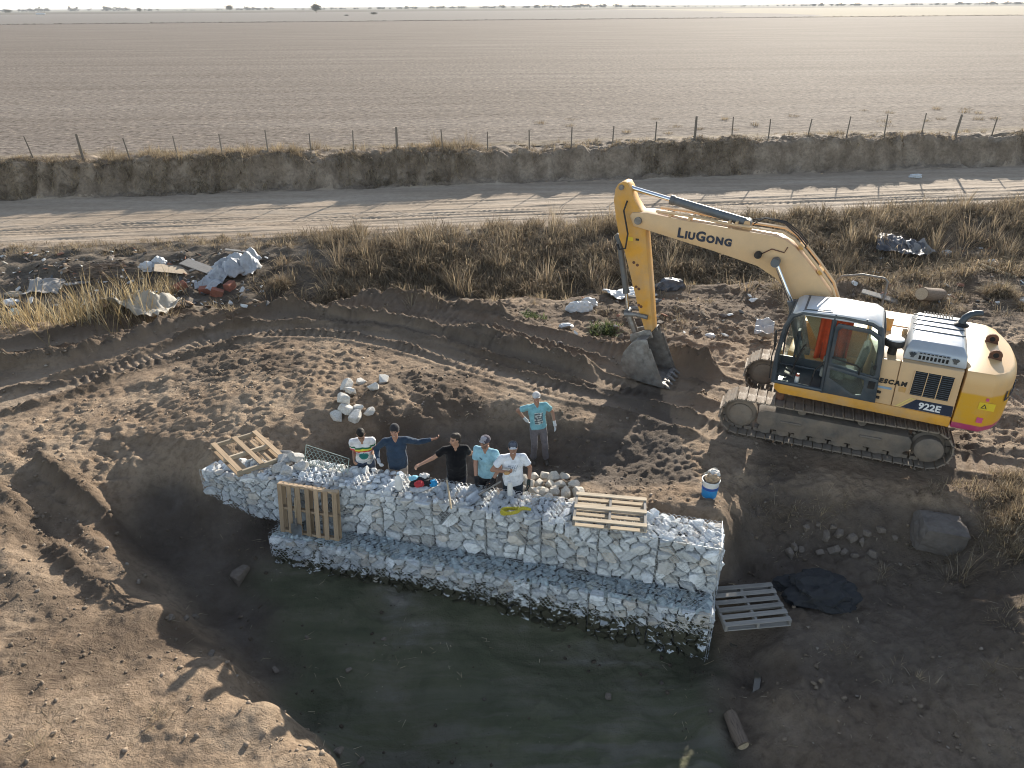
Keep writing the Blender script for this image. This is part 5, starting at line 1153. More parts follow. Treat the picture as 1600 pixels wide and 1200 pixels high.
def pallet(label, M, m, w=1.2, d=1.0, nd=7, nb=3, seed=0, m2=None, broken=()):
    """deck boards and bottom boards run along x, stringers along y; z=0 is the underside"""
    r = random.Random(seed); root = empty('pallet', (0, 0, 0), 0, label, 'pallet'); root.matrix_world = M
    for k in range(nd):
        if k in broken: continue
        o = obj('deck_board', board('deck_board', (w, .092, .02), m), root); o.location = (r.uniform(-.008, .008), -d/2+.046+(d-.092)*k/(nd-1), .122); o.rotation_euler = (0, 0, r.uniform(-.012, .012))
    for k in range(3):
        o = obj('stringer', board('stringer', (d, .045, .09), m2 or m), root); o.location = (-w/2+.0225+(w-.045)*k/2, 0, .066); o.rotation_euler = (0, 0, math.pi/2)
    for k in range(nb):
        o = obj('bottom_board', board('bottom_board', (w, .10, .02), m), root); o.location = (r.uniform(-.008, .008), -d/2+.05+(d-.10)*k/(nb-1), .010); o.rotation_euler = (0, 0, r.uniform(-.012, .012))
    return root
def wallx(px, y=-.1, z=.5):
    best = (1e9, 0)
    for k in range(600):
        x = -WL-2+(WL+2)*k/599; p = wallpt(x, y, z); d = p-CAM; u = 800+FPX*d.dot(Rv)/d.dot(Fw); best = min(best, (abs(u-px), x))
    return best[1]
def basis(o, x, y, z=None):
    x = Vector(x).normalized(); y = Vector(y); y = (y-x*y.dot(x)).normalized(); z = x.cross(y)
    return Matrix(((x.x, y.x, z.x, o[0]), (x.y, y.y, z.y, o[1]), (x.z, y.z, z.z, o[2]), (0, 0, 0, 1)))
WX = (WM.to_3x3() @ Vector((1, 0, 0))); WY = (WM.to_3x3() @ Vector((0, 1, 0)))
# the pallet that stands on the step and leans on the upper course: boards upright, deck towards the wall
xa, xb = wallx(446), wallx(537); pc_ = wallpt((xa+xb)/2, -.20, .545); up_ = Vector((0, 0, 1))*.985+WY*.16
pallet('brown wooden pallet standing upright against the face of the gabion wall', basis(pc_, up_, -WX), M_wood, w=1.0, d=(xb-xa), nd=7, nb=5, seed=2)
# upside-down pallet on the wall top
pl = at(953, 800, .68); pallet('pale wooden pallet lying upside down on top of the gabion wall', basis(Vector((pl.x, pl.y, .76)), WX*1+Vector((0, .10, 0)), -WY*1+Vector((0, 0, .06))) @ Matrix.Translation((0, 0, 0)), M_wpale, w=1.22, d=.86, nd=6, nb=3, seed=3, m2=M_wgrey)
# tipped pallet at the left end
pl = at(388, 708, .72); pallet('sunlit broken wooden pallet lying tilted on the left end of the wall', basis(Vector((pl.x, pl.y, .80)), (.70, -.70, -.10), (-.72, -.66, .12)), M_wood, w=1.1, d=.95, nd=6, nb=3, seed=4, m2=M_wpale, broken=(3,))
# grey pallet in the channel
pl = hit(1166, 964); g1 = [gz(pl.x+a*.5, pl.y+b*.42) for a in (-1, 1) for b in (-1, 1)]
pallet('weathered grey pallet lying flat in the shade at the right end of the wall', basis(Vector((pl.x, pl.y, max(g1)-.02)), (1, .09, .02), (-.09, 1, .03)), M_wgrey, w=1.12, d=.86, nd=6, nb=3, seed=5)
# rocks ------------------------------------------------------------
M_rockw = mat('white_limestone', (.68, .66, .61), .85, 0, .18, 9, .6, .3, .4, (.46, .39, .31), bscale=14)
M_rockg = mat('grey_limestone', (.50, .49, .47), .85, 0, .22, 8, .5, .3, .3, (.33, .28, .22), bscale=14)
M_rockd = mat('earthy_stone', (.21, .175, .145), .9, 0, .2, 8, .5, .3, .5, (.15, .115, .085), bscale=14)
def rock_mesh(seed, m, sub=True, sq=None, npts=18, boxy=.55):
    r = random.Random(seed); V, F = hull_rock(r, npts, sq or (1, r.uniform(.7, .95), r.uniform(.55, .8)), boxy); me = mesh_np('rock', V, F, m); bm = bmesh.new(); bm.from_mesh(me)
    bmesh.ops.recalc_face_normals(bm, faces=bm.faces); bmesh.ops.bevel(bm, geom=list(bm.edges), offset=.02, segments=1, affect='EDGES'); bm.to_mesh(me); bm.free(); return me
RH = [rock_mesh(400+i, mat('cream_limestone', (.62, .565, .48), .85, 0, .16, 9, .5, .3, .15, (.42, .35, .27), bscale=14), boxy=.85, npts=22) for i in range(8)]; RW = [rock_mesh(100+i, M_rockw) for i in range(8)]; RG = [rock_mesh(200+i, M_rockg) for i in range(6)]; RD = [rock_mesh(300+i, M_rockd) for i in range(6)]
def rock(p, s, meshes, label, group, r, name='rock', cat='rock', sink=.25):
    o = obj(name, r.choice(meshes)); s = s*r.uniform(.85, 1.15); o.scale = (s, s*r.uniform(.8, 1.1), s*r.uniform(.85, 1.1)); o.rotation_euler = (r.uniform(-.5, .5), r.uniform(-.5, .5), r.uniform(0, 6.3)); o.location = (p[0], p[1], p[2]+s*(.36-sink)); return tag(o, label, cat, group)
r6 = random.Random(66)
for px, py, z, s in [(818,741,.02,.26),(834,738,.05,.24),(850,737,.05,.25),(866,740,.08,.30),(882,739,.10,.30),(828,750,.14,.24),(843,749,.16,.27),(860,750,.18,.26),(875,752,.2,.24),(897,752,.22,.30),(815,757,.2,.2),(835,761,.28,.24),(850,762,.3,.28),(868,762,.3,.26),(884,765,.32,.30),(903,763,.30,.30),(822,766,.36,.2),(840,770,.42,.22),(858,772,.46,.25),(874,773,.48,.22),(845,757,.24,.22),(895,775,.5,.24),(888,755,.2,.2),(812,772,.44,.17),(866,757,.2,.2)]:
    p = at(px, py, z+.1); rock((p.x, p.y, z-.06), s*.92, RH, 'cream white limestone rock in the heap behind the wall beside the men', 'rocks heaped behind the wall', r6, sink=.1)
for px, py, s, lab in [(540,607,.30,'large flat white block at the upper left of the blocks on the bank'),(548,614,.26,'white block leaning on the large flat one on the bank'),(566,600,.27,'square white block topmost in the middle of the bank group'),(583,609,.27,'white block just right of the square topmost one'),(600,597,.22,'small white block farthest right at the top of the bank group'),(538,628,.28,'lone white block midway down the left side of the bank group'),(541,643,.26,'white block directly below the lone one on the bank'),(561,641,.2,'small pointed white block in the lower row on the bank'),(577,647,.24,'white block at the right end of the lower row on the bank'),(528,656,.34,'long white block lowest at the left on the bank edge'),(556,655,.28,'broad white block beside the long lowest one on the bank')]:
    p = hit(px, py); rock(p, s*.88, RW, lab, 'white blocks on the bank', r6, sink=.12)
for px, py, z, s in [(448,703,.72,.27),(462,712,.72,.30),(444,716,.66,.26),(436,727,.62,.26),(452,733,.62,.32),(470,728,.64,.24),(484,735,.62,.2),(498,731,.6,.2),(508,737,.6,.24),(494,744,.58,.22),(520,735,.6,.2),(530,741,.58,.22),(478,745,.56,.2),(512,748,.56,.18)]:
    p = at(px, py, z); rock((p.x, p.y, z-.1), s*.85, RG, 'greyish rock piled loosely on the wall top behind the upright pallet', 'loose rocks at the left of the wall top', r6, sink=.1)
for px, py, s in [(1258,828,.2),(1240,858,.16),(1252,862,.15),(1232,868,.2),(1290,842,.2),(1310,838,.17),(1330,846,.2),(1345,852,.17),(1302,862,.19),(1318,866,.17),(1335,870,.15),(1280,868,.16),(1362,868,.17),(1300,828,.13),(1352,838,.15),(1375,832,.15),(1278,822,.12),(1398,842,.12)]:
    rock(hit(px, py), s*.85, RD, 'earthy stone lying in the shaded slope below the excavator', 'stones on the shaded slope', r6, sink=.18)
for px, py, s, lab in [(377,905,.36,'largest brown stone on the dark pit floor left of the wall'),(330,1025,.16,'stone on the pit floor near the left earth ridge'),(305,965,.14,'stone at the left foot of the pit slope, rightmost of three'),(290,968,.12,'middle of three small stones at the left foot of the pit slope'),(268,968,.1,'leftmost of three small stones at the foot of the pit slope'),(545,1050,.1,'small pale stone alone in the left middle of the pit floor'),(430,1050,.12,'small stone midway between earth ridge and pit centre'),(600,1000,.08,'tiny stone on the pit floor below the muddy wall foot'),(528,1178,.2,'stone at the bottom picture edge beside the lit earth ridge'),(565,1192,.13,'small stone right of the one at the bottom picture edge'),(950,1090,.1,'small stone on the right half of the pit floor'),(480,1000,.09,'tiny stone on the upper left of the pit floor')]:
    rock(hit(px, py), s*.9, RD, lab, 'stones on the pit floor', r6, sink=.22)
bl = hit(1462, 842); bmb = bmesh.new(); bmesh.ops.create_cube(bmb, size=1.0); bmesh.ops.subdivide_edges(bmb, edges=bmb.edges[:], cuts=7, use_grid_fill=True)
for v in bmb.verts:
    q = v.co.copy(); l = q.length; q = q.lerp(q.normalized()*.62, .28); k = 1+.10*mnoise.noise(q*2.3)+.06*mnoise.noise(q*6)+.03*mnoise.noise(q*14); v.co = Vector((q.x*k, q.y*k, q.z*k))
bme = bpy.data.meshes.new('concrete_block'); bmb.to_mesh(bme); bmb.free(); bme.materials.append(mat('old_concrete', (.17, .15, .135), .9, 0, .2, 6, .8, .3, .6, (.115, .095, .08))); bo = obj('concrete_block', bme); bo.location = (bl.x, bl.y, bl.z+.08); bo.scale = (.80, .58, .56); bo.rotation_euler = (.12, .14, -.12)
tag(bo, 'large grey block of broken concrete half sunk in the shaded bank', 'concrete block')
# pail -------------------------------------------------------------
pp = hit(1107, 777); pail = empty('pail', pp, .3, 'white plastic pail with a blue label, full of rubbish, on the edge of the bank', 'pail')
M_pail = mat('white_plastic', (.70, .70, .68), .4, 0, .06, 6, 0, .5, .15, (.45, .38, .3)); M_blue = mat('blue_label', (.03, .27, .60), .45, 0, .1, 9); M_dblue = mat('dark_blue_label', (.03, .10, .38), .45, 0, .1, 9)
MB().lathe([(.125, 0), (.13, .02), (.155, .37), (.165, .375), (.165, .40), (.15, .40), (.145, .36), (.12, .03), (.01, .03)], (0, 0, 0), 26).build('bucket', M_pail, pail, smooth=True)
MB().lathe([(.1335, .05), (.1475, .22), (.146, .22), (.132, .05)], (0, 0, 0), 26, closed=True).build('label', M_blue, pail, smooth=True); MB().lathe([(.1478, .223), (.1525, .28), (.151, .28), (.1463, .223)], (0, 0, 0), 26, closed=True).build('label_band', M_dblue, pail, smooth=True)
MB().tube([(.165, 0, .36), (.19, .06, .30), (.17, .12, .26), (0, .17, .24), (-.16, .1, .28), (-.165, 0, .36)], .005, 6).build('handle', M_steel, pail, smooth=True)
def crumple(name, m, dims, seed, parent=None, rough=.35, freq=2.2, res=3, flat=0.0):
    """a crumpled lump of sheet: ridged folds all over"""
    bm = bmesh.new(); bmesh.ops.create_icosphere(bm, subdivisions=res, radius=1.0); o_ = Vector((seed*3.7, seed*1.3, seed*7.1))
    for v in bm.verts:
        p = v.co*freq+o_; n = 1-abs(mnoise.noise(p))*2; n2 = 1-abs(mnoise.noise(p*2.3))*2; k = 1+rough*(n*.7+n2*.45-.5); q = v.co*k
        if q.z < -.3: q.z = -.3+(q.z+.3)*.25
        v.co = Vector((q.x*dims[0]/2, q.y*dims[1]/2, q.z*dims[2]/2*(1-flat)))
    me = bpy.data.meshes.new(name); bm.to_mesh(me); bm.free(); me.materials.append(m); return obj(name, me, parent)
tr = crumple('paper_bag', mat('brown_paper', (.42, .30, .19), .85, 0, .2, 9, .3), (.24, .22, .2), 3, pail, .5); tr.location = (.02, .0, .40); 
tr = crumple('wrapper', mat('white_wrapper', (.66, .63, .58), .7, 0, .12, 9, .3), (.2, .18, .16), 5, pail, .55); tr.location = (.09, .07, .45)
lp = hit(1110, 742); ck = MB(); ck.box((0, 0, .045), (.32, .10, .09), Matrix.Rotation(.15, 3, 'X'), bev=.02); ck = ck.build('wood_offcut', M_wpale); ck.location = lp; ck.rotation_euler = (.1, -.2, .5); tag(ck, 'pale offcut of wood lying on the bank behind the pail', 'wood')
# on the wall ------------------------------------------------------
def on_top(px, py, z=.60): p = at(px, py, z); return Vector((p.x, p.y, z))
jg = empty('water_jug', on_top(624, 764, .585), .3, 'translucent white plastic water jug standing on the wall top', 'jug'); M_milk = mat('milky_plastic', (.72, .72, .70), .35, 0, .05, 5)
MB().lathe([(.06, 0), (.068, .01), (.07, .1), (.066, .115), (.07, .13), (.07, .22), (.05, .27), (.022, .30), (.02, .325)], (0, 0, 0), 20).build('body', M_milk, jg, smooth=True)
MB().lathe([(.024, .322), (.024, .35), (.01, .352)], (0, 0, 0), 14).build('cap', mat('cap_blue', (.3, .4, .5), .5), jg, smooth=True); MB().tube([(.068, 0, .2), (.095, 0, .21), (.09, 0, .28), (.03, 0, .31)], .011, 8).build('handle', M_milk, jg, smooth=True)
bp_ = on_top(660, 760, .585); bag = empty('clothes_bundle', bp_, .2, 'bundle of black, red, blue and white sports clothes lying on the wall top', 'clothes')
for nm, c, d, o_, sd in (('black_jacket', (.015, .015, .018), (.40, .26, .20), (.0, .0, .09), 1), ('red_cloth', (.45, .04, .05), (.17, .14, .14), (-.06, -.09, .12), 2), ('grey_shirt', (.45, .47, .5), (.36, .16, .10), (-.05, -.12, .04), 3), ('blue_cloth', (.03, .28, .55), (.16, .16, .13), (.19, -.06, .08), 4), ('light_blue_cloth', (.25, .55, .68), (.18, .12, .10), (-.14, .04, .17), 5), ('white_cloth', (.62, .6, .58), (.18, .14, .13), (.05, .06, .17), 6)):
    o = crumple(nm, mat('cloth_'+nm, c, .9, 0, .15, 12, .3), d, sd+10, bag, .4, 1.8); o.location = o_
def shovel(label, top, bottom, face, wd=.2, ln=.28, hm=None):
    """handle runs from top to the socket; the blade continues to bottom"""
    top = Vector(top); bottom = Vector(bottom); t = (bottom-top).normalized(); root = empty('shovel', bottom, 0, label, 'shovel'); L = (bottom-top).length
    f = Vector(face); f = (f-t*f.dot(t)).normalized(); s = t.cross(f)
    MB().tube([top-bottom, -t*(ln+.02)], [.016, .018], 10).build('handle', hm or M_handle, root, smooth=True); MB().tube([-t*(ln+.16), -t*(ln-.02)], [.021, .024], 10).build('socket', M_steel, root, smooth=True)
    V = []; n = 9; m_ = 7
    for th in (0, .004):
        for j in range(m_):
            v = j/(m_-1)
            for i in range(n):
                u = -1+2*i/(n-1); w = wd/2*(1-.16*max(0, v-.7)/.3*1.4); V.append(-t*ln*(1-v)+s*u*w+f*(-.035*(1-u*u)+th-.02*v*v)+t*(.03*(1-u*u) if v > .98 else 0))
    F = []
    for th in (0, 1):
        b = th*n*m_
        for j in range(m_-1):
            for i in range(n-1): q = [b+j*n+i, b+j*n+i+1, b+(j+1)*n+i+1, b+(j+1)*n+i]; F.append(q if th else q[::-1])
    for j in range(m_-1):
        for i in (0, n-1): F.append([j*n+i, (j+1)*n+i, n*m_+(j+1)*n+i, n*m_+j*n+i])
    for i in range(n-1):
        for j in (0, m_-1): F.append([j*n+i, j*n+i+1, n*m_+j*n+i+1, n*m_+j*n+i])
    MB().add(V, F).build('blade', mat('shovel_steel', (.42, .44, .46), .35, .8, .2, 8), root, smooth=True); return root
sx_ = wallx(470, -.3, .1); shovel('shovel with shiny blade standing on the step in front of the upright pallet', wallpt(sx_+.06, -.385, .92), wallpt(sx_, -.46, .05), -WY, .22, .28)
shovel('shovel lying slanting across the rubble on the wall top', on_top(783, 752, .92), on_top(729, 784, .60), (0, -.3, 1), .2, .26, M_wgrey)
pk = empty('post', on_top(705, 795, .58), 0, 'bare wooden stake leaning on the wall in front of the man in black', 'stake'); a = on_top(698, 748, .80)-on_top(705, 795, .58)
MB().tube([(0, 0, 0), a*.5, a*1.0], [.017, .018, .016], 9).build('shaft', M_handle, pk, smooth=True); MB().tube([a*.95, a*1.02], [.019, .02], 9).build('grip', M_wgrey, pk, smooth=True)
th = empty('thermos', on_top(797, 775, .575), 0, 'slim white flask standing on the wall before the man in white', 'flask'); MB().lathe([(.045, 0), (.048, .02), (.048, .24), (.035, .27)], (0, 0, 0), 18).build('body', M_pail, th, smooth=True); MB().lathe([(.036, .265), (.036, .31), (.03, .315)], (0, 0, 0), 16).build('lid', M_milk, th, smooth=True)
# piece of food in the hand of the man in white
M_bread = mat('bread_crust', (.52, .30, .12), .7, 0, .2, 14, .3)
hw = p5_.matrix_basis @ Vector((-.13, -.345, 1.28)); fo = crumple('bread_roll', M_bread, (.11, .07, .07), 7, None, .12, 1.3); fo.location = hw; tag(fo, 'golden bread roll held by the man in the white t-shirt', 'bread')
# yellow strap bundle
yb = empty('rope_bundle', on_top(800, 802, .60), .15, 'coiled bundle of yellow rope lying on the edge of the wall top', 'rope'); M_rope = mat('yellow_rope', (.50, .43, .05), .85, 0, .2, 30, .4)
rr_ = random.Random(4); pts = []
for k in range(90):
    a = k/90*2*math.pi*7; e = 1+.16*rr_.uniform(-1, 1); pts.append((-.03+.15*math.cos(a)*e, .065*math.sin(a)*e, .03+.05*(k/90)+.015*math.sin(a*1.3)))
MB().tube(pts, .013, 6).build('coil', M_rope, yb, smooth=True); MB().tube([(.1, .02, .05), (.2, .03, .06), (.27, .02, .05), (.33, .0, .04)], [.03, .035, .03, .022], 8).build('loose_end', M_rope, yb, smooth=True)
MB().tube([(.1+.012*math.cos(a), .055*math.sin(a), .06+.05*math.cos(a)) for a in np.linspace(0, 6.28, 12)], .012, 6).build('tie', M_rope, yb, smooth=True)
# open flap of netting
wp = empty('wire_basket_panel', on_top(508, 738, .56), WRZ-.12, 'loose panel of green coated hexagonal wire netting standing behind the rocks', 'wire netting'); w = MB()
wires(w, .95, .42, (-.48, .0, .02), (1, 0, -.10), (0, .42, .9), .006, .09); w.tube([(-.48, 0, .02), (-.48, .17, .40)], .008, 6); w.tube([(-.48, .17, .40), (.46, .17, .31)], .007, 6); w.tube([(.46, .0, -.06), (.46, .17, .31)], .008, 6); w.build('netting', mat('green_grey_wire', (.30, .36, .32), .5, .3, .1, 5), wp)
# shade net heap, log, puddles ---------------------------------------
nh = hit(1282, 930); net = empty('shade_net', nh, 0, 'crumpled heap of black netting on the ground right of the grey pallet', 'netting'); M_net = mat('black_net', (.024, .025, .028), .8, 0, .3, 10, .5)
for k, (dx, dy, dx2, dy2, h, sd) in enumerate(((0, .0, 1.15, .85, .3, 1), (-.35, .25, .7, .4, .16, 2), (.3, .28, .5, .4, .14, 3), (.1, -.28, .55, .35, .14, 4))):
    o = crumple('fold', M_net, (dx2, dy2, h*1.6), sd+20, net, .45, 1.3, 4); o.location = (dx, dy, gz(nh.x+dx, nh.y+dy)-nh.z+.04)
for k in range(5):
    a = -1+k*.45; MB().tube([(-.45+.05*k, .2+.04*k, .06), (-.1+.1*k, -.1-.03*k, .20-.02*k), (.15+.05*k, -.36, .08), (.3, -.42+.03*k, .03)], [.03, .045, .04, .02], 6).build('rolled_edge', M_net, net, smooth=True)
lg = hit(1148, 1150); log = empty('log', (lg.x, lg.y, lg.z+.1), rad(100), 'short round log lying in the muddy channel at the bottom edge', 'log'); pr_ = []
MB().tube([(-.24, 0, -.02), (-.1, .01, 0), (.1, 0, .03), (.24, -.01, .04)], [.10, .108, .105, .10], 14).build('trunk', wood('bark', (.17, .13, .10), .35), log, smooth=True)
for xx in (-.243, .243): MB().cyl((xx-.003, 0 if xx < 0 else -.01, -.02 if xx < 0 else .04), (xx+.003, 0 if xx < 0 else -.01, -.02 if xx < 0 else .04), .085, n=14).build('cut_end', M_handle, log)
def water_mat():
    m, nt, b = newmat('muddy_water'); b.inputs['Base Color'].default_value = (.10, .085, .065, 1); b.inputs['Roughness'].default_value = .06; b.inputs['Specular IOR Level'].default_value = .6
    n = noise_n(nt, 14, 3, .5); bump(nt, b, n.outputs[0], .06, .01); return m
M_water = water_mat()
def puddle(pix, zoff):
    P = [hit(a, b) for a, b in pix]; z = min(p.z for p in P)+zoff; Q = [(p.x, p.y) for p in P]; mb = MB(); out = []
    n = len(Q)
    for i in range(n):
        a, b = Vector(Q[i]), Vector(Q[(i+1) % n]); out += [a, a.lerp(b, .5)+Vector((r6.uniform(-.02, .02), r6.uniform(-.02, .02)))]
    mb.prism([(p.x, p.y) for p in out], X_, Y_, Z_, (0, 0, 0), z-.25, z); o = mb.build('puddle', M_water); o['kind'] = 'structure'; return o
puddle([(1138,985),(1155,992),(1162,1003),(1150,1012),(1140,1008)], .03); puddle([(1172,1010),(1184,1008),(1186,1030),(1188,1065),(1184,1090),(1175,1088),(1178,1050)], .04)
# ================================================================== vegetation, fence, rubbish, far things
G = np.random.default_rng(23)
M_grass = matcol('dry_grass', .9, .12, 3, 0, 0, .1)
def add_translucent(m):
    nt = m.node_tree; b = nt.nodes['Principled BSDF']; o = nt.nodes['Material Output']; t = N(nt, 'ShaderNodeBsdfTranslucent'); mx = N(nt, 'ShaderNodeMixShader'); mx.inputs[0].default_value = .38
    nt.links.new(b.inputs['Base Color'].links[0].from_socket, t.inputs[0]); nt.links.new(b.outputs[0], mx.inputs[1]); nt.links.new(t.outputs[0], mx.inputs[2]); nt.links.new(mx.outputs[0], o.inputs[0])
add_translucent(M_grass)
STRAW = np.array([(.41, .325, .205), (.34, .262, .168), (.28, .215, .145), (.21, .165, .118), (.39, .33, .245)])
def blades(P, h, w, ang, tilt, col, droop=.35):
    """grass blades as bent three-triangle strips; P (n,3) roots"""
    n = len(P); d = np.stack([np.cos(ang), np.sin(ang), 0*ang], -1); sd = np.stack([-np.sin(ang), np.cos(ang), 0*ang], -1)
    tt = np.sin(tilt)[:, None]; tc = np.cos(tilt)[:, None]; hh = h[:, None]; ww = w[:, None]
    m = P+d*hh*.55*tt+np.array([0, 0, 1])*hh*.55*tc; t2 = tilt+droop*(.6+G.random(n)); e = m+d*hh*.45*np.sin(t2)[:, None]+np.array([0, 0, 1])*hh*.45*np.cos(t2)[:, None]
    V = np.stack([P-sd*ww*.5, P+sd*ww*.5, m-sd*ww*.4, m+sd*ww*.4, e], 1).reshape(-1, 3); b = np.arange(n)*5
    F = np.concatenate([np.stack([b, b+1, b+3], -1), np.stack([b, b+3, b+2], -1), np.stack([b+2, b+3, b+4], -1)]); C = np.repeat(col, 5, 0); return V, F, C
class Grass:
    def __init__(s): s.V = []; s.F = []; s.C = []; s.n = 0
    def clumps(s, X, Y, per, h, spread, w=.014, tilt=(.0, .8), col=None, zoff=-.03, droop=.35, colk=None, Z=None):
        m = len(X); per_ = np.full(m, per); k = np.repeat(np.arange(m), per_); n = len(k); r = spread*np.sqrt(G.random(n))*(.6+.8*G.random(m))[k]; a = G.random(n)*2*np.pi
        x = X[k]+r*np.cos(a); y = Y[k]+r*np.sin(a); z = (hfast(x, y)[0] if Z is None else Z[k])+zoff
        hh = h*(.55+.8*G.random(m))[k]*(.55+.6*G.random(n)); tl = tilt[0]+(tilt[1]-tilt[0])*G.random(n)**1.3+(.35*r/max(spread, .01)); c = (STRAW if col is None else np.array(col))[G.integers(0, len(STRAW) if col is None else len(col), n)]*(.7+.5*G.random((m, 1)))[k]*(.85+.3*G.random((n, 1)))
        aa = np.where(G.random(n) < .7, a, G.random(n)*2*np.pi)
        V, F, C = blades(np.stack([x, y, z], -1), hh, w*(.6+.8*G.random(n)), aa, tl, c, droop); s.V.append(V); s.F.append(F+s.n); s.C.append(C); s.n += len(V); return s
    def obj(s, name, m=None, parent=None): return obj(name, mesh_np(name, np.concatenate(s.V), np.concatenate(s.F), m or M_grass, False, col=np.clip(np.concatenate(s.C), 0, .9)), parent)
def qxy(q, x): return x, q+KQ*x
def scatter(n, q0, q1, x0, x1, keep=None):
    q = q0+(q1-q0)*G.random(n); x = x0+(x1-x0)*G.random(n); y = q+KQ*x
    if keep is not None: k = keep(x, q) > G.random(n); x, y = x[k], y[k]
    return x, y
# grass on the roadside slope of the ditch
def dens(x, q): return np.clip(.22+sstep(-9, -5, x)*.9, 0, 1)*np.clip(vnoise(x*.45, q*.45, 7)*2.1-.35, 0, 1)
g = Grass(); X, Y = scatter(3600, 26.6, 36.0, -12, 40, dens); g.clumps(X, Y, 20, .42, .22, .028)
DK = [(.28, .212, .138), (.21, .16, .108), (.15, .116, .082), (.36, .285, .18), (.31, .25, .17)]
X, Y = scatter(2100, 26.0, 36.0, -11, 40, dens); g.clumps(X, Y, 48, .95, .42, .03, (.05, 1.3), droop=.9, col=DK)
X, Y = scatter(150, 28, 36, -8, 36, None); g.clumps(X, Y, 60, 1.3, .3, .02, (.0, .6))
X, Y = scatter(260, 34.8, 36.4, -10, 40, None); g.clumps(X, Y, 60, .6, .35, .02, (.1, 1.1))
X, Y = scatter(420, 34.4, 36.4, -36, -8, None); g.clumps(X, Y, 26, .26, .2, .016)
X, Y = scatter(1300, 20.8, 28, 7, 32, lambda x, q: np.clip(vnoise(x*.5, q*.5, 8)*2.2-.55, 0, 1)); g.clumps(X, Y, 45, .75, .36, .028, (.05, 1.3), droop=.9, col=DK)
X, Y = scatter(420, 17.6, 21.5, 8.2, 19, lambda x, q: np.clip(vnoise(x*.7, q*.7, 18)*2.2-.8, 0, 1)); g.clumps(X, Y, 50, .36, .2, .013, (.05, 1.2), droop=.7)
X, Y = scatter(160, 17.6, 20, 2.5, 8.2, lambda x, q: np.clip(vnoise(x*.7, q*.7, 19)*2.2-1, 0, 1)); g.clumps(X, Y, 30, .26, .16, .011, (.1, 1.3), droop=.7)
X, Y = scatter(340, 19.5, 24, -14, 8, lambda x, q: np.clip(vnoise(x*.6, q*.6, 9)*2-.8, 0, 1)); g.clumps(X, Y, 30, .32, .16, .014)
tag(g.obj('ditch_grass'), 'dry straw coloured grass covering the slope of the ditch below the road', 'grass', kind='stuff')
# tall golden reeds at the left edge of the churned ground
g = Grass()
for px, py, n in [(-40,528,26),(0,524,28),(35,520,28),(70,516,24),(105,512,30),(130,506,30),(155,500,30),(180,494,30),(205,489,28),(230,484,26),(252,478,22),(272,473,16),(20,512,16),(90,505,16),(150,492,14)]:
    p = hit(px, py-6); X = p.x+G.normal(0, .4, n); Y = p.y+G.normal(.2, .3, n); g.clumps(X[::2], Y[::2], 5, 1.2, .12, .02, (0, .35), col=[(.46, .36, .20), (.40, .30, .16), (.50, .42, .28), (.30, .22, .12)], droop=.15)
tag(g.obj('dry_reeds'), 'golden dry reeds standing in front of the rubbish at the left', 'reeds', kind='stuff')
# grass along fence and hanging over the cut bank
g = Grass(); X, Y = scatter(3000, 46.5, 48.2, -46, 52, lambda x, q: np.clip(vnoise(x*.16, q*0, 12)*3.4-1.0+.6*(q-47.2), 0, 1)); g.clumps(X, Y, 21, .7, .2, .028, (.7, 2.1), droop=.9)
X, Y = scatter(1500, 47.6, 50.5, -46, 52, lambda x, q: np.clip(vnoise(x*.18, q*.4, 13)*2.2-.5, 0, 1)); g.clumps(X, Y, 26, .32, .22, .02)
X, Y = scatter(40, 48, 50, -27, -8, None); g.clumps(X, Y, 50, .75, .25, .018, (0, .5)); X, Y = scatter(12, 48.5, 50, -5.5, -2.5, None); g.clumps(X, Y, 60, 1.0, .35, .018, (0, .6))
X, Y = scatter(26, 52, 62, 2, 44, None); g.clumps(X, Y, 80, .3, .5, .02)
tag(g.obj('fence_grass'), 'dry grass along the fence and hanging over the cut bank of the road', 'grass', kind='stuff')
# sparse dry stalks on the disturbed ground and the lit right bank
g = Grass(); X, Y = scatter(240, 4.5, 18.5, -12, 13, lambda x, q: np.clip(vnoise(x*.5+3, q*.5, 14)*2-.7, 0, 1)*(hfast(x, q+KQ*x)[0] > -.95)); g.clumps(X, Y, 9, .16, .09, .008, (.2, 1.4))
for px, py, n in [(1590,800,60),(1575,830,30),(1595,860,40),(1585,770,30),(1560,755,16),(1540,770,14),(1600,750,40)]:
    p = hit(px, py); g.clumps(p.x+G.normal(0, .22, n), p.y+G.normal(0, .18, n), 26, .24, .12, .011, (.1, 1.2))
for px, py, n, h in [(1215,812,8,.22),(1265,800,10,.24),(1185,795,6,.2),(1300,790,8,.2),(1480,870,8,.25),(1500,900,10,.28),(1380,900,6,.2),(1560,960,8,.25),(1420,1060,8,.2),(1560,1060,8,.22),(1250,860,6,.18),(230,1120,5,.22),(60,1165,6,.22),(1520,760,12,.22),(1450,765,8,.2),(1330,1010,6,.15)]:
    p = hit(px, py); g.clumps(p.x+G.normal(0, .16, n), p.y+G.normal(0, .12, n), 16, h, .1, .008, (.1, 1.4))
p = hit(1500, 905); g.clumps(p.x+G.normal(0, .05, 4), p.y+G.normal(0, .05, 4), 10, .75, .1, .008, (.1, .6))
tag(g.obj('dry_stalks'), 'scattered dry grass stalks on the disturbed earth', 'grass', kind='stuff')
# straw litter lying flat
g = Grass(); X, Y = scatter(1500, 4.0, 20, -13, 14, lambda x, q: np.clip(vnoise(x*.6, q*.6, 15)*2-.5, 0, 1)); g.clumps(X, Y, 2, .16, .2, .009, (1.35, 1.6), zoff=.012, droop=.05, col=[(.5, .42, .3), (.42, .34, .22)])
tag(g.obj('straw_litter'), 'bits of straw lying on the bare earth', 'straw', kind='stuff')
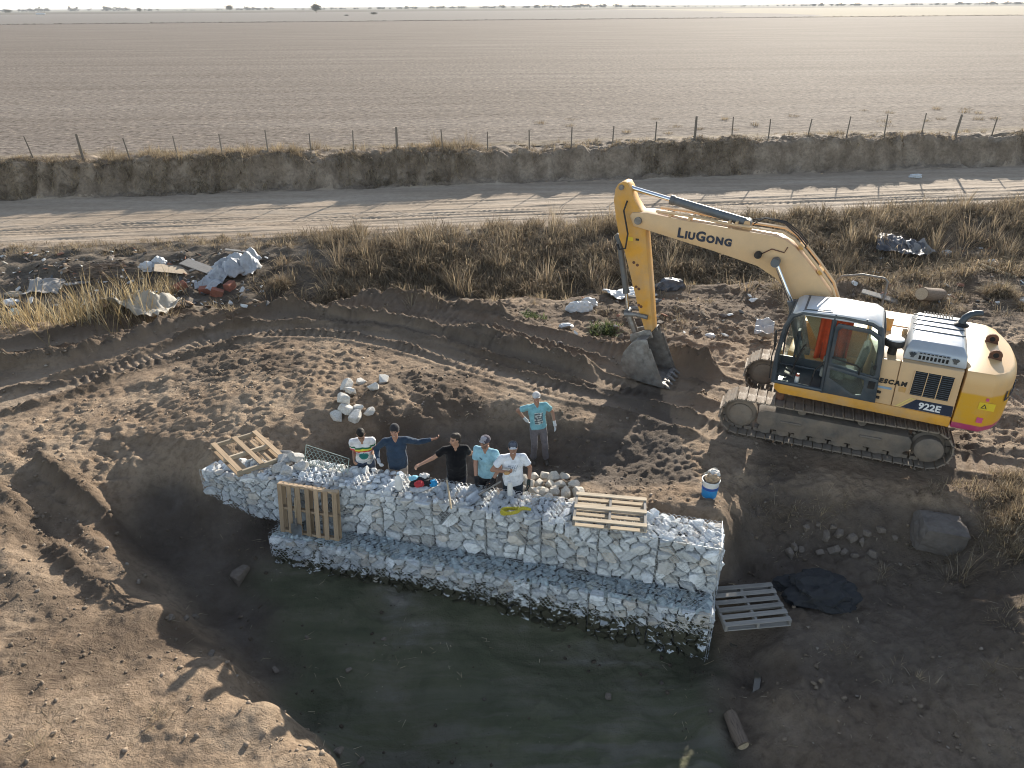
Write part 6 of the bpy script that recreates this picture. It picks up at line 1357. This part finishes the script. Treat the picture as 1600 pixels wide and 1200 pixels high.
# green weeds
M_weed = matcol('green_leaves', .7, .15, 10, 0, 0, .3); add_translucent(M_weed)
for px, py, s, lab in [(833, 495, .42, 'small bright green weed at the foot of the ditch grass'), (945, 520, .5, 'green weed patch beside the raised bucket')]:
    p = hit(px, py); w = Grass(); n = 14 if s < .45 else 34; w.clumps(p.x+G.normal(0, s*.4, n), p.y+G.normal(0, s*.3, n), 14, s*.5, .12, .035, (.1, 1.0), col=[(.10, .13, .05), (.14, .17, .07), (.09, .11, .045)]); o = w.obj('weed', M_weed); tag(o, lab, 'weed', kind='stuff')
# big rounded tussocks
for px, py, s, lab in [(1310,412,1.0,'big rounded dry tussock just right of the boom'),(1300,352,.85,'tussock at the top of the ditch slope behind the boom'),(1372,415,.7,'smaller tussock right of the big rounded one'),(1418,462,.75,'reddish dry tussock behind the cab handrail'),(1560,455,.9,'broad tussock at the right edge of the picture'),(700,430,.8,'grey dry tussock in the middle of the ditch slope'),(560,450,.85,'low matted tussock above the dark earth ridge'),(880,400,.9,'tall golden tussock left of the raised stick'),(440,440,.9,'pale brushy tussock right of the crumpled plastic sheet')]:
    p = hit(px, py+8); w = Grass(); n = 26; a = G.random(n)*6.28; r = s*.42*np.sqrt(G.random(n)); zz = p.z+.34*s*(1-(r/(s*.5))**2)
    w.clumps(p.x+r*np.cos(a), p.y+r*np.sin(a), 46, s*.52, .16, .014, (.2, 1.3), Z=zz, zoff=-.12, droop=.6); o = w.obj('grass_tussock'); tag(o, lab, 'tussock')
# soil clods ---------------------------------------------------------
CL = []; rc = random.Random(9)
for k in range(10):
    V, F = hull_rock(rc, 11, (1, .85, .7)); bm = bmesh.new(); vs = [bm.verts.new(v) for v in V]; [bm.faces.new([vs[i] for i in f]) for f in F]; bmesh.ops.triangulate(bm, faces=bm.faces[:]); CL.append((V, np.array([[v.index for v in f.verts] for f in bm.faces]) if not bm.verts.index_update() else None)); bm.free()
M_clod = matcol('soil_clods', .95, .2, 18, .6, .02, .2)
def clods(n, q0, q1, x0, x1, name, label, keep=None, smin=.015, smax=.10, seed=1):
    gg = np.random.default_rng(seed); q = q0+(q1-q0)*gg.random(n); x = x0+(x1-x0)*gg.random(n); y = q+KQ*x; z, wet, fresh, pr, moist_shade = hfast(x, y)
    d = np.clip(vnoise(x*.8, y*.8, 33)*1.8-.55, .04, 1)*(1-.45*wet)*(1-.7*pr)+1.3*fresh
    k = gg.random(n) < np.clip(d, 0, 1); x, y, z, fresh, wet, moist_shade = x[k], y[k], z[k], fresh[k], wet[k], moist_shade[k]; m = len(x); s = smin+(smax-smin)*gg.random(m)**3.2
    VV = []; FF = []; CC = []; b = 0
    for i in range(m):
        V, F = CL[i % 10]; a = gg.random()*6.28; c, sn = math.cos(a), math.sin(a); W_ = V*s[i]; W_ = np.stack([W_[:, 0]*c-W_[:, 1]*sn, W_[:, 0]*sn+W_[:, 1]*c, W_[:, 2]], -1)+np.array([x[i], y[i], z[i]+s[i]*.12]); VV.append(W_); FF.append(F+b); b += len(V)
        base = np.array((.30, .232, .17)) if gg.random() > .12 else np.array((.38, .32, .26)); base = base*(1-.5*fresh[i])*(1-.45*moist_shade[i])*(1-.5*wet[i])*(.8+.35*gg.random()); CC.append(np.tile(base, (len(V), 1)))
    o = obj(name, mesh_np(name, np.concatenate(VV), np.concatenate(FF), M_clod, False, col=np.concatenate(CC))); return tag(o, label, 'soil', kind='stuff')
clods(15000, 4.2, 20.5, -13, 14, 'soil_clods', 'crumbled clods of earth strewn over the dug ground')
clods(13000, 4.2, 14, -10, 10, 'soil_crumbs', 'fine crumbs of earth scattered over the dug ground', smin=.008, smax=.035, seed=5)
# fence --------------------------------------------------------------
fence = empty('fence', qxy(48.3, 0)+(0,), 0, 'wire fence with weathered wooden posts along the top of the road bank', 'fence'); M_post = wood('fence_post_wood', (.21, .18, .15)); FP = []
for px in [-80,-15,50,128,201,276,347,419,486,553,621,692,762,827,892,956,1022,1083,1140,1197,1257,1317,1375,1432,1485,1541,1597,1655,1710]:
    thick = px in (128, 621, 1083, 1485); d = ray(px, 240); k = d.x/d.y; Yp = 48.3/(1-KQ*k); Xp = k*Yp; zp = gz(Xp, Yp); FP.append((Xp, Yp, zp)); hh = 1.5 if thick else 1.25
    lx = G.normal(0, .05)-(.14 if px in (128, 50) else 0); r_ = .085 if thick else .045
    MB().tube([(Xp, Yp-48.3, zp-.2), (Xp+lx*.5, Yp-48.3, zp+hh*.5), (Xp+lx, Yp-48.3, zp+hh)], [r_, r_*.95, r_*.85], 8).build('post', M_post, fence, smooth=True)
for hw_ in (.35, .65, .95, 1.15):
    MB().tube([(a, b-48.3, c+hw_) for a, b, c in FP], .003, 4).build('wire', mat('rusty_wire', (.10, .08, .065), .9, 0, .2, 5, spec=.1), fence)
# rubbish ------------------------------------------------------------
M_plastw = mat('white_plastic_film', (.62, .63, .63), .45, 0, .12, 4, .2, .5, .2, (.4, .36, .3)); M_tarpg = mat('grey_tarpaulin', (.33, .32, .30), .7, 0, .15, 4, .4, .3, .3, (.25, .2, .16)); M_silver = mat('silver_plastic_sheet', (.45, .46, .47), .4, .1, .25, 3, .3, .5, .2, (.3, .27, .23)); M_dplast = mat('dark_plastic_sheet', (.09, .09, .10), .45, 0, .3, 4, .3)
M_card = mat('cardboard', (.38, .31, .23), .85, 0, .15, 5, .2); M_brick = mat('red_brick', (.33, .13, .085), .9, 0, .2, 9, .4, .3, .2)
def draped(name, m, px, py, w, d, label, cat, seed, rz=0, amp=.16, lift=.06, parent=None, dome=0.0):
    """a sheet thrown over uneven ground, with folds"""
    c = hit(px, py); n = 30; V = []; cs, sn = math.cos(rz), math.sin(rz)
    for j in range(n):
        for i in range(n):
            u = (i/(n-1)-.5)*w; v = (j/(n-1)-.5)*d; u += .06*w*mnoise.noise((v*2, seed, 0)); v += .08*d*mnoise.noise((u*2, seed, 5)); x = c.x+u*cs-v*sn; y = c.y+u*sn+v*cs
            f = (1-abs(mnoise.noise((u*2.2+seed, v*1.5, seed)))*2); f2 = 1-abs(mnoise.noise((u*5+seed, v*4, seed)))*2; V.append((x, y, amp*(f*.7+f2*.3)+lift+dome*max(0, 1-(2*u/w)**2)*max(0, 1-(2*v/d)**2)))
    V = np.array(V); gzv = hfast(V[:, 0], V[:, 1])[0]; V[:, 2] += np.maximum(gzv, np.mean(gzv)-.1)
    F = [[j*n+i, j*n+i+1, (j+1)*n+i+1, (j+1)*n+i] for j in range(n-1) for i in range(n-1)]; me = mesh_np(name, V-np.array(c), F, m, True); o = obj(name, me, parent, c if parent is None else c-parent.location); sd_ = o.modifiers.new('s', 'SOLIDIFY'); sd_.thickness = .012; return tag(o, label, cat)
draped('tarpaulin', M_tarpg, 70, 452, 1.4, 1.2, 'grey tarpaulin spread on the rubbish heap at the far left', 'tarpaulin', 1, .2)
draped('tarpaulin', mat('beige_tarpaulin', (.36, .33, .28), .75, 0, .12, 4, .3), 222, 470, 1.7, 1.3, 'beige grey sheet draped like a tent behind the reeds', 'sheet', 2, -.1, .22, .15)
draped('plastic_sheet', M_dplast, 1405, 395, 2.2, 1.6, 'dark plastic sheet lying in the ditch grass right of the boom', 'plastic sheet', 4, -.4, .25, .15); draped('plastic_sheet', M_tarpg, 1435, 400, 1.2, .9, 'grey sheet beside the dark plastic in the right ditch', 'plastic sheet', 5, .3, .25, .12)
draped('plastic_sheet', M_silver, 1192, 528, .9, .5, 'crumpled grey plastic strip just left of the cab', 'plastic sheet', 6, 1.2, .2, .15); draped('plastic_sheet', M_plastw, 970, 462, 1.0, .8, 'white plastic sheet behind the bucket cylinder', 'plastic sheet', 8, .2, .12, .08)
sh_ = hit(370, 440); sp = empty('plastic_heap', sh_, 0, 'big crumpled heap of silver grey plastic sheeting in the ditch at left', 'plastic heap')
for k, (px, py, w, d, am, dm, rz_) in enumerate(((322, 447, .9, .7, .18, .1, .3), (345, 440, 1.1, .8, .25, .3, -.3), (366, 432, 1.2, .9, .3, .45, .5), (390, 428, .9, .9, .3, .6, -.2), (372, 418, 1.1, .6, .25, .35, .2), (350, 425, .8, .6, .22, .3, 1.0), (395, 412, .7, .6, .25, .4, .6), (335, 455, .7, .5, .15, .1, 1.2))):
    draped('sheet_fold', M_silver, px, py, w, d, None, None, 60+k*7, rz_, am, .12, sp, dm)
def lump(name, m, px, py, dims, label, cat, seed, group=None, rough=.4, rz=0):
    p = hit(px, py); o = crumple(name, m, dims, seed, None, rough, 1.8, 3); o.location = (p.x, p.y, p.z+dims[2]*.12); o.rotation_euler = (0, 0, rz); return tag(o, label, cat, group)
lump('plastic_bag', M_plastw, 234, 424, (.7, .5, .6), 'full white plastic bag at the left of the pair on the rubbish', 'bag', 41); lump('plastic_bag', M_plastw, 251, 417, (.6, .5, .6), 'full white plastic bag at the right of the pair on the rubbish', 'bag', 42)
lump('plastic_bag', M_plastw, 905, 486, (.75, .4, .5), 'white sack lying left of the raised stick', 'bag', 43); lump('plastic_bag', M_plastw, 885, 512, (.4, .25, .2), 'small white scrap of plastic on the track edge', 'plastic', 44)
lump('plastic_bag', M_silver, 920, 478, (.5, .4, .4), 'greyish sack beside the white sack near the stick', 'bag', 45); lump('plastic_bag', M_dplast, 1048, 452, (.9, .5, .6), 'dark grey bundle in the ditch behind the stick', 'bag', 46)
lump('plastic_bag', M_plastw, 1430, 277, (.75, .4, .3), 'white plastic bag lying alone on the shaded road', 'bag', 47, rough=.7); lump('plastic_bag', M_plastw, 1109, 526, (.3, .2, .16), 'small white cup thrown on the earth right of the bucket', 'cup', 48, rough=.2)
lump('plastic_bag', M_plastw, 1478, 398, (.5, .35, .3), 'white scrap on the right ditch slope', 'plastic', 49); lump('plastic_bag', M_plastw, 1545, 418, (.6, .3, .6), 'white torn sack standing in the ditch at far right', 'bag', 50, rough=.7)
lump('plastic_bag', M_plastw, 18, 475, (.7, .5, .3), 'pale plastic at the left edge of the picture', 'plastic', 51); lump('cardboard_box', M_card, 22, 462, (.7, .5, .25), 'flattened beige cardboard at the left picture edge', 'cardboard', 52); lump('plastic_bag', mat('green_white_bag', (.5, .58, .52), .5, 0, .1, 5), 25, 492, (.45, .35, .35), 'pale green bag at the left edge below the cardboard', 'bag', 53)
def plank(px, py, L, w, t, rz, m, label, cat='plank', name='plank', tilt=.15, up=.08):
    p = hit(px, py); b = MB(); b.box((0, 0, 0), (L, w, t), bev=.008); o = b.build(name, m); o.location = (p.x, p.y, p.z+up); o.rotation_euler = (.1, tilt, rz); return tag(o, label, cat)
plank(272, 428, 1.5, .9, .02, .4, M_card, 'sheet of light plywood among the rubbish bags', 'plywood', 'plywood_sheet', .25, .2); plank(312, 425, 1.6, .6, .03, -.35, M_wgrey, 'grey board leaning between bags and silver heap', 'board', tilt=.2, up=.25)
plank(375, 396, 1.3, .18, .05, .05, M_wgrey, 'grey plank lying above the silver plastic heap'); plank(130, 445, 1.4, .25, .05, .9, M_tarpg, 'long grey slab left of the beige sheet', 'slab', 'slab')
plank(1385, 470, 1.5, .3, .04, -.5, M_wgrey, 'splintered board behind the cab at right'); plank(1365, 440, 1.5, .3, .03, 1.1, M_silver, 'grey metal sheet standing behind the cab handrail', 'sheet metal', 'metal_sheet', .5, .25); plank(1555, 425, 1.3, .08, .06, -.9, M_handle, 'thin pale batten in the ditch at far right', 'batten'); plank(1008, 470, 1.1, .12, .05, .0, M_wgrey, 'short board on the bare ground behind the stick')
for px, py, lab in [(283,452,'single red brick block in front of the plywood'),(322,458,'reddish brick block under the silver plastic'),(340,462,'pale brick lump at the foot of the silver plastic'),(360,452,'brick chunk right below the silver plastic')]:
    p = hit(px, py); b = MB(); b.box((0, 0, 0), (.5, .3, .34), bev=.02); b.box((0, -.151, .08), (.4, .01, .06)); b.box((0, -.151, -.06), (.4, .01, .06)); o = b.build('brick_block', M_brick); o.location = (p.x, p.y, p.z+.1); o.rotation_euler = (G.normal(0, .2), G.normal(0, .2), G.random()*2); tag(o, lab, 'brick')
lgp = hit(1448, 478); lt = empty('log', (lgp.x, lgp.y, lgp.z+.3), rad(215), 'pale sawn log lying in the rubbish behind the cab', 'log'); MB().tube([(-.7, 0, -.12), (0, .02, .05), (.55, 0, .2)], [.2, .21, .2], 14).build('trunk', wood('pale_bark', (.22, .165, .125), .4), lt, smooth=True); MB().cyl((.55, 0, .2), (.575, 0, .207), .18, n=14).build('cut_end', M_wpale, lt)
# brush pile of dead branches
bp2 = hit(160, 438); br = empty('brush_pile', bp2, 0, 'dark heap of dead branches between the tarpaulins', 'brush pile'); rb = random.Random(3)
for k in range(70):
    a = rb.uniform(-.6, .6)+(math.pi if rb.random() < .5 else 0); L = rb.uniform(.7, 1.7); x0, y0, z0 = rb.gauss(0, .55), rb.gauss(0, .35), rb.uniform(.05, .7); e = (x0+L*math.cos(a), y0+L*math.sin(a)*.5, z0+rb.uniform(-.3, .15)); e = (e[0], e[1], max(.02, e[2]))
    MB().tube([(x0, y0, z0), ((x0+e[0])/2+rb.gauss(0, .06), (y0+e[1])/2, (z0+e[2])/2+rb.uniform(0, .15)), e], [.016, .012, .006], 5).build('branch', _mc['bark'], br)
# small scraps nobody could count
sc = Soup(); rs = random.Random(8)
for px0, px1, py0, py1, n in ((0, 420, 392, 482, 430), (860, 1200, 430, 540, 70), (1330, 1600, 380, 480, 130)):
    for k in range(n):
        p = hit(rs.uniform(px0, px1), rs.uniform(py0, py1)); V, F = ROCKS[rs.randrange(24)]; s = rs.uniform(.07, .3)*(1.5 if px0 == 0 and rs.random() < .3 else 1); c = rs.choice([(.55, .55, .53), (.3, .28, .25), (.12, .12, .12), (.35, .25, .17), (.2, .17, .14), (.62, .62, .6), (.16, .13, .1), (.3, .15, .1), (.13, .11, .1), (.18, .15, .12)])
        sc.add((V*np.array([s, s*.7, s*.35])) @ rotm(rs).T+np.array([p.x, p.y, p.z+.04]), F, c)
tag(sc.obj('rubbish_scraps', M_clod), 'small scraps of rubbish strewn through the ditch', 'rubbish', kind='stuff')
# far away -----------------------------------------------------------
M_far = matcol('far_foliage', .95, .2, .3, 0, 0, .1)
def leaf_cloud(n, dims, seed, col, leaf=.5, hollow=.35):
    gg = np.random.default_rng(seed); u = gg.normal(size=(n, 3)); u /= np.linalg.norm(u, axis=1)[:, None]; r = (hollow+(1-hollow)*gg.random(n))[:, None]; lob = 1+.35*np.sin(u[:, :1]*4+seed)*np.cos(u[:, 1:2]*5)+.2*np.sin(u[:, 2:]*7)
    P = u*r*lob*np.array(dims)/2; s = leaf*(.5+gg.random(n)); a = gg.normal(size=(n, 3)); b = gg.normal(size=(n, 3)); V = np.stack([P-a*s[:, None]*.5, P+b*s[:, None]*.5, P+a*s[:, None]*.5, P-b*s[:, None]*.4], 1).reshape(-1, 3); F = np.arange(n*4).reshape(n, 4); C = np.repeat(np.array(col)*(.6+.7*gg.random((n, 1))), 4, 0); return V, F, C
def far_tree(px, dist, h, w, label, cat, name='tree', col=(.06, .075, .04), trunk=True, seed=1, lift=.62):
    d = ray(px, 10); k = d.x/d.y; p = Vector((k*dist, dist, -.3)); root = empty(name, p, 0, label, cat); V, F, C = leaf_cloud(1500, (w, w, h*.72), seed, col, h*.055); V = V+np.array([0, 0, h*lift]); obj('crown', mesh_np('crown', V, F, M_far, False, col=C), root)
    m = MB(); m.tube([(0, 0, 0), (h*.01, 0, h*.25), (-h*.01, 0, h*.55)], [h*.03, h*.022, h*.012], 8)
    for a in (0, 1.6, 3.1, 4.7): m.tube([(h*.01, 0, h*.25), (math.cos(a)*w*.18, math.sin(a)*w*.18, h*.45), (math.cos(a)*w*.32, math.sin(a)*w*.32, h*.62)], [h*.014, h*.009, h*.004], 6)
    m.build('trunk', _mc['bark'], root); return root
far_tree(493, 1150, 13, 13, 'lone dark tree standing out on the horizon', 'tree', seed=2); far_tree(583, 900, 3.6, 9, 'low round bush on the far field right of the lone tree', 'bush', 'bush', (.11, .105, .075), seed=3, lift=.45)
far_tree(9, 1500, 8, 13, 'small tree on the horizon at the far left', 'tree', seed=4); far_tree(216, 1700, 9, 10, 'tree rising above the distant treeline at left', 'tree', seed=5); far_tree(358, 1700, 13, 16, 'clump of taller trees on the horizon left of the lone tree', 'tree', seed=6)
far_tree(540, 800, 1.8, 5, 'small dark shrub on the far field below the lone tree', 'shrub', 'shrub', (.06, .06, .045), seed=7, lift=.45)
def treeline(name, label, x0, x1, dist, h, n, seed, col):
    gg = np.random.default_rng(seed); VV = []; CC = []; 
    for k in range(n):
        t = gg.random(); x = (x0+(x1-x0)*t); hh = h*(.35+.9*vnoise(np.array([x*.004]), np.array([seed*1.]), 5)[0])*(.6+.7*gg.random()); V, F, C = leaf_cloud(40, (hh*2.2, 8, hh), k, col, hh*.28, .2); VV.append(V+np.array([x, dist+gg.normal()*25, hh*.45-.3])); CC.append(C)
    V = np.concatenate(VV); F = np.arange(len(V)).reshape(-1, 4); tag(obj(name, mesh_np(name, V, F, M_far, False, col=np.concatenate(CC))), label, 'trees', kind='stuff')
treeline('treeline', 'distant line of trees along the horizon', -2600, 2700, 2500, 9.5, 420, 3, (.07, .085, .06))
gg_ = Grass(); X = np.linspace(-420, 520, 900); Y = 502+.1*X+G.normal(0, .8, 900); gg_.clumps(X, Y, 8, .9, .9, .28, (0, .9), col=[(.10, .085, .065), (.15, .12, .085), (.07, .06, .05)], Z=np.zeros(900), zoff=-.05)
tag(gg_.obj('field_edge_weeds'), 'thin dark line of dead weeds between the two far fields', 'weeds', kind='stuff')
gb = empty('grain_bag', (ray(62, 17).x/ray(62, 17).y*1250, 1250, 0), .1, 'long low white bag lying far off on the field at left', 'grain bag'); MB().tube([(-7, 0, .5), (-6.5, 0, .9), (0, 0, 1.0), (6.5, 0, .9), (7, 0, .5)], [.5, 1.1, 1.2, 1.1, .5], 12).build('bag', M_plastw, gb, smooth=True)
# haze ---------------------------------------------------------------
hz = MB(); hz.box((0, 5800, 8.0), (27000, 12400, 28)); hz = hz.build('haze', None); hz.data.materials.clear(); hm_ = bpy.data.materials.new('haze_air'); hm_.use_nodes = True; nt = hm_.node_tree; nt.nodes.clear()
vo_ = nt.nodes.new('ShaderNodeVolumePrincipled'); vo_.inputs['Color'].default_value = (.93, .95, 1, 1); vo_.inputs['Density'].default_value = .00012; vo_.inputs['Anisotropy'].default_value = .0; mo_ = nt.nodes.new('ShaderNodeOutputMaterial'); nt.links.new(vo_.outputs[0], mo_.inputs['Volume']); hz.data.materials.append(hm_)
tag(hz, 'thin pale haze over the plain', 'haze', kind='stuff')

if S.get('count'): print('TRIS', sum(sum(len(p.vertices)-2 for p in o.data.polygons) for o in bpy.data.objects if o.type == 'MESH'))
